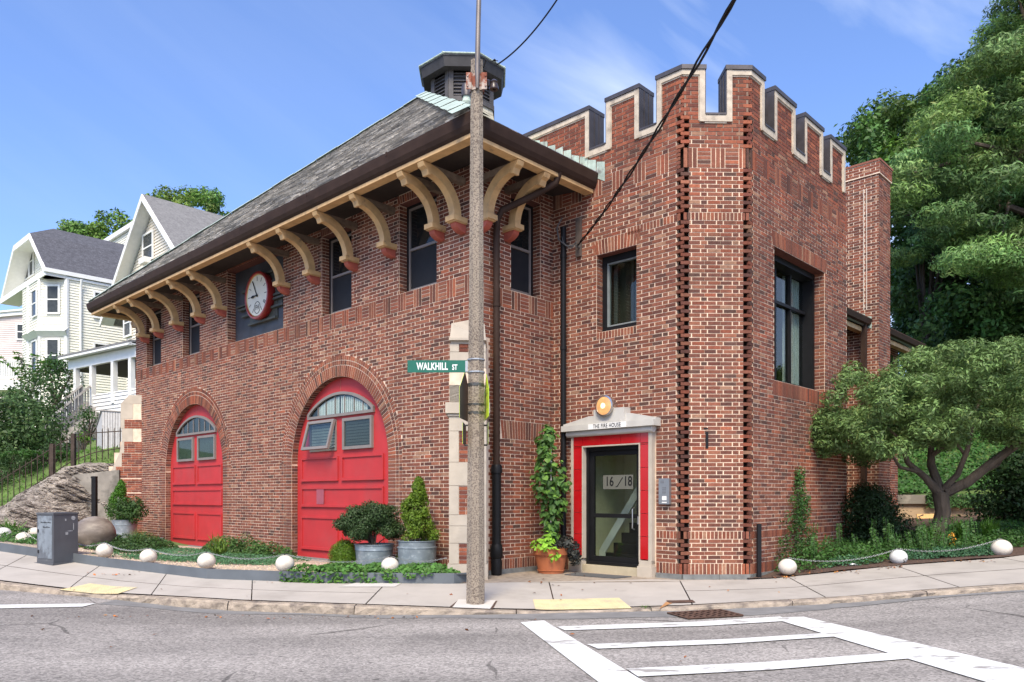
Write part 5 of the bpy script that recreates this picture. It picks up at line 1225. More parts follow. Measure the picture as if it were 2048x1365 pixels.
# two five-sided crossing signs seen nearly edge on, facing the two streets
M_fluo = mat('fluorescent_yellow', (.72, .95, .02), .5, var=.04, ns=3); M_alu = mat('sign_back_aluminium', (.085, .083, .08), .45, .4, var=.2)
def school(px0, px1, top, bot, pole_side, yaw, lab, dx, face_fluo):
    z = (ZP(top, yz)+ZP(bot, yz))/2; X, Y = pole_xy(z); h = (ZP(top, yz)-ZP(bot, yz)); w_ = .62
    o = thing('crossing_sign', lab, 'warning sign', (X+dx, Y, z), yaw)
    hp = [(-w_/2, -h/2), (w_/2, -h/2), (w_/2, h*.1), (0, h/2), (-w_/2, h*.1)]
    b = MB(); b.prism([(x, -.002, zz) for x, zz in hp], (0, .004, 0)); b.build('sign_back', M_alu, o)
    b = MB(); b.prism([(x*.99, -.005, zz*.99) for x, zz in hp], (0, .0025, 0)); b.build('sign_face', M_fluo, o)
    # walking pair, as simple pictogram shapes
    b = MB()
    def bar(p, q, r_): b.tube([(p[0], -.0055, p[1]), (q[0], -.0055, q[1])], r_, 6)
    for ox, sc in ((-.09, 1), (.10, .82)):
        b.lathe([(0, -.001), (.035*sc, -.001), (.035*sc, .001), (0, .001)], (ox, -.0065, .14*sc), 12, 'y'); bar((ox, .09*sc), (ox, -.04*sc), .022*sc); bar((ox, -.04*sc), (ox-.06*sc, -.19*sc), .015*sc); bar((ox, -.04*sc), (ox+.05*sc, -.19*sc), .015*sc); bar((ox, .08*sc), (ox-.07*sc, 0), .012*sc); bar((ox, .08*sc), (ox+.06*sc, .01), .012*sc)
    for v_ in range(len(b.v)): x_, y_, z_ = b.v[v_]; b.v[v_] = (x_, -.0055+(y_+.0055)*.08, z_)
    b.build('pictogram', M_black, o)
    b = MB()
    for dz in (h*.22, -h*.2, -h*.38): b.lathe([(.100, 0), (.104, 0), (.104, .02), (.100, .02)], (-dx*math.cos(yaw)-0, dx*math.sin(yaw), dz), 12)
    b.build('pole_band', M_alu, o)
    return o
school(965, 978, 748, 838, 1, R(-83), 'fluorescent yellow-green school crossing sign, seen almost edge on, on the right of the concrete pole', .13, True)
school(924, 938, 743, 841, -1, R(262), 'dark grey back of a five-sided sign, on the left of the concrete pole', -.135, False)
for px, lab, yaw, dx in ((928, 'small yellow arrow plate clamped low on the left of the concrete pole, edge on', R(180+88), -.14), (974, 'small plate with its pale back showing, clamped low on the right of the concrete pole', R(-87+180), .14)):
    z = (ZP(845, yz)+ZP(893, yz))/2; X, Y = pole_xy(z); o = thing('arrow_plate', lab, 'sign plate', (X+dx, Y, z), yaw)
    b = MB(); b.box(-.2, .2, -.002, .002, -.13, .13); b.build('plate_back', M_alu, o); b = MB(); b.box(-.195, .195, -.005, -.0022, -.125, .125); b.build('plate_face', M_fluo, o)
    b = MB()
    for zz in (.11, -.13): b.tube([(0, 0, zz), (-dx*math.cos(yaw), dx*math.sin(yaw), zz)], .012, 6)
    b.build('plate_bolt', M_iron, o)

# utility cabinet on the pavement
cbp = onwalk(107, 1131); M_cab = mat('grey_cabinet_paint', (.085, .09, .10), .45, var=.15, ns=4, c2=(.13, .14, .15), c2s=5, c2lo=.6, c2hi=.75, spec=.4)
M_cab2 = mat('scuffed_cabinet_paint', (.20, .23, .26), .5, var=.25, ns=5, c2=(.09, .10, .115), c2s=4, c2lo=.45, c2hi=.6)
sc_ = cbp.y/F; hgt = 105*sc_
cab = thing('utility_cabinet', 'scuffed grey metal utility cabinet with paint smears standing on the pavement', 'utility cabinet', (cbp.x, cbp.y, cbp.z), R(65))
a1, a2 = .40, .41
b = MB(); b.box(-a1, 0, 0, a2, .03, hgt-.03) if False else b.box(0, a2, 0, a1, .03, hgt-.03); b.box(-.01, a2+.01, -.01, a1+.01, hgt-.03, hgt); b.box(-.03, a2+.03, -.03, a1+.03, 0, .03); b.build('body', M_cab, cab)
b = MB(); b.box(-.008, 0, .03, a1-.03, .10, hgt-.05); b.build('door', M_cab2, cab)
b = MB(); b.box(-.02, -.008, a1-.06, a1-.04, hgt*.62, hgt*.68); b.box(-.02, -.008, a1-.06, a1-.04, hgt*.22, hgt*.28); b.build('hinge', M_iron, cab)
b = MB(); M_smear = mat('white_paint_smear', (.34, .35, .36), .7, var=.4, ns=30)
b.box(.20, .24, -.003, 0, hgt*.57, hgt*.62); b.box(.235, .32, -.0035, 0, hgt*.635, hgt*.648); b.box(.33, .34, -.003, 0, hgt*.66, hgt*.79); b.lathe([(0, -.004), (.035, -.004), (.035, 0)], (.33, 0, hgt*.89), 10, 'y'); b.box(.19, .21, -.004, 0, hgt*.84, hgt*.88); b.build('paint_smear', M_smear, cab)
b = MB()
for i, ww in enumerate((.22, .12)): 
    for k in range(9-3*i): b.box(-.0095, -.008, .05+.028*k+.03*i, .07+.028*k+.03*i, hgt*(.80-.09*i), hgt*(.80-.09*i)+.022*(.6+.4*((k*7) % 3)/2))
b.build('worn_stencil', M_iron, cab)

# slim black post at the tower corner, black post by the rock
p = onwalk(1518, 1157); b = MB(); b.box(p.x-.028, p.x+.028, p.y-.028, p.y+.028, p.z-.02, ZP(1048, p.y)); tag(b.build('steel_post', M_black, None), 'short black square post standing in front of the tower corner', 'post')
p = PT(189, 1020, 18.2); b = MB(); b.box(p.x-.05, p.x+.05, p.y-.05, p.y+.05, .6, ZP(953, 18.2)); b.box(p.x-.08, p.x-.05, p.y-.02, p.y+.02, ZP(957, 18.2), ZP(954, 18.2)); tag(b.build('gate_post', M_black, None), 'black iron post rising behind the round boulder by the rock face', 'post')

# planting-bed edging, left: bent steel plates
def zbed(X, Y):
    if X < 0:
        yf = yb(X); f_ = zb(X)+.125
        # distance to the wall line
        s = (Y-yf); bk_ = .33 if X > -9.8 else .62
        if X > -10.05: t_ = (X-K0.x)/U.x; yw = K0.y+U.y*max(.5, t_)
        else: yw = 19.8
        t = min(1, max(0, s/max(.6, yw-yf))); return f_*(1-t)+bk_*t
    t = min(1, max(0, (Y-yb(X))/6)); return zb(X)+.015+.18*t
b = MB(); xe = lin(-.80, -15, 60); 
for k in range(5):
    seg_ = xe[k*12:(k+1)*12+1]; vs = []; 
    for i, x in enumerate(seg_):
        y = yb(x)+.0; z = zb(x); vs += [(x, y, z-.05), (x, y, z+.145), (x, y+.012, z+.145), (x, y+.012, z-.05)]
    n = len(seg_); b.add(vs, [((i)*4+q, (i+1)*4+q, (i+1)*4+(q+1) % 4, i*4+(q+1) % 4) for i in range(n-1) for q in range(4)]+[(0, 1, 2, 3), (4*n-4, 4*n-3, 4*n-2, 4*n-1)])
b.add([(-.80, yb(-.8), .2), (-.80, yb(-.8), .44), (-.42, 10.95, .44), (-.42, 10.95, .2), (-.80, yb(-.8)+.012, .2), (-.80, yb(-.8)+.012, .44), (-.42, 10.962, .44), (-.42, 10.962, .2)], [(0, 1, 2, 3), (4, 5, 6, 7), (1, 2, 6, 5), (0, 1, 5, 4)])
tag(b.build('bed_edging', mat('grey_steel_edging', (.11, .125, .14), .6, .1, var=.2, ns=3, c2=(.20, .09, .04), c2s=3, c2lo=.66, c2hi=.75), None), 'grey steel edging curving around the gravel bed', 'garden edging')
# gravel sheet
M_gravel = mat('pea_gravel', (.50, .41, .32), .95, var=.35, ns=45, bump=1.0, bs=70, bdist=.02, c2=(.32, .24, .17), c2s=40, c2lo=.5, c2hi=.56)
xs = lin(-16, -.45, 70)
def yback(x): return min(21.0, K0.y+U.y*max(0, (x-K0.x)/U.x)+.15) if x > -10.05 else 20.5
grid('gravel_bed', xs, lambda x: lin(yb(x)+.012, yback(x), 30), lambda x, y: zbed(x, y)+.004*noise2(x, y, 9), M_gravel)
b = MB(); n_ = 0
for _ in range(5200):
    x = random.uniform(-8, -1.2); y = yb(x)+.03+random.random()**1.3*2.2
    if y > yback(x)-.2: continue
    r_ = random.uniform(.007, .015); z = zbed(x, y); q = random.uniform(.6, 1.25); t_ = random.random()*6
    b.add([(x+r_*math.cos(t_), y+r_*math.sin(t_), z), (x-r_*math.sin(t_), y+r_*math.cos(t_), z), (x-r_*math.cos(t_), y-r_*math.sin(t_), z), (x+r_*math.sin(t_), y-r_*math.cos(t_), z), (x, y, z+r_*.9)], [(0, 1, 4), (1, 2, 4), (2, 3, 4), (3, 0, 4)], (q, q*random.uniform(.85, 1), q*random.uniform(.7, .95)))
tag(b.build('gravel', mat('gravel_stone', (.55, .46, .37), .9, attr=True, var=.1), None, fix=False, colattr=True), 'tan pea gravel spread over the bed behind the steel edging', 'gravel', kind='stuff')
# right-hand bed soil
xs = lin(3.4, 24, 60)
grid('soil_bed', xs, lambda x: lin(yb(x)+.02, 20.3, 26), lambda x, y: zbed(x, y)+.02*noise2(x, y, 3), M_soil)

# white stone balls carrying the chain
M_ball = mat('pale_cast_stone', (.60, .55, .48), .8, var=.10, ns=7, bump=.25, bs=60, c2=(.34, .28, .22), c2s=5, c2lo=.50, c2hi=.78); M_ball2 = mat('spotted_cast_stone', (.58, .58, .56), .8, var=.1, c2=(.09, .085, .07), c2s=5, c2lo=.60, c2hi=.63)
BALLS = [(7, 1081, 15.0, .155, 'pale stone ball with dark spots at the far left end of the bed', 1), (47, 1091, 14.2, .148, 'pale stone ball on the left end of the edging, left of the grey cabinet', 0), (70, 1078, 15.8, .145, 'pale stone ball half hidden behind the one left of the grey cabinet', 0),
    (141, 1108, 12.9, .13, 'pale stone ball mostly hidden behind the grey cabinet', 0), (209, 1115, 12.35, .137, 'pale stone ball just right of the grey cabinet', 0), (297, 1127, 11.75, .134, 'pale stone ball on the edging between the cabinet and the left red door', 0),
    (413, 1137, 11.3, .139, 'pale stone ball on the gravel in front of the left red door', 0), (570, 1143, 10.95, .142, 'pale stone ball on the gravel in front of the right red door', 0), (780, 1146, 10.85, .134, 'pale stone ball sunk in ivy below the two galvanised tubs', 0),
    (1575, 1149, 11.2, .140, 'tan stone ball beside the black post at the tower corner', 0), (1797, 1129, 11.55, .136, 'grey stone ball with black marks, middle of the three beside the right-hand bed', 1), (2003, 1113, 11.75, .158, 'large grey stone ball at the far right end of the chain', 0)]
ball_top = []
for px, py, Y, r_, lab, sp in BALLS:
    r_ *= .9
    z0 = ZP(py, Y); X = XP(px, Y); o = thing('stone_ball', lab, 'stone ball', (X, Y, z0), 0, 'stone balls along the beds')
    b = MB(); b.lathe([(r_*1.03*math.cos(t), r_*.86+r_*.94*math.sin(t)) for t in lin(-1.15, PI/2, 16)], seg=32); b.build('ball', M_ball2 if sp else M_ball, o, smooth=True)
    b = MB(); b.tube([(0, 0, r_*1.75), (0, 0, r_*1.95)], .012, 8); b.build('chain_eye', M_iron, o); ball_top.append(Vector((X, Y, z0+r_*1.92)))
def chain(pts, name, lab, dens=.032):
    b = MB()
    for i in range(len(pts)-1):
        p, q = pts[i], pts[i+1]; L_ = (q-p).length; s_ = .05*L_; n = int(L_/dens); ln = sag(p, q, min(.14, s_+.02), n)
        for k in range(n-1):
            a = ln[k]; d_ = (ln[k+1]-a).normalized(); sd = (Vector((0, 0, 1)) if k % 2 else d_.cross(Vector((0, 0, 1))).normalized())
            m_ = (a+ln[k+1])/2; o_ = sd*.009; e2 = d_*.020
            b.tube([m_-e2*.6+o_, m_+e2*.6+o_, m_+e2, m_+e2*.6-o_, m_-e2*.6-o_, m_-e2, m_-e2*.6+o_], .0032, 4, cap=False)
    return tag(b.build(name, mat('galvanised_chain', (.38, .39, .39), .45, .6), None), lab, 'chain')
tb_ = Vector(Lw(TB(-.3, .4, .62)))
chain([ball_top[1]]+ball_top[3:9]+[tb_], 'chain', 'galvanised chain swagged between the stone balls on the left-hand bed')
chain(ball_top[9:12], 'chain', 'galvanised chain swagged between the stone balls on the right-hand bed')

# ============================================================ PLANTS NEAR THE BUILDING
ML_dark = M_leafmat('leaf_dark_green', (.036, .070, .024)); ML_mid = M_leafmat('leaf_mid_green', (.055, .115, .028)); ML_lime = M_leafmat('leaf_lime_green', (.20, .36, .05)); ML_olive = M_leafmat('leaf_grey_olive', (.125, .18, .065))
ML_blue = M_leafmat('leaf_blue_green', (.06, .14, .065)); ML_purple = M_leafmat('leaf_dark_purple', (.045, .04, .04)); ML_thuja = M_leafmat('leaf_thuja', (.13, .22, .02)); ML_ivy = M_leafmat('leaf_ivy', (.06, .14, .03)); ML_grassy = M_leafmat('blade_green', (.12, .20, .04)); ML_tree = M_leafmat('leaf_tree', (.115, .19, .045)); ML_locust = M_leafmat('leaf_locust', (.14, .25, .085))
M_galv = mat('galvanised_steel', (.27, .31, .34), .45, .45, var=.2, ns=7, c2=(.40, .44, .46), c2s=14, c2lo=.55, c2hi=.7)
def tub(px0, px1, ptop, pbot, Y, lab, taper=.9, group='galvanised planting tubs by the right red door'):
    X = XP((px0+px1)/2, Y); r_ = (px1-px0)/2/F*Y; z0, z1 = ZP(pbot, Y+0), ZP(ptop, Y); z0 = zbed(X, Y-.1)-.02 if lab else z0; h = z1-z0
    o = thing('galvanised_tub', lab, 'tub', (X, Y, z0), 0, group)
    b = MB(); b.lathe([(r_*taper, 0), (r_*(taper+.02), h*.3), (r_*(taper+.06), h*.76), (r_*(taper+.085), h*.77), (r_*(taper+.085), h*.80), (r_*.98, h*.81), (r_, h-.015), (r_+.012, h-.01), (r_+.012, h), (r_-.01, h), (r_-.02, h-.08), (0, h-.08)], seg=36); b.build('tub_wall', M_galv, o, smooth=True)
    b = MB(); b.lathe([(0, h-.07), (r_-.02, h-.075)], seg=20); b.build('potting_soil', M_soil, o, fix=False)
    return o, X, z1-.06, r_
def branches(mb, base, tips, r0, lean=.0, seg=5):
    base = Vector(base)
    for t_ in tips:
        t_ = Vector(t_); m1 = base.lerp(t_, .45)+Vector((random.uniform(-.1, .1), random.uniform(-.1, .1), .1))*(t_-base).length*.6
        mb.tube([base, m1, t_], [r0, r0*.65, r0*.25], seg)
# tub with the wide shrub
o, X, zt_, r_ = tub(710, 787, 1088, 1132, 12.05, 'galvanised tub holding the wide dark-leaved shrub')
sh = thing('potted_shrub', 'wide dark green shrub with bare lower stems growing in the left galvanised tub', 'shrub', (X, 12.05, zt_))
cl = []; 
for _ in range(80):
    a = random.uniform(0, 2*PI); q = random.uniform(.05, .47); cl.append(((q*math.cos(a)*1.12-.03, q*math.sin(a)*.8, .36+.27*(1-(q/.5)**2)+random.uniform(-.32, .04)), (.12, .12, .10)))
P_, N_ = cloud(cl, 22000); leaves('foliage', P_, N_, .036, ML_dark, sh, var=.4, hue=(1.3, 1.25, 1.2))
b = MB(); branches(b, (0, 0, -.02), [(c[0][0]*.8, c[0][1]*.8, c[0][2]-.02) for c in cl[:14]], .014); b.build('stem', M_bark, sh)
# tub with the thuja
o, X, zt_, r_ = tub(797, 872, 1081, 1132, 11.75, 'galvanised tub holding the upright golden thuja', .97)
def thuja(name, lab, loc, H, W_, m, hue, per=2600, ls=.045, grp=None):
    sh = thing(name, lab, 'conifer', loc, 0, grp); cl = []
    for _ in range(120):
        t = random.random()**.8; rad = W_*(1-t)**.75*(.55+.45*min(1, t*6+.3)); a = random.uniform(0, 2*PI); q = rad*random.uniform(.55, 1.0)
        cl.append(((q*math.cos(a)+.03*math.sin(t*9), q*math.sin(a), .05+t*H*.93), (.055+.03*(1-t), .05+.03*(1-t), .085)))
    P_, N_ = cloud(cl, per*7); cols = np.array([hue])*np.interp(P_[:, 2], [0, H], [.8, 1.15])[:, None]*0+np.array([hue])
    N_[:, 2] *= .2; leaves('foliage', P_, N_, ls, m, sh, var=.4, cols=cols*np.ones((len(P_), 1)), asp=.35)
    b = MB(); b.tube([(0, 0, -.05), (0, 0, H*.7)], [.03, .01], 6); b.tube([(-.05, 0, -.05), (-.08, 0, H*.3)], [.02, .01], 6); b.build('stem', M_bark, sh); return sh
thuja('potted_thuja', 'bright yellow-green upright thuja in the right galvanised tub', (X, 11.75, zt_), .98, .32, ML_thuja, (1, 1, 1))
# feathery gold conifer between the door and the left tub
Xg, Yg = XP(690, 12.2), 12.2; sh = thing('gold_thread_cypress', 'low feathery yellow-green conifer in front of the right red door', 'conifer', (Xg, Yg, zbed(Xg, Yg)))
Ps, Ns = [], []
for _ in range(1500):
    a = random.uniform(0, 2*PI); q = random.random()**.5*.2; h = random.uniform(.15, .5)*(1-q*1.2); n = 5
    for k in range(n): t = k/n; Ps.append((q*math.cos(a)*(1+.5*t), q*math.sin(a)*(1+.5*t), h-.15*t*t-t*.06)); Ns.append((math.cos(a), math.sin(a), .1))
leaves('foliage', Ps, Ns, .05, ML_thuja, sh, var=.4, asp=.16, hue=(.85, .95, .8)); b = MB(); b.tube([(0, 0, 0), (0, 0, .3)], .015, 5); b.build('stem', M_bark, sh)

# terracotta pot with the climbing vine
Yp = 12.1; Xp = XP(1102, Yp); r_ = 36/F*Yp; zp = .305; hp = ZP(1096, Yp)-zp
pot = thing('terracotta_pot', 'terracotta flower pot standing left of the glass entrance door', 'flower pot', (Xp, Yp, zp))
b = MB(); b.lathe([(0, 0), (r_*.70, 0), (r_*.72, .04), (r_*.90, hp*.72), (r_*.97, hp*.74), (r_*1.0, hp*.98), (r_*1.02, hp), (r_*.93, hp), (r_*.90, hp-.05), (0, hp-.05)], seg=40)
for z, q in ((hp*.12, .755), (hp*.68, .895)): b.lathe([(r_*q, z-.006), (r_*q+.008, z), (r_*q, z+.006)], seg=40)
b.build('pot_wall', mat('terracotta', (.42, .13, .05), .75, var=.15, ns=5, c2=(.52, .30, .20), c2s=4, c2lo=.62, c2hi=.78), pot, smooth=True)
b = MB(); b.lathe([(0, hp-.045), (r_*.9, hp-.048)], seg=20); b.build('potting_soil', M_soil, pot, fix=False)
vn = thing('climbing_vine', 'tall heart-leaved vine climbing a pole out of the terracotta pot', 'climbing plant', (Xp-.02, Yp, zp+hp-.05))
H_ = ZP(862, Yp)-(zp+hp-.05); cl = []
for t in lin(.12, 1, 26):
    wd = np.interp(t, [0, .12, .3, .45, .6, .75, .9, 1], [.06, .12, .19, .31, .33, .20, .22, .12]); off = np.interp(t, [0, .5, .75, 1], [.03, .05, -.03, -.03])
    for _ in range(3): cl.append(((off+random.uniform(-.5, .5)*wd, random.uniform(-.5, .5)*wd*.8, t*H_), (wd*.62, wd*.62, .09)))
def hearts(name, P, Nn, size, m, parent, hue, var=.3):
    """heart-shaped leaves hanging point down"""
    b = MB(); sh_ = [(0, 0), (.28, .16), (.5, .02), (.42, -.3), (0, -.75), (-.42, -.3), (-.5, .02), (-.28, .16)]
    for p, n in zip(P, Nn):
        n = Vector(n)+Vector((random.gauss(0, .35), random.gauss(0, .35)-.25, random.gauss(0, .3)+.1)); n.normalize(); dn = Vector((random.gauss(0, .35), 0, -1)); dn -= n*dn.dot(n); dn.normalize(); sd = n.cross(dn); s = size*random.uniform(.6, 1.3); q = random.uniform(1-var, 1+var)
        pts = [tuple(Vector(p)+sd*x*s-dn*y*s-n*abs(x)*s*.25) for x, y in sh_]; b.add(pts+[tuple(Vector(p)-dn*(-.2)*s)], [(8, i, (i+1) % 8) for i in range(8)], (hue[0]*q, hue[1]*q, hue[2]*q))
    return b.build(name, m, parent, fix=False, colattr=True)
P_, N_ = cloud(cl, 560, .75); hearts('foliage', P_, N_, .092, ML_mid, vn, (1.4, 1.5, 1.3))
i_ = rng.choice(len(P_), len(P_)//4); hearts('young_leaf', P_[i_]+N_[i_]*.02, N_[i_], .085, ML_lime, vn, (.7, .78, .8))
b = MB(); b.tube([(.02, 0, 0), (.02, 0, H_*.9)], .012, 6); b.tube([(.10, .0, 0), (.05, 0, H_*.5)], .007, 6); b.build('support_pole', mat('pale_cane', (.6, .6, .55), .6), vn)
P_, N_ = cloud([((-.17, -.1, .06), (.15, .12, .10)), ((-.05, -.14, .14), (.10, .10, .12)), ((.02, -.30, -.08), (.09, .05, .12)), ((-.08, -.26, .03), (.12, .08, .07))], 2200, .6)
sh = thing('sweet_potato_vine', 'lime green trailing leaves spilling over the front of the terracotta pot', 'trailing plant', (Xp, Yp, zp+hp)); hearts('foliage', P_, N_, .085, ML_lime, sh, (1.25, 1.35, .9), .25)
P_, N_ = cloud([((.20, -.08, .06), (.20, .15, .13)), ((.33, -.05, -.03), (.13, .13, .17)), ((.38, -.03, -.16), (.09, .10, .12))], 7000, .5)
sh = thing('purple_coleus', 'dark purple-green leafy plant hanging over the right side of the terracotta pot', 'trailing plant', (Xp, Yp, zp+hp)); leaves('foliage', P_, N_, .10, ML_purple, sh, var=.4, asp=.3, hue=(1, 1.2, 1.05))

# ivy and creeping cover
def cover(name, lab, pts, n, ls, m, hue, asp=.6, hgt=.07, cat='ground cover', per=None, cascade=False):
    """pts: list of (X, Y, rx, ry, h) mounds"""
    Ps, Ns = [], []
    tot = sum(p[2]*p[3] for p in pts)
    for X, Y, rx, ry, h in pts:
        for _ in range(int(n*rx*ry/tot)):
            a = random.uniform(0, 2*PI); q = random.random()**.5; x = X+rx*q*math.cos(a); y = Y+ry*q*math.sin(a); z = zbed(x, max(y, yb(x)+.02))+h*(1-q*q)*random.random()**.6+.015
            nx_ = noise2(x, y, 4); z += .03*nx_
            if cascade and y < yb(x)+.03: z -= min(.16, (yb(x)+.03-y)*2.2); y = yb(x)-.02-random.random()*.03
            Ps.append((x, y, z)); Ns.append((.3*math.cos(a), .3*math.sin(a)-.3, 1))
    return tag(leaves(name, Ps, Ns, ls, m, None, var=.4, asp=asp, hue=hue), lab, cat, kind='stuff')
cover('ivy_cover', 'glossy ivy spilling over the steel edging below the tubs', [(XP(px, 10.95), 10.85, .35, .22, .10) for px in (610, 660, 710, 760, 800, 840, 872)]+[(XP(px, 11.5), 11.4, .4, .4, .12) for px in (690, 760, 830, 870)], 6000, .055, ML_ivy, (1.2, 1.25, 1.1), .8, cascade=True)
cover('creeping_cover', 'fine blue-green creeping plants across the gravel before the red doors', [(XP(px, Y), Y, rx, ry, .07) for px, Y, rx, ry in ((250, 12.75, .55, .22), (310, 12.6, .5, .35), (360, 12.9, .8, .6), (420, 12.8, .8, .55), (470, 12.6, .7, .45), (515, 12.6, .6, .4), (330, 12.3, .4, .15), (450, 13.6, 1.0, .8), (520, 13.8, .9, .8), (380, 15, 1.2, 1.0))], 15000, .035, ML_blue, (1.15, 1.2, 1.1), .6)
cover('leafy_cover', 'mixed green leafy cover at the left end of the bed behind the cabinet', [(XP(px, Y), Y, rx, ry, h) for px, Y, rx, ry, h in ((20, 14.6, .6, .4, .16), (60, 14.3, .6, .4, .12), (95, 14, .6, .4, .15), (10, 15.6, .8, .6, .2), (165, 14.5, .4, .3, .2), (120, 15.5, .8, .6, .2))], 6000, .05, ML_ivy, (1, 1.05, 1))
cover('left_shrubbery', 'low dark green mounding plants at the foot of the rock and left buttress', [(XP(px, Y), Y, rx, ry, h) for px, Y, rx, ry, h in ((175, 14.6, .45, .4, .28), (215, 14.8, .5, .4, .30), (250, 14.6, .4, .4, .30), (290, 15, .5, .4, .34), (320, 15.4, .4, .35, .25), (235, 13.8, .4, .3, .16), (270, 13.9, .4, .3, .15), (205, 13.9, .3, .3, .14))], 11000, .045, ML_mid, (.8, .85, .8))
cover('wall_foot_plants', 'loose green perennials between the two red doors', [(XP(px, Y), Y, rx, ry, h) for px, Y, rx, ry, h in ((450, 15.3, .5, .4, .35), (490, 15.2, .35, .3, .42), (515, 14.8, .3, .3, .30), (545, 14.6, .35, .3, .28), (575, 14.4, .2, .2, .2))], 4500, .05, ML_mid, (1.1, 1.15, 1))
def blades(name, lab, X, Y, n, h, spread, m, hue, wd=.016, cat='ornamental grass', z=None, droop=.5):
    b = MB(); z0 = zbed(X, Y) if z is None else z
    for _ in range(n):
        a = random.uniform(0, 2*PI); L_ = h*random.uniform(.6, 1.1); s = spread*random.random()**.5; w2 = wd*random.uniform(.6, 1.2); sd = Vector((-math.sin(a), math.cos(a), 0)); q = random.uniform(.7, 1.3)
        pts = [Vector((X+.06*random.uniform(-1, 1)+s*math.cos(a)*t, Y+.06*random.uniform(-1, 1)+s*math.sin(a)*t, z0+L_*(t-droop*s/h*t*t*t*.6))) for t in (0, .35, .7, 1)]
        vs = []
        for t, p in zip((1, .9, .6, .05), pts): vs += [tuple(p-sd*w2*t), tuple(p+sd*w2*t)]
        b.add(vs, [(0, 1, 3, 2), (2, 3, 5, 4), (4, 5, 7, 6)], (hue[0]*q, hue[1]*q, hue[2]*q))
    return tag(b.build(name, m, None, fix=False, colattr=True), lab, cat)
blades('iris_clump', 'spiky iris clump with yellowing blades in front of the left red door', XP(437, 13.6), 13.6, 46, .50, .32, ML_grassy, (1.1, 1.1, .8))
blades('iris_clump', 'spiky green iris clump at the far left end of the bed', XP(22, 15.6), 15.6, 40, .42, .4, ML_grassy, (.9, 1.1, .9))
blades('grass_tuft', 'fine tan-green fountain grass tuft by the left buttress', XP(275, 16), 16, 420, .42, .45, ML_grassy, (.95, .85, .7), .004)
blades('spider_plant', 'small spiky plant tucked between the two galvanised tubs', XP(800, 12.2), 12.2, 22, .28, .2, ML_grassy, (.7, .85, .6))
# left pot, shrub and conifer next to the far buttress
Y = 18.3; X = XP(249, Y); z0 = ZP(1070, Y)
o, X, zt_, r_ = tub(226, 272, 1040, 1072, Y, 'galvanised tub in front of the far left buttress', .95, 'galvanised tubs')
sh = thing('round_shrub', 'rounded dark green shrub in the tub by the far left buttress', 'shrub', (XP(257, Y), Y, zt_)); cl = [((random.uniform(-.3, .3), random.uniform(-.25, .25), .25+random.uniform(-.15, .25)), (.18, .18, .15)) for _ in range(22)]
P_, N_ = cloud(cl, 5000); leaves('foliage', P_, N_, .06, ML_mid, sh, var=.4, hue=(.8, .85, .8)); b = MB(); b.tube([(0, 0, -.05), (0, 0, .3)], .02, 6); b.build('stem', M_bark, sh)
thuja('dwarf_conifer', 'small bright green cone-shaped conifer beside the far left buttress', (XP(236, Y), Y+.1, zt_), 1.0, .30, ML_mid, (1.5, 1.9, .8), 1500, .05)
# big glazed dome boulder
Y = 14.4; X = XP(189, Y); r_ = 38/F*Y; z0 = zbed(X, Y)
o = thing('stone_sphere', 'large smooth brown-grey stone sphere half sunk in plants by the rock', 'stone sphere', (X, Y, z0)); b = MB(); b.lathe([(r_*1.02*math.cos(t), r_*.72+r_*.94*math.sin(t)) for t in lin(-1.2, PI/2, 24)], seg=40)
b.build('sphere', mat('polished_brown_stone', (.15, .12, .095), .5, var=.25, ns=3, bump=.3, bs=70, c2=(.25, .21, .17), c2s=2.5, c2lo=.45, c2hi=.6, stretch=(1, 1, 2.5), bdist=.004), o, smooth=True)

# ============================================================ HOUSES ON THE HILL, LEFT
def FR(p0, e, nrm):
    """wall frame: s along e, n outward along nrm"""
    p0 = Vector(p0[:2]); e = Vector(e).normalized(); nrm = Vector(nrm).normalized()
    return lambda s, n, z: (p0.x+e.x*s+nrm.x*n, p0.y+e.y*s+nrm.y*n, z)
def clap(T, l, r_, z0, z1, m, name, parent, step=.135, lip=.034):
    b = MB(T); z = z0
    while z < z1-.02:
        a0, a1, c0, c1 = l(z), l(min(z+step, z1)), r_(z), r_(min(z+step, z1))
        if c1-a1 > .02: b.add([(a0, lip, z), (c0, lip, z), (c1, .002, min(z+step, z1)), (a1, .002, min(z+step, z1)), (a0, 0, z), (c0, 0, z)], [(0, 1, 2, 3), (0, 1, 5, 4)])
        z += step
    return b.build(name, m, parent, fix=False)
M_cream = mat('cream_siding', (.78, .76, .65), .7, var=.05, ns=2); M_beige = mat('beige_siding', (.72, .65, .54), .7, var=.05, ns=2); M_pink = mat('pink_grey_siding', (.62, .54, .51), .7, var=.05)
M_trim = mat('white_trim', (.78, .78, .75), .6, var=.05); M_shing = mat('charcoal_shingle', (.065, .065, .075), .9, var=.3, ns=5, bump=.5, bs=6, c2=(.10, .10, .115), c2s=14, c2lo=.45, c2hi=.6); M_shing2 = mat('grey_shingle', (.20, .195, .19), .9, var=.15, ns=5, bump=.4, bs=8, c2=(.15, .145, .145), c2s=12, c2lo=.45, c2hi=.6)
M_hglass = mat('house_window_glass', (.045, .05, .05), .25, spec=.3, var=.3)
def hwin(T0, s0, s1, z0, z1, parent, t=.09, rail=True):
    T = lambda s, n, z: T0(s, n+.045, z)
    o = frame4(T, s0-t, s1+t, z0-t, z1+t, .0, .06, t).build('window', M_trim, parent)
    b = MB(T); b.box(s0, s1, .0, .025, z0, z1); b.build('pane', M_hglass, o)
    b = MB(T)
    if rail: b.box(s0, s1, .025, .045, (z0+z1)/2-.03, (z0+z1)/2+.03); b.build('sash_rail', M_trim, o)
    return o
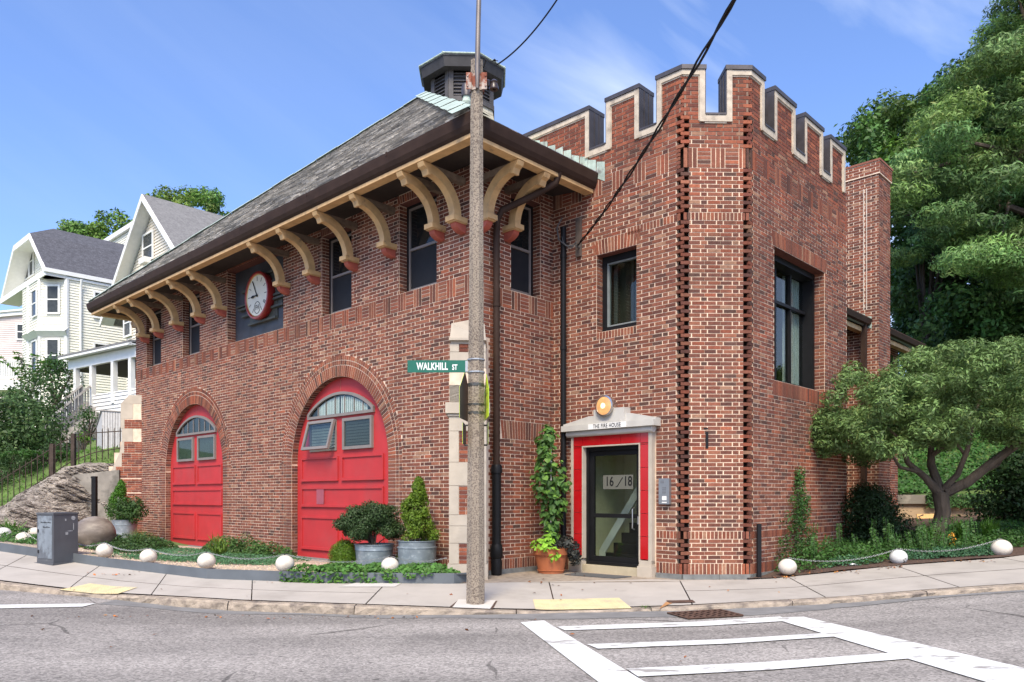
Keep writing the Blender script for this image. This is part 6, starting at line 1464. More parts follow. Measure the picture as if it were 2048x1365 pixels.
# beige gabled house
G0 = Vector((XP(285, 34.0), 34.0)); ZPK = ZP(388, 34.0)
h2 = thing('gabled_house', 'beige clapboard house with a steep grey gable roof directly behind the fire station', 'house', (0, 0, 0))
T2 = FR(G0+V*.55, U, -V)                 # gable wall, s towards the left
sl_ = .92; hwid = 3.35
clap(T2, lambda z: -min(4.6, (ZPK-.35-z)/sl_), lambda z: min(hwid, (ZPK-.35-z)/sl_), 3, ZPK-.4, M_beige, 'gable_wall', h2)
b = MB(); cW = [G0+V*.56+U*hwid, G0+V*.56-U*4.6, G0+V*12-U*4.6, G0+V*12+U*hwid]; b.prism([(p.x, p.y, 2.5) for p in cW], (0, 0, ZPK-hwid*sl_-2.9)); b.build('house_wall', M_beige, h2)
def T2r(s, n, z): p = G0+U*s-V*n; return (p.x, p.y, z)
b = MB(T2r); H2 = 5.2
for sg in (1, -1): b.prism([(0, 0, ZPK), (sg*H2, 0, ZPK-H2*sl_), (sg*(H2+.0), 0, ZPK-H2*sl_-.16), (0, 0, ZPK-.16)], (0, -13, 0))
rf2 = b.build('roof', M_shing2, h2)
b = MB(T2r)
for sg in (1, -1): b.prism([(0, .0, ZPK-.02), (sg*H2, 0, ZPK-H2*sl_-.02), (sg*H2, 0, ZPK-H2*sl_-.30), (0, 0, ZPK-.32)], (0, .05, 0)); b.prism([(0, -.0, ZPK-.19), (sg*H2, 0, ZPK-H2*sl_-.19), (sg*H2, 0, ZPK-H2*sl_-.21), (0, 0, ZPK-.21)], (0, -.56, 0))
b.build('rake_board', M_trim, rf2)
s_w = lambda px: (lambda r0: (r0*(G0+V*.55).y-(G0+V*.55).x)/(U.x-r0*U.y))((px-CX)/F)
yw = (G0+V*.55+U*s_w(299)).y
hwin(T2, s_w(308), s_w(290), ZP(520, yw), ZP(470, yw), h2)
b = MB(T2); b.box(s_w(305), s_w(293), .05, .35, ZP(530, yw), ZP(519, yw)); b.build('air_conditioner', M_white, h2)
yw = (G0+V*.55+U*s_w(256)).y; hwin(T2, s_w(264), s_w(252), ZP(672, yw), ZP(622, yw), h2)
b = MB(T2r); b.box(-2.9, -2.4, -3.4, -3.0, ZPK-2.5, ZPK-1.75); b.build('roof_vent', M_galv, rf2)
# porch of that house: posts, shed roof, clapboard skirt, stairs with rails
pe = Vector((-.8146, .58)); pn = Vector((-.58, -.8146)); P0 = Vector((XP(274, 27.5), 27.5)); TP = FR(P0, pe, pn)
sp = lambda px: (lambda r0: (r0*P0.y-P0.x)/(pe.x-r0*pe.y))((px-CX)/F)
yp = lambda px: (P0+pe*sp(px)).y
zf_, zr0 = ZP(786, yp(268)), ZP(694, yp(268)); zr1 = ZP(716, yp(150))
b = MB(TP); SL = sp(150)
b.prism([(-.3, .35, zr0-.05), (SL+.3, .35, zr0-.05), (SL+.3, .35, zr0+.10), (-.3, .35, zr0+.10)], (0, .12, 0)); b.box(-.3, SL+.3, -3.2, .46, zr0-.02, zr0+.02); po = b.build('porch_roof_trim', M_trim, h2)
b = MB(TP); b.prism([(-.3, .48, zr0+.10), (-.3, .48, zr0+.03), (-.3, -3.0, zr0+.75), (-.3, -3.0, zr0+.85)], (SL+.7, 0, 0)); b.build('porch_roof', M_shing2, h2)
b = MB(TP); b.box(-.3, SL+.2, .02, .16, zr0-.42, zr0-.05); b.build('porch_beam', M_trim, h2)
for px in (158, 190, 233, 268):
    b = MB(TP); s = sp(px); b.box(s-.085, s+.085, .0, .17, zf_-.3 if px > 180 else zf_-.5, zr0-.42); b.build('porch_post', M_trim, h2)
clap(FR(P0+pn*.1, pe, pn), lambda z: -.3, lambda z: sp(188), zf_-1.6, zf_+.12, M_white, 'porch_skirt', h2, .14)
b = MB(TP); b.box(-.3, SL+.2, -3.0, .1, zf_-.32, zf_-.2); b.build('porch_floor', M_greyframe, h2)
b = MB(TP); b.box(-.3, SL+.2, -3.0, .0, zr0-.44, zr0-.40); b.build('porch_ceiling', M_soffit, h2)
b = MB(TP); b.box(-.3, SL, -2.6, -2.5, zf_-.3, zr0+.2); b.build('porch_back_wall', M_beige, h2)
b = MB(TP); b.box(1.0, 2.0, -2.5, -2.45, zf_-.3, zr0-.5); b.build('porch_door', M_black, h2); b = MB(TP); b.box(.85, 1.0, -2.5, -2.42, zf_-.3, zr0-.4); b.box(2.0, 2.15, -2.5, -2.42, zf_-.3, zr0-.4); b.build('door_trim', M_trim, h2)
M_oldwood = mat('weathered_rail_wood', (.33, .31, .29), .85, var=.2, ns=9)
for k, (pA, pB, dpt) in enumerate((((187, 768), (92, 842), 27.5), ((163, 772), (97, 826), 28.8))):
    a0, c0 = PT(*pA, yp(187)), PT(*pB, dpt-1.0-k*.2); b = MB()
    b.tube([a0, c0], .05, 4); b.tube([a0-Vector((0, 0, .75)), c0-Vector((0, 0, .75))], .04, 4)
    for t in lin(0, 1, 17):
        q_ = a0.lerp(c0, t); b.tube([q_, q_-Vector((0, 0, .75 if t not in (0, 1) else 1.1))], .028 if t not in (0, 1) else .06, 4)
    b.build('stair_rail', M_oldwood, h2)
b = MB(); a0, c0 = PT(187, 800, yp(187)), PT(97, 880, 26.6)
for t in lin(0, 1, 9): q_ = a0.lerp(c0, t); b.box(q_.x-.5, q_.x+.5, q_.y, q_.y+1.1, q_.z-.45, q_.z-.1)
b.build('stair', M_oldwood, h2)

# cream house with bay and clipped gambrel roof
h1 = thing('cream_house', 'cream clapboard house with corner bay and dark clipped gambrel roof, left of the gabled house', 'house')
C0 = Vector((XP(90, 38), 38)); zE = ZP(535, 38)
def T1(s, n, z): p = C0+U*s+V*(-n); return (p.x, p.y, z)      # s along the gable end, -n into the house
prof = [(-.1, zE-.08), (2.55, zE+2.3), (4.0, zE+3.25), (5.45, zE+2.3), (8.0, zE-.08)]
b = MB(T1)
# clipped front: top starts 1.5 m back
def q3(s, d_, z): return (s, -d_, z)
pf_ = [q3(-.1, 0, zE-.08), q3(2.55, 0, zE+2.3), q3(5.45, 0, zE+2.3), q3(8.0, 0, zE-.08), q3(4.0, 1.5, zE+3.25)]
L1 = 9.5; pbk = [q3(-.1, L1, zE-.08), q3(2.55, L1, zE+2.3), q3(5.45, L1, zE+2.3), q3(8.0, L1, zE-.08), q3(4.0, L1-3.2, zE+3.25)]
def thick(fs):
    for f in fs: b.prism(f, (0, 0, -.14))
thick([[pf_[0], pf_[1], pbk[1], pbk[0]], [pf_[1], pf_[4], pbk[4], pbk[1]], [pf_[2], pf_[4], pbk[4], pbk[2]], [pf_[3], pf_[2], pbk[2], pbk[3]], [pf_[1], pf_[2], pf_[4]], [pbk[1], pbk[2], pbk[4]]])
rf1 = b.build('roof', M_shing, h1)
b = MB(T1)
for (a, za), (c, zc_) in (((-.15, zE-.12), (2.55, zE+2.28)), ((2.55, zE+2.28), (5.45, zE+2.28)), ((5.45, zE+2.28), (8.05, zE-.12))): b.prism([(a, .05, za), (c, .05, zc_), (c, .05, zc_-.30), (a, .05, za-.30)], (0, -.07, 0)); b.prism([(a, .0, za-.16), (c, .0, zc_-.16), (c, .0, zc_-.20), (a, .0, za-.20)], (0, -.9, 0))
b.box(-.2, 8.1, -.9, .06, zE-.42, zE-.12); b.build('rake_board', M_trim, rf1)
b = MB(T1); b.box(-.28, -.05, -L1, .1, zE-.26, zE-.06); b.box(-.2, .6, -L1, .0, zE-.42, zE-.30); b.build('gutter', M_trim, rf1)
Tg = FR(C0+V*.9, U, -V)
gl_ = lambda z: max(.35, (z-zE+.3)/.93); gr_ = lambda z: min(7.6, 7.9-(z-zE+.3)/.93)
clap(Tg, gl_, gr_, zE-.1, zE+2.15, M_cream, 'gable_wall', h1)
sg_ = lambda px: (lambda r0, p: (r0*p.y-p.x)/(U.x-r0*U.y))((px-CX)/F, C0+V*.9)
yg = (C0+V*.9+U*sg_(56)).y
for a, c in ((46, 52), (54, 60.5), (62.5, 69)): hwin(Tg, sg_(c), sg_(a), ZP(558, yg)+.0, ZP(502, yg), h1, .06)
# body with corner bay
A1 = Vector((XP(133, 38.6), 38.6)); B1 = Vector((XP(80, 38.6), 38.6)); C1 = Vector((XP(58, 39.9), 39.9)); D1 = C1+U*1.1; E1 = A1+V*9; F1 = E1+U*2.2
zg = 3.0
b = MB(); b.prism([(p.x, p.y, zg) for p in (A1, B1, C1, D1, F1, E1)], (0, 0, zE-.3-zg)); b.build('house_wall', M_cream, h1)
def edge(p, q): e = (q-p); n = Vector((e.y, -e.x)).normalized(); n = n if n.y < 0 or n.dot(Vector((0, -1))) > 0 else -n; return FR(p+n*.004, e, n), e.length
Ta, la = edge(B1, A1); clap(Ta, lambda z: 0, lambda z: la, zg, zE-.35, M_cream, 'clapboard', h1)
Tb_, lb_ = edge(C1, B1); clap(Tb_, lambda z: 0, lambda z: lb_, zg, zE-.35, M_cream, 'clapboard', h1)
TR, lr = edge(A1, E1); 
if (Vector(TR(0, 1, 0)[:2])-A1).dot(-U) < 0: TR = FR(A1-U*.004, V, -U)
clap(TR, lambda z: 0, lambda z: lr, zg, zE-.35, M_cream, 'clapboard', h1)
TL, ll = FR(C1-V*.004, U, -V), 1.1; clap(TL, lambda z: 0, lambda z: 1.1, zg, zE-.35, M_cream, 'clapboard', h1)
b = MB()
for p in (A1, B1, C1): b.lathe([(.11, zg), (.11, zE-.35)], (p.x, p.y, 0), 6)
b.build('corner_board', M_trim, h1)
wx = lambda px: (XP(px, 38.6)-B1.x)
hwin(Ta, wx(97), wx(118), ZP(626, 38.6), ZP(574, 38.6), h1); hwin(Ta, wx(97), wx(118), ZP(742, 38.6), ZP(681, 38.6), h1)
hwin(Tb_, lb_*.42, lb_*.82, ZP(632, 39), ZP(582, 39), h1, .06); hwin(Tb_, lb_*.42, lb_*.82, ZP(745, 39), ZP(684, 39), h1, .06)
sr = lambda px: (lambda r0: (r0*A1.y-A1.x)/(V.x-r0*V.y))((px-CX)/F); yr = (A1+V*sr(200)).y
hwin(TR, sr(189), sr(213), ZP(635, yr), ZP(588, yr), h1); hwin(TR, sr(189), sr(213), ZP(740, yr), ZP(690, yr), h1)
zl = ZP(664, 38.6); b = MB()
for (T_, l_) in ((Ta, la), (Tb_, lb_)): b.add([T_(s, n_, z) for z, n1 in ((zl-.25, .05), (zl, .32), (zl+.22, .0)) for n_ in (n1,) for s in (-.1, l_+.1)], [(0, 1, 3, 2), (2, 3, 5, 4)])
b.build('bay_ledge', M_trim, h1, fix=False)
b = MB(TR); s = sr(160); b.tube([(s, .25, zE-.35), (s, .12, zE-.7), (s, .1, zE-.8), (s, .1, zg)], .05, 6); b.build('downpipe', M_trim, h1)
dd = thing('dormered_house', 'cream gable end with white rake and small window, between the two larger houses', 'house'); Td = FR(Vector((XP(250, 47), 47)), U, -V)
sd_ = lambda px: (lambda r0: (r0*47-XP(250, 47))/(U.x-r0*U.y))((px-CX)/F); z1_ = ZP(478, 48)
clap(Td, lambda z: -2, lambda z: min(6, 5.2-(z1_-z)*-.0-(z1_-z)*.0), 8, z1_, M_cream, 'gable_wall', dd)
b = MB(Td); b.box(-2, 5.6, -.3, .2, z1_, z1_+.28); b.build('rake_board', M_trim, dd); hwin(Td, sd_(241), sd_(229), ZP(525, 48), ZP(503, 48), dd, .06)
b = MB(Td); b.box(-2, 5.2, -6, -.02, 8, z1_+.1); b.build('house_wall', M_cream, dd)
# pinkish house at the far left with a white railed balcony
h3 = thing('pink_house', 'pinkish grey clapboard house with a white railed balcony at the far left edge', 'house')
Y3 = 49; T3 = FR((XP(-60, Y3), Y3), (1, .12), (.12, -1)); zt3 = ZP(620, Y3)
clap(T3, lambda z: 0, lambda z: 3.9, 4, zt3-.2, M_pink, 'clapboard', h3); b = MB(T3); b.box(0, 3.9, -6, -.01, 4, zt3-.2); b.build('house_wall', M_pink, h3)
b = MB(T3); b.prism([(-1, .2, zt3-.55), (4.0, .2, zt3+.1), (4.0, .2, zt3-.15), (-1, .2, zt3-.8)], (0, -.2, 0)); b.prism([(-1, .3, zt3-.45), (4.1, .3, zt3+.2), (4.1, .3, zt3+.1), (-1, .3, zt3-.55)], (0, -6, 0)); b.build('roof', M_trim, h3)
x3 = lambda px: (XP(px, Y3)-XP(-60, Y3)); hwin(T3, x3(30), x3(45), ZP(676, Y3), ZP(648, Y3), h3)
b = MB(FR((XP(-60, 46), 46), (1, 0), (0, -1))); W3 = XP(42, 46)-XP(-60, 46); za, zb_ = ZP(757, 46), ZP(721, 46); b.box(0, W3, -.05, .05, zb_-.08, zb_); b.box(0, W3, -.05, .05, za, za+.07)
for s in lin(.02, W3-.02, 30): b.box(s-.03, s+.03, -.03, .03, za, zb_)
b.box(0, W3, -3, .1, za-.7, za-.12); b.build('balcony', M_trim, h3)

# ============================================================ ROCK, FENCE, BIN
rk = MB(); topl = [(-120, 1080), (-60, 1052), (0, 1022), (30, 1006), (60, 986), (100, 955), (130, 936), (160, 928), (200, 926), (232, 928)]
tx, ty = [p[0] for p in topl], [p[1] for p in topl]; nI, nJ = 230, 100; vs = []
for i in range(nI+1):
    px = -120+352*i/nI; pt = float(np.interp(px, tx, ty)); Yt = 20.6; Xt = XP(px, Yt); zt_ = ZP(pt, Yt); Yb_ = 17.6; 
    for j in range(nJ+1):
        t = j/nJ; yb2 = Yb_+2.55*sst(110, 215, px); Y = yb2+(Yt-yb2)*t**1.25; z = (.45)*(1-t)+zt_*t; X = Xt
        st_ = math.sin(6.5*(z*1.6+X*.55)+2.2*noise2(X, z, .8, 2))            # tilted strata
        lay = (z*1.0+X*.42+.18*noise2(X, z, 1.1, 4))*5.5; dsp = .06*st_+.10*(lay-math.floor(lay))+.05*((lay*2.7)-math.floor(lay*2.7))+.20*noise2(X, z*1.5+X*.8, 1.3, 5)+.12*noise2(X, z*3+X*1.2, 4, 7)+.07*noise2(X*1, z*4+X*1.4, 9, 8)
        vs.append((X, Y-dsp*(1 if t < .97 else .3), z+.05*noise2(X, Y, 3, 9)))
rk.add(vs, [(i*(nJ+1)+j, (i+1)*(nJ+1)+j, (i+1)*(nJ+1)+j+1, i*(nJ+1)+j+1) for i in range(nI) for j in range(nJ)])
o = rk.build('rock_outcrop', mat('layered_rock', (.34, .30, .26), .95, var=.5, ns=3.5, bump=1.0, bs=9, bdist=.12, c2=(.12, .10, .085), c2s=2.6, c2lo=.50, c2hi=.64, stretch=(.7, 1, 2.8)), None, fix=False, smooth=False); tag(o, 'pale layered rock outcrop sloping up to the left end of the fire station', 'rock')
b = MB(); b.prism([(XP(110, 20.2), 20.2, .4), (XP(238, 20.2), 20.2, .4), (XP(238, 20.2), 20.2, ZP(940, 20.2)), (XP(150, 20.2), 20.2, ZP(950, 20.2)), (XP(110, 20.2), 20.2, ZP(975, 20.2))], (0, .3, 0)); tag(b.build('concrete_wall', mat('old_concrete', (.24, .22, .19), .95, var=.3, ns=3, bump=.4, bs=20, c2=(.15, .14, .12), c2s=2), None), 'grey concrete footing between the rock outcrop and the left buttress', 'wall')
# iron fence along the top of the rock
M_fence = mat('rusted_iron_fence', (.06, .042, .032), .8, .3, var=.4, ns=8); fe = thing('iron_fence', 'rusty iron picket fence running along the top of the rock outcrop', 'fence')
top_ = [(-60, 1010), (0, 962), (60, 925), (132, 880), (190, 866), (253, 862)]; bot_ = [(-60, 1075), (0, 1032), (13, 1020), (50, 993), (145, 932), (190, 915), (253, 905)]
fx_, fy_ = [p[0] for p in top_], [p[1] for p in top_]; gx_, gy_ = [p[0] for p in bot_], [p[1] for p in bot_]; Yf = 20.9
b = MB(); r1 = []; r2 = []
for k, px in enumerate(lin(-55, 252, 27)):
    zt_, zb2 = ZP(np.interp(px, fx_, fy_), Yf), ZP(np.interp(px, gx_, gy_), Yf); X = XP(px, Yf); b.tube([(X, Yf, zb2-.1), (X, Yf, zt_+.06), (X, Yf, zt_+.12)], [.013, .013, .003], 5); r1.append((X, Yf, zt_)); r2.append((X, Yf, zb2+.14))
b.build('picket', M_fence, fe)['kind'] = 'stuff'
b = MB(); b.tube(r1, .014, 5); b.build('rail', M_fence, fe); b = MB(); b.tube(r2, .014, 5); b.build('rail', M_fence, fe)
for px in (105, 147):
    b = MB(); X = XP(px, Yf); b.box(X-.05, X+.05, Yf-.05, Yf+.05, ZP(np.interp(px, gx_, gy_), Yf)-.2, ZP(np.interp(px, fx_, fy_), Yf)+.12); b.build('fence_post', M_fence, fe)
# white wooden bin store
Yb0 = 22.6; bx0, bx1 = XP(204, Yb0), XP(252, Yb0); z0, z1 = ZP(916, Yb0), ZP(822, Yb0); o = thing('wooden_bin_store', 'whitewashed wooden box of upright boards behind the iron fence', 'wooden box')
M_wash = mat('whitewashed_board', (.50, .49, .48), .9, var=.15, ns=6, c2=(.33, .31, .29), c2s=6, c2lo=.55, c2hi=.7); b = MB(); n = 9
for k in range(n): a = bx0+(bx1-bx0)*k/n; b.box(a+.006, a+(bx1-bx0)/n-.006, Yb0, Yb0+.03, z0+.15, z1-.04*k/n)
b.build('front_board', M_wash, o)
b = MB(); xl = XP(190, Yb0+.8); b.prism([(bx0, Yb0, z0+.15), (xl, Yb0+.9, z0+.2), (xl, Yb0+.9, z1-.42), (bx0, Yb0, z1)], (.02, .02, 0)); b.build('side_board', M_wash, o)
b = MB(); b.prism([(bx0-.03, Yb0-.03, z1), (bx1+.03, Yb0-.03, z1-.05), (bx1+.03, Yb0+.9, z1-.4), (xl-.03, Yb0+.9, z1-.4)], (0, 0, .03)); b.build('lid', M_oldwood, o)

# ============================================================ SHRUBS ON THE HILL
def bush(name, lab, px, py_base, Y, w_, h, m, hue=(1, 1, 1), per=420, ls=.09, n=26, cat='shrub', var=.35, asp=.5, group=None, flat=.8, dpt=.8):
    X = XP(px, Y); z = ZP(py_base, Y); o = thing(name, lab, cat, (X, Y, z), 0, group); cl = []
    for _ in range(n):
        t = random.random(); a = random.uniform(0, 2*PI); q = random.random()**.5; rr = .26*min(w_, h)*random.uniform(.7, 1.2)
        zz = h*(.12+.72*t); lim = math.sqrt(max(.05, 1-abs(2*t-.8)**2.2)); cl.append(((q*math.cos(a)*w_*.5*lim*.85, q*math.sin(a)*w_*.5*dpt*lim*.85, zz), (rr, rr, rr*flat)))
    P_, N_ = cloud(cl, per/(ls*ls)*.0125); leaves('foliage', P_, N_, ls, m, o, hue=hue, var=var, asp=asp)
    b = MB(); branches(b, (0, 0, -.15), [c[0] for c in cl[:7]], .03*h+.01); b.build('stem', M_bark, o); return o
bush('broad_shrub', 'large dense dark green shrub at the left edge behind the iron fence', 32, 960, 24.5, 3.4, 3.0, ML_dark, (1.7, 1.7, 1.4), 420, .13, 40)
bush('broad_shrub', 'mid green leafy shrub beside the porch stairs', 84, 850, 27.5, 1.9, 2.2, ML_dark, (1.4, 1.5, 1.2), 380, .12, 22)
bush('evergreen_shrub', 'dark pointed evergreen in front of the cream house', 112, 820, 31, 1.8, 2.4, ML_dark, (1.2, 1.5, 1.2), 380, .13, 24)
bush('small_shrub', 'small leafy bush between the porch stairs and the wooden box', 174, 880, 24.5, .85, 1.15, ML_mid, (.9, 1, .9), 420, .08, 18)
bush('hosta_clump', 'low yellow-green clump on the lawn beside the wooden box', 165, 895, 24, 1.0, .45, ML_lime, (.6, .7, .6), 300, .12, 10, 'plant')
bush('lavender_mound', 'grey-green feathery mound on the slope behind the iron fence', 40, 1000, 22.3, 1.9, 1.1, ML_dark, (1.9, 1.9, 1.7), 420, .08, 26, 'plant', asp=.25)
bush('lavender_mound', 'dark feathery mound behind the fence left of the lawn', 95, 965, 22.6, 1.5, 1.0, ML_dark, (1.3, 1.3, 1.25), 420, .08, 22, 'plant', asp=.25)
for k, (px, py, w2, lab) in enumerate(((8, 1005, 1.5, 'dark grey-green mound at the far left end of the iron fence'), (60, 978, 1.5, 'dark grey-green mound in the middle of the left fence run'), (118, 940, 1.2, 'small dark mound just left of the lawn behind the fence'), (20, 960, 2.2, 'leafy dark green mass between the fence and the broad shrub'))): bush('slope_shrub', lab, px, py, 22.0+k*.25, w2, .95, ML_dark, (1.5, 1.55, 1.4), 420, .085, 24, 'plant', asp=.3)
for k, (px, py, Y, w2, h2_, lab) in enumerate(((-60, 990, 23.5, 3.0, 2.4, 'dark shrub continuing the slope planting beyond the left edge'), (-190, 1010, 24, 3.6, 2.8, 'broad shrub on the slope further beyond the left edge'), (36, 885, 26.5, 2.4, 1.8, 'rounded green shrub rising behind the broad shrub at the left edge'))): bush('slope_shrub', lab, px, py, Y, w2, h2_, ML_dark, (1.6, 1.7, 1.4), 420, .12, 34)
# pinnate fronds
def fronds(name, lab, px, py, Y, n, L_, m, hue, spread=1.0, up=.8, cat='shrub'):
    o = thing(name, lab, cat, (XP(px, Y), Y, ZP(py, Y))); Ps, Ns = [], []; b = MB()
    for k in range(n):
        a = 2*PI*k/n+random.random(); ll = L_*random.uniform(.7, 1.1); pts = [Vector((spread*ll*t*math.cos(a)*.6, spread*ll*t*math.sin(a)*.5, ll*(up*t-.35*t*t*t))) for t in lin(0, 1, 12)]; b.tube(pts, .012, 4)
        for i in range(3, 12):
            for s in (-1, 1):
                for q in (.08, .17, .26): sd = Vector((-math.sin(a), math.cos(a), -.15)); Ps.append(tuple(pts[i]+sd*s*q*(1.1-i/16))); Ns.append((0, 0, 1))
    leaves('foliage', Ps, Ns, .19, m, o, hue=hue, asp=.35, var=.2); b.build('stem', M_bark, o)
fronds('sumac', 'bright green feather-leaved sapling in front of the pink house', 62, 790, 31, 13, 2.3, ML_lime, (.42, .55, .5), 1.0, 1.0)
fronds('sumac', 'feathery fronds drooping over the iron fence by the porch stairs', 88, 925, 22.5, 10, 1.15, ML_mid, (1.1, 1.25, 1.1), 1.6, .5)
# lawn on the hillside
Ps, Ns = [], []
for _ in range(9000): X = random.uniform(-17, -10.5); Y = random.uniform(20.9, 30); Ps.append((X, Y, zter(X, Y)+.03)); Ns.append((random.uniform(-1, 1), -1, .3))
tag(leaves('lawn', Ps, Ns, .12, ML_grassy, None, hue=(.7, 1.0, .6), asp=.2), 'sunlit green lawn sloping up behind the iron fence', 'grass', kind='stuff')

# ============================================================ TREES
def inpoly(x, y, P):
    c = False; j = len(P)-1
    for i in range(len(P)):
        if (P[i][1] > y) != (P[j][1] > y) and x < (P[j][0]-P[i][0])*(y-P[i][1])/(P[j][1]-P[i][1])+P[i][0]: c = not c
        j = i
    return c
def tree(name, lab, base, trunk_top, envelope, Y0, dY, n, rad, per, ls, m, hue, asp=.5, flat=.7, tr=.25, group=None, nb=10, holes=(), sub=None, huev=.25, cat='tree'):
    """crown = many leaf clumps spread through a real volume around depth Y0"""
    o = thing(name, lab, cat, tuple(base), 0, group); base = Vector(base); xs_ = [p[0] for p in envelope]; ys_ = [p[1] for p in envelope]; cl = []; cols = []; t_ = 0
    while len(cl) < n and t_ < 20000:
        t_ += 1; px = random.uniform(min(xs_), max(xs_)); py = random.uniform(min(ys_), max(ys_))
        if not inpoly(px, py, envelope) or any((px-hx)**2+(py-hy)**2 < hr*hr for hx, hy, hr in holes): continue
        Y = Y0+random.uniform(-dY, dY); r_ = rad*random.uniform(.6, 1.25); c = PT(px, py, Y)-base; cl.append((tuple(c), (r_, r_, r_*flat)))
    Ps, Ns, Cs = [], [], []
    for c, r_ in cl:
        k = int(per*r_[0]*r_[0]/(rad*rad)); p, q = clump(c, r_, k, .35); h_ = np.array(hue)*random.uniform(1-huev, 1+huev)*np.array([random.uniform(.85, 1.2), 1, random.uniform(.8, 1.1)]); Ps.append(p); Ns.append(q); Cs.append(np.tile(h_, (k, 1)))
    leaves('crown', np.concatenate(Ps), np.concatenate(Ns), ls, m, o, cols=np.concatenate(Cs), var=.5, asp=asp, sizevar=.55)
    b = MB(); tt = Vector(trunk_top)-base; b.tube([(0, 0, -.3), tuple(tt*.3+Vector((.1, 0, 0))), tuple(tt*.7), tuple(tt)], [tr*1.2, tr, tr*.85, tr*.6], 10)
    for c, r_ in random.sample(cl, min(nb, len(cl))):
        c = Vector(c); s = tt*random.uniform(.55, 1); m1 = s.lerp(c, .5)+Vector((0, 0, .15*(c-s).length)); b.tube([s, m1, c], [tr*.4, tr*.25, tr*.08], 6)
    b.build('trunk', M_bark, o, smooth=True); return o
# behind the houses, on the hill
for i, (px, top, wd, lab) in enumerate(((150, 452, 60, 'low dark tree crown left of the gable behind the cream house'), (225, 415, 70, 'rounded tree crown showing between the cream house and the gable'), (345, 380, 60, 'tree crown rising just right of the gable peak'), (410, 385, 70, 'tree crown at the right end of the row, above the slate roof'), (95, 520, 60, 'tree crown low behind the cream house'))):
    Y = 58+i; tree('hill_tree', lab, (XP(px, Y), Y, 9.0), (XP(px, Y), Y, ZP(top+60, Y)), [(px-wd, 560), (px-wd*.95, top+55), (px-wd*.5, top+18), (px, top), (px+wd*.5, top+14), (px+wd*.95, top+60), (px+wd, 560)], Y, 2.2, 44, .95, 330, .26, ML_tree, (1.0, 1.1, .9), flat=.8, group='trees on the hill behind the houses')
# right-hand background trees
maple_env = [(1700, 262), (1745, 235), (1800, 205), (1850, 190), (1900, 150), (1960, 120), (2060, 100), (2200, 120), (2200, 700), (1780, 700), (1778, 560), (1782, 345), (1712, 318)]
tree('maple_tree', 'dense dark maple rising behind the chimney, its crown against the sky', (XP(1900, 30), 30, 1.5), (XP(1895, 30), 30, 10), maple_env, 30, 3.0, 300, .9, 660, .17, ML_tree, (.62, .76, .72), huev=.35, flat=.75, tr=.3, holes=[(1835, 520, 22), (1890, 560, 25), (1925, 500, 18), (1850, 580, 18), (1960, 560, 18)], nb=24)
loc_env = [(1990, 60), (1920, 170), (1870, 230), (1810, 290), (1790, 380), (1800, 450), (1785, 480), (1800, 520), (1900, 540), (1990, 560), (2060, 640), (2350, 640), (2400, 100), (2200, -200), (2050, -120)]
tree('locust_tree', 'tall honey locust with feathery layered foliage filling the right edge', (XP(2130, 24), 24, 1.2), (XP(2100, 24), 24, 14), loc_env, 24, 2.8, 430, .78, 800, .15, ML_locust, (.95, 1.0, .9), asp=.26, flat=.36, huev=.4, tr=.32, holes=[(1900, 560, 30)], nb=30)
tree('yellow_maple', 'smaller bright yellow-green maple crown between the chimney and the locust', (XP(1850, 27), 27, 1.5), (XP(1850, 27), 27, 8), [(1800, 310), (1850, 300), (1930, 250), (1960, 330), (1900, 400), (1830, 380), (1785, 350)], 26.0, 1.0, 40, .8, 600, .17, ML_lime, (.36, .46, .4), tr=.15)
tree('understorey_tree', 'dark leafy tree low at the right, behind the retaining wall', (XP(1990, 26), 26, 2.2), (XP(1990, 26), 26, 5), [(1800, 640), (1850, 600), (1950, 600), (2060, 560), (2200, 580), (2200, 900), (1900, 860), (1810, 720)], 26, 2, 90, .9, 420, .17, ML_dark, (1.9, 2.2, 1.6), tr=.2)
# distant backdrop further right/back so a side step still sees trees
for i, (px, top, lab) in enumerate(((2350, -40, 'large tree beyond the right edge of the garden'), (2650, 60, 'second large tree beyond the right edge of the garden'))):
    Y = 30+i*3; tree('background_tree', lab, (XP(px, Y), Y, 2), (XP(px, Y), Y, 10), [(px-200, 800), (px-190, top+200), (px-80, top), (px+90, top), (px+200, top+250), (px+180, 800)], Y, 2.5, 90, 1.4, 380, .26, ML_tree, (1.1, 1.2, 1), tr=.3)

for X, Y, H_, lab in ((24, 1, 11, 'street tree on the far side of the road to the right, out of the picture'), (31, -7, 12, 'taller street tree across the road to the right, out of the picture'), (-12, -16, 11, 'street tree across the road behind the camera, to the left'), (-24, -6, 12, 'street tree across the side street, far left behind the camera')):
    o = thing('street_tree', lab, 'tree', (X, Y, zroad(max(-30, min(30, X)))), 0, 'street trees across the road'); cl = []
    for _ in range(60):
        a = random.uniform(0, 2*PI); q = random.random()**.5*3.2; z = random.uniform(3.2, H_); k = math.sqrt(max(.1, 1-((z-.6*H_)/(.45*H_))**2)) if abs(z-.6*H_) < .45*H_ else .3
        cl.append(((q*k*math.cos(a), q*k*math.sin(a), z), (1.0, 1.0, .8)))
    P_, N_ = cloud(cl, 260); leaves('crown', P_, N_, .22, ML_tree, o, hue=(1, 1.1, .9)); b = MB(); b.tube([(0, 0, -.2), (.1, 0, 3), (0, 0, H_*.8)], [.22, .17, .05], 8); b.build('trunk', M_bark, o)
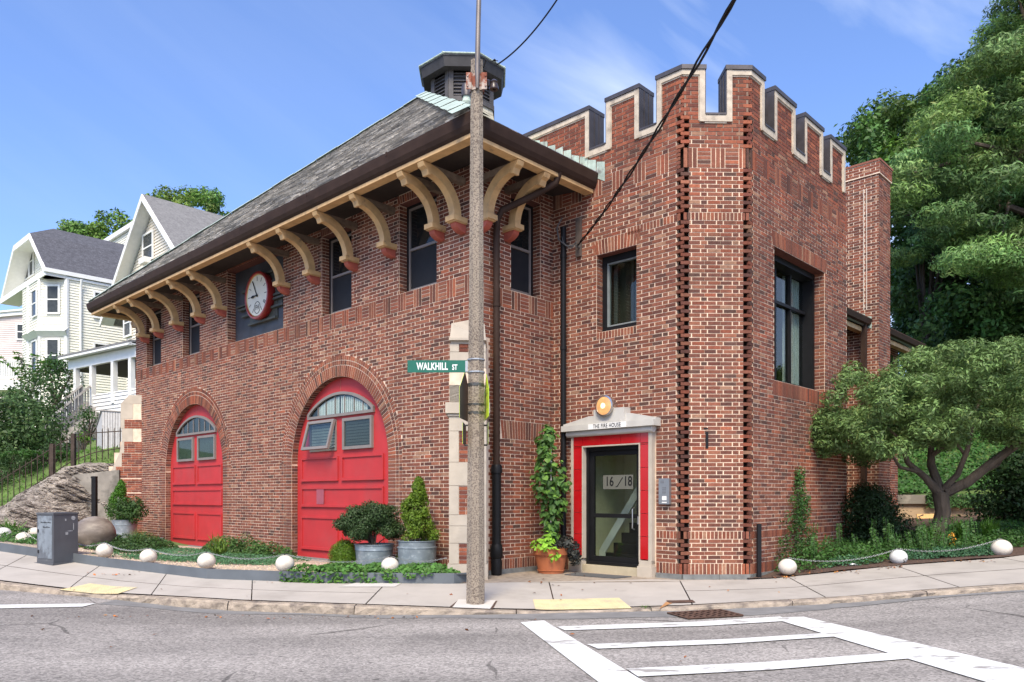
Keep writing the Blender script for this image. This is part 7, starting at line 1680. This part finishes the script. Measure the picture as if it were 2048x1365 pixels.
# small umbrella-shaped tree in the right-hand bed
Yt = 13.2; tb0 = PT(1868, 1092, Yt); st = thing('ornamental_tree', 'low spreading ornamental tree with grey-green leaves in front of the right-hand wall', 'tree', tuple(tb0))
def TP_(px, py, Y): return PT(px, py, Y)-tb0
limbs = [([(1868, 1100, Yt), (1872, 1075, Yt), (1886, 1025, Yt), (1880, 985, Yt)], [.16, .13, .125, .13]),
    ([(1880, 990, Yt), (1850, 955, Yt), (1815, 925, Yt-.2), (1800, 880, Yt-.3), (1770, 850, Yt-.4)], [.085, .06, .045, .03, .015]),
    ([(1840, 945, Yt-.1), (1800, 935, Yt-.3), (1780, 905, Yt-.4), (1740, 890, Yt-.5), (1690, 865, Yt-.6)], [.035, .028, .022, .016, .01]),
    ([(1882, 985, Yt), (1862, 930, Yt+.2), (1862, 890, Yt+.3), (1840, 850, Yt+.4)], [.08, .07, .05, .02]),
    ([(1866, 910, Yt+.2), (1900, 885, Yt), (1925, 850, Yt-.1)], [.045, .03, .015]),
    ([(1885, 980, Yt), (1915, 950, Yt-.2), (1935, 900, Yt-.3), (1945, 850, Yt-.3), (1960, 800, Yt-.3)], [.06, .05, .04, .03, .015]),
    ([(1890, 985, Yt), (1935, 965, Yt-.1), (1985, 925, Yt-.2), (2040, 885, Yt-.3), (2110, 850, Yt-.4), (2190, 830, Yt-.4)], [.10, .085, .075, .065, .05, .02]),
    ([(1960, 945, Yt-.1), (1995, 930, Yt), (2015, 895, Yt+.1), (2060, 860, Yt+.2)], [.05, .04, .03, .015]),
    ([(1930, 910, Yt-.2), (1900, 870, Yt-.6), (1880, 820, Yt-.8)], [.03, .02, .01])]
for pts, rs in limbs: b = MB(); b.tube([TP_(*p) for p in pts], [r_*1.0 for r_ in rs], 9); b.build('trunk' if rs[0] > .15 else 'limb', M_bark, st, smooth=True)
def crown_top(px): return float(np.interp(px, [1600, 1640, 1700, 1760, 1800, 1860, 1950, 2040, 2150, 2300, 2420], [850, 800, 715, 745, 700, 680, 668, 660, 655, 680, 780]))
def crown_bot(px): return float(np.interp(px, [1600, 1650, 1700, 1760, 1830, 1900, 1960, 2048, 2150, 2300, 2420], [880, 925, 945, 925, 905, 900, 880, 905, 900, 900, 870]))
cl = []; k = 0
while len(cl) < 520:
    px = random.uniform(1612, 2410); Y = Yt+random.uniform(-1.7, 1.9)*min(1, (px-1590)/160); t0, b0 = crown_top(px)+22, crown_bot(px)-14; py = random.uniform(t0, b0)
    if abs(px-1700) < 30 and abs(py-800) < 22: continue
    cl.append((tuple(TP_(px, py, Y)), (.25, .25, .15)))
P_, N_ = cloud(cl, 7000, .35); hh = np.clip((P_[:, 2]-1.6)/1.8, 0, 1)[:, None]; N_[:, 2] += .4
leaves('crown', P_, N_, .07, ML_olive, st, cols=np.array([[.88, 1.0, .84]])*np.ones((len(P_), 1))*rng.uniform(.6, 1.4, (len(P_), 1))*1.25, asp=.32, var=.3, sizevar=.55)
# clipped yew against the tower, ivy climbing its corner, hedge at the right
bush('dark_yew', 'dense almost black-green yew against the tower and chimney wall', 1740, 1098, 13.6, 1.15, 1.15, ML_dark, (.75, .85, .75), 640, .05, 60, dpt=.8)
bush('dark_hedge', 'tall dark green hedge closing the right side of the garden', 2050, 1090, 16.6, 1.9, 2.3, ML_dark, (.8, 1.0, .75), 620, .09, 60)
bush('fern_clump', 'light green ferny mound in front of the dark hedge', 2030, 1092, 14.2, 1.1, .55, ML_mid, (1.1, 1.5, .9), 500, .07, 22, 'plant', asp=.3)
cl = []; o = thing('wall_ivy', 'ivy climbing up the brick wall behind the tan stone ball', 'climbing plant')
for _ in range(90):
    t = random.random()**1.4; s = 1.35+(1-t)*random.uniform(-.85, .75)+.25*t; z = .55+t*1.35; p = Lw(fE(s, .05+.12*(1-t), z)); cl.append((tuple(p), (.10, .10, .11)))
P_, N_ = cloud(cl, 2600); leaves('foliage', P_, N_, .042, ML_mid, o, hue=(.75, .95, .8), var=.35); b = MB(); b.tube([Lw(fE(1.5, .03, .4)), Lw(fE(1.55, .03, 1.1)), Lw(fE(1.6, .03, 1.8))], .012, 5); b.build('stem', M_bark, o)
Ps_ = [(XP(px, Y), Y, rx, ry, h) for px, Y, rx, ry, h in ((1590, 11.6, .3, .25, .25), (1620, 12.0, .5, .45, .35), (1660, 12.3, .5, .6, .34), (1700, 12.0, .5, .45, .30), (1740, 12.2, .5, .5, .26), (1790, 12.2, .5, .4, .24), (1840, 12.4, .6, .5, .24), (1890, 12.5, .6, .5, .22), (1940, 12.7, .6, .5, .2), (2000, 13, .7, .6, .25), (2050, 13, .6, .6, .25), (1700, 13.4, .9, .7, .2), (1850, 14, 1.2, 1, .2), (2000, 15, 1.4, 1.2, .2))]
cover('bed_cover', 'dense mixed green ground cover filling the right-hand bed', Ps_, 26000, .045, ML_mid, (.9, 1.1, .9))
cover('grey_cover', 'grey-green creeping plants along the pavement edge of the right-hand bed', [(XP(px, 11.9), 11.95, .45, .25, .14) for px in (1850, 1890, 1930, 1965, 1830)]+[(XP(1700, 11.7), 11.7, .5, .2, .14)], 5000, .035, ML_blue, (.9, 1.0, 1.0))
for px, Y, lab in ((1925, 13.0, 'spiky daylily clump right of the ornamental tree trunk'), (1975, 13.1, 'tall spiky daylily clump near the far right stone ball'), (1860, 12.6, 'fine upright grassy plant at the foot of the ornamental tree')):
    blades('daylily_clump', lab, XP(px, Y), Y, 60, .42, .3, ML_grassy, (.6, .85, .5), .012, z=zbed(XP(px, Y), Y)+.1)
# upright stems poking out of the cover
b = MB(); Ps, Ns = [], []
for _ in range(42):
    px = random.uniform(1590, 1960); Y = random.uniform(11.7, 12.7); X = XP(px, Y); z = zbed(X, Y)+.1; h = random.uniform(.25, .5); tip = Vector((X+random.uniform(-.1, .1), Y, z+h)); b.tube([(X, Y, z-.1), tip], .003, 4)
    for t in lin(.2, 1, 12):
        for s in (-1, 1): Ps.append((X+(tip.x-X)*t+s*.03, Y, z+h*t)); Ns.append((s, -1, .5))
o = thing('upright_weeds', 'leafy upright shoots sticking out of the right-hand ground cover', 'plant', kind='stuff'); b.build('stem', mat('green_stem', (.05, .09, .03), .7), o); leaves('foliage', Ps, Ns, .055, ML_mid, o, hue=(.9, 1.1, .9))
# orange-yellow flowers
o = thing('yellow_flowers', 'small orange and yellow flowers beside the ornamental tree trunk', 'flower'); c = PT(1904, 1080, 12.6); P_, N_ = clump(tuple(c), (.06, .06, .12), 60); leaves('flower', P_, N_, .05, mat('orange_petal', (.75, .35, .03), .6, attr=True), o, hue=(1, 1, 1)); b = MB(); b.tube([(c.x, c.y, c.z-.3), tuple(c)], .006, 4); b.build('stem', M_bark, o)
# retaining wall, bank, and things leaning on it
Yw = 20.1; x0 = XP(1795, Yw); zw = ZP(990, Yw); rwl = thing('retaining_wall', 'tan rendered retaining wall with a flat concrete coping behind the ornamental tree', 'wall')
b = MB(); b.box(x0, 22, Yw+.05, Yw+.35, .3, ZP(1008, Yw)); b.build('wall_face', mat('tan_render', (.40, .28, .17), .9, var=.2, ns=2, bump=.2, bs=30, c2=(.16, .14, .10), c2s=1.2, c2lo=.58, c2hi=.72), rwl)
b = MB(); b.box(x0-.1, 22, Yw-.05, Yw+.45, ZP(1008, Yw)+.001, zw); b.build('coping', mat('dark_coping', (.17, .15, .12), .9, var=.3, ns=3, c2=(.27, .24, .19), c2s=2), rwl)
Ps, Ns = [], []
for _ in range(26000): X = random.uniform(x0-.3, 19); Y = Yw+.3+7*random.random()**1.2; Ps.append((X, Y, zter(X, Y)+.06+random.random()*.10)); Ns.append((0, -.8, .8))
tag(leaves('ivy_bank', Ps, Ns, .12, ML_mid, None, hue=(.8, 1.1, .75), var=.4), 'ivy-covered bank rising behind the retaining wall', 'ground cover', kind='stuff')
Ps, Ns = [], []
for _ in range(2600): X = XP(2048, Yw)-random.random()**1.5*3.2+.6; z = zw+.02-random.random()**1.2*(1.0 if X > XP(1990, Yw) else .35); Ps.append((X, Yw-.06-random.random()*.1, z)); Ns.append((0, -1, .3))
tag(leaves('hanging_ivy', Ps, Ns, .09, ML_dark, None, hue=(1.6, 1.9, 1.4)), 'ivy hanging over the right end of the retaining wall', 'climbing plant', kind='stuff')
p = PT(1872, 1083, 19.3); b = MB(); b.prism([(XP(1847, 19.4), 19.5, .6), (XP(1900, 19.4), 19.5, .6), (XP(1900, 19.4), 19.75, ZP(1028, 19.6)), (XP(1848, 19.4), 19.75, ZP(1029, 19.6))], (0, .03, 0)); tag(b.build('plywood_board', mat('plywood', (.62, .36, .14), .8, var=.15, ns=4, stretch=(8, 8, 1)), None), 'yellowish plywood board leaning on the retaining wall behind the tree trunk', 'board')
o = thing('wheelie_bin', 'dark plastic wheeled bin behind the yew by the retaining wall', 'rubbish bin', (XP(1819, 17.5), 17.5, .55)); b = MB(); b.prism([(-.14, -.15, 0), (.14, -.15, 0), (.14, .15, 0), (-.14, .15, 0)], (0, 0, .35)); hz_ = ZP(1066, 17.5)-.55; b2 = MB(); b2.add([(-.17, -.18, 0), (.17, -.18, 0), (.17, .18, 0), (-.17, .18, 0), (-.22, -.24, hz_), (.22, -.24, hz_), (.22, .24, hz_), (-.22, .24, hz_)], [(0, 1, 2, 3), (4, 5, 6, 7), (0, 1, 5, 4), (1, 2, 6, 5), (2, 3, 7, 6), (3, 0, 4, 7)]); b2.build('bin_body', M_iron, o)
b = MB(); b.prism([(-.24, -.27, hz_), (.24, -.27, hz_), (.24, .27, hz_), (-.24, .27, hz_)], (0, 0, .05)); b.build('bin_lid', M_iron, o)
o = thing('bicycle_pump_stand', 'thin black upright fitting beside the plywood board', 'stand', (XP(1842, 19), 19, .6)); b = MB(); b.tube([(0, 0, 0), (0, 0, ZP(1040, 19)-.6)], .045, 8); b.tube([(0, 0, ZP(1040, 19)-.6), (-.06, 0, ZP(1034, 19)-.6), (.06, 0, ZP(1030, 19)-.6)], .015, 6); b.build('stand_pole', M_iron, o)
# litter and fallen leaves
for px, py, lab, sc2 in ((1712, 1136, 'crumpled white paper scrap at the edge of the right-hand bed', .055), (1848, 1119, 'crumpled white paper bag lying in the ground cover near the middle stone ball', .095)):
    p = onwalk(px, py); b = MB(); n = 7; g_ = [[(p.x+(i/n-.5)*2.6*sc2+random.uniform(-.01, .01), p.y+.08+(j/n-.5)*1.4*sc2, p.z+.03+random.uniform(0, .55)*sc2*(1.2-abs(i/n-.5))) for j in range(n+1)] for i in range(n+1)]
    b.add([q for r_ in g_ for q in r_], [(i*(n+1)+j, (i+1)*(n+1)+j, (i+1)*(n+1)+j+1, i*(n+1)+j+1) for i in range(n) for j in range(n)]); tag(b.build('crumpled_paper', M_white, None, fix=False), lab, 'litter')
Ps, Ns, Cs = [], [], []
def drop(px, py, n, sx, sy, f=onwalk):
    for _ in range(n): q = f(px+random.uniform(-sx, sx), py+random.uniform(-sy, sy), .0) if f is onwalk else f(px+random.uniform(-sx, sx), py+random.uniform(-sy, sy)); Ps.append((q.x, q.y, q.z+.012)); Ns.append((0, 0, 2)); Cs.append(random.choice([(1, .45, .12), (.6, .28, .1), (.35, .18, .08), (.9, .6, .25), (.2, .12, .07)]))
drop(1740, 1137, 60, 70, 3); drop(1660, 1146, 50, 60, 3); drop(1560, 1156, 30, 30, 3); drop(1900, 1124, 50, 90, 2); drop(800, 1166, 14, 300, 2); drop(1150, 1160, 9, 80, 12); drop(1119, 1174, 1, 2, 1); drop(700, 1190, 8, 600, 14); drop(1500, 1180, 8, 400, 14); drop(85, 1261, 2, 6, 1, onroad); drop(700, 1290, 10, 900, 50, onroad); drop(230, 1148, 14, 60, 4); drop(480, 1236, 40, 420, 4, onroad)
o = tag(leaves('fallen_leaves', Ps, Ns, .045, mat('dry_leaf', (.42, .30, .2), .9, attr=True), None, cols=np.array(Cs), asp=.6), 'dry fallen leaves scattered on the pavement edges and the road', 'leaves', kind='stuff')
# weeds in the kerb joints
for px, py, n, lab in ((685, 1226, 46, 'small green weed growing in the kerb joint left of the concrete pole'), (1292, 1221, 26, 'small green weed at the kerb between the tactile pad and the drain')):
    q = onroad(px, py); blades('kerb_weed', lab, q.x, q.y-.02, n, .10, .12, ML_grassy, (.7, .9, .5), .005, 'weed', z=q.z, droop=.8)
for o in bpy.data.objects:
    if o.name.startswith('street_light_pole'): o['label'] = 'octagonal exposed aggregate concrete pole with metal mast, on the pavement by the building corner'
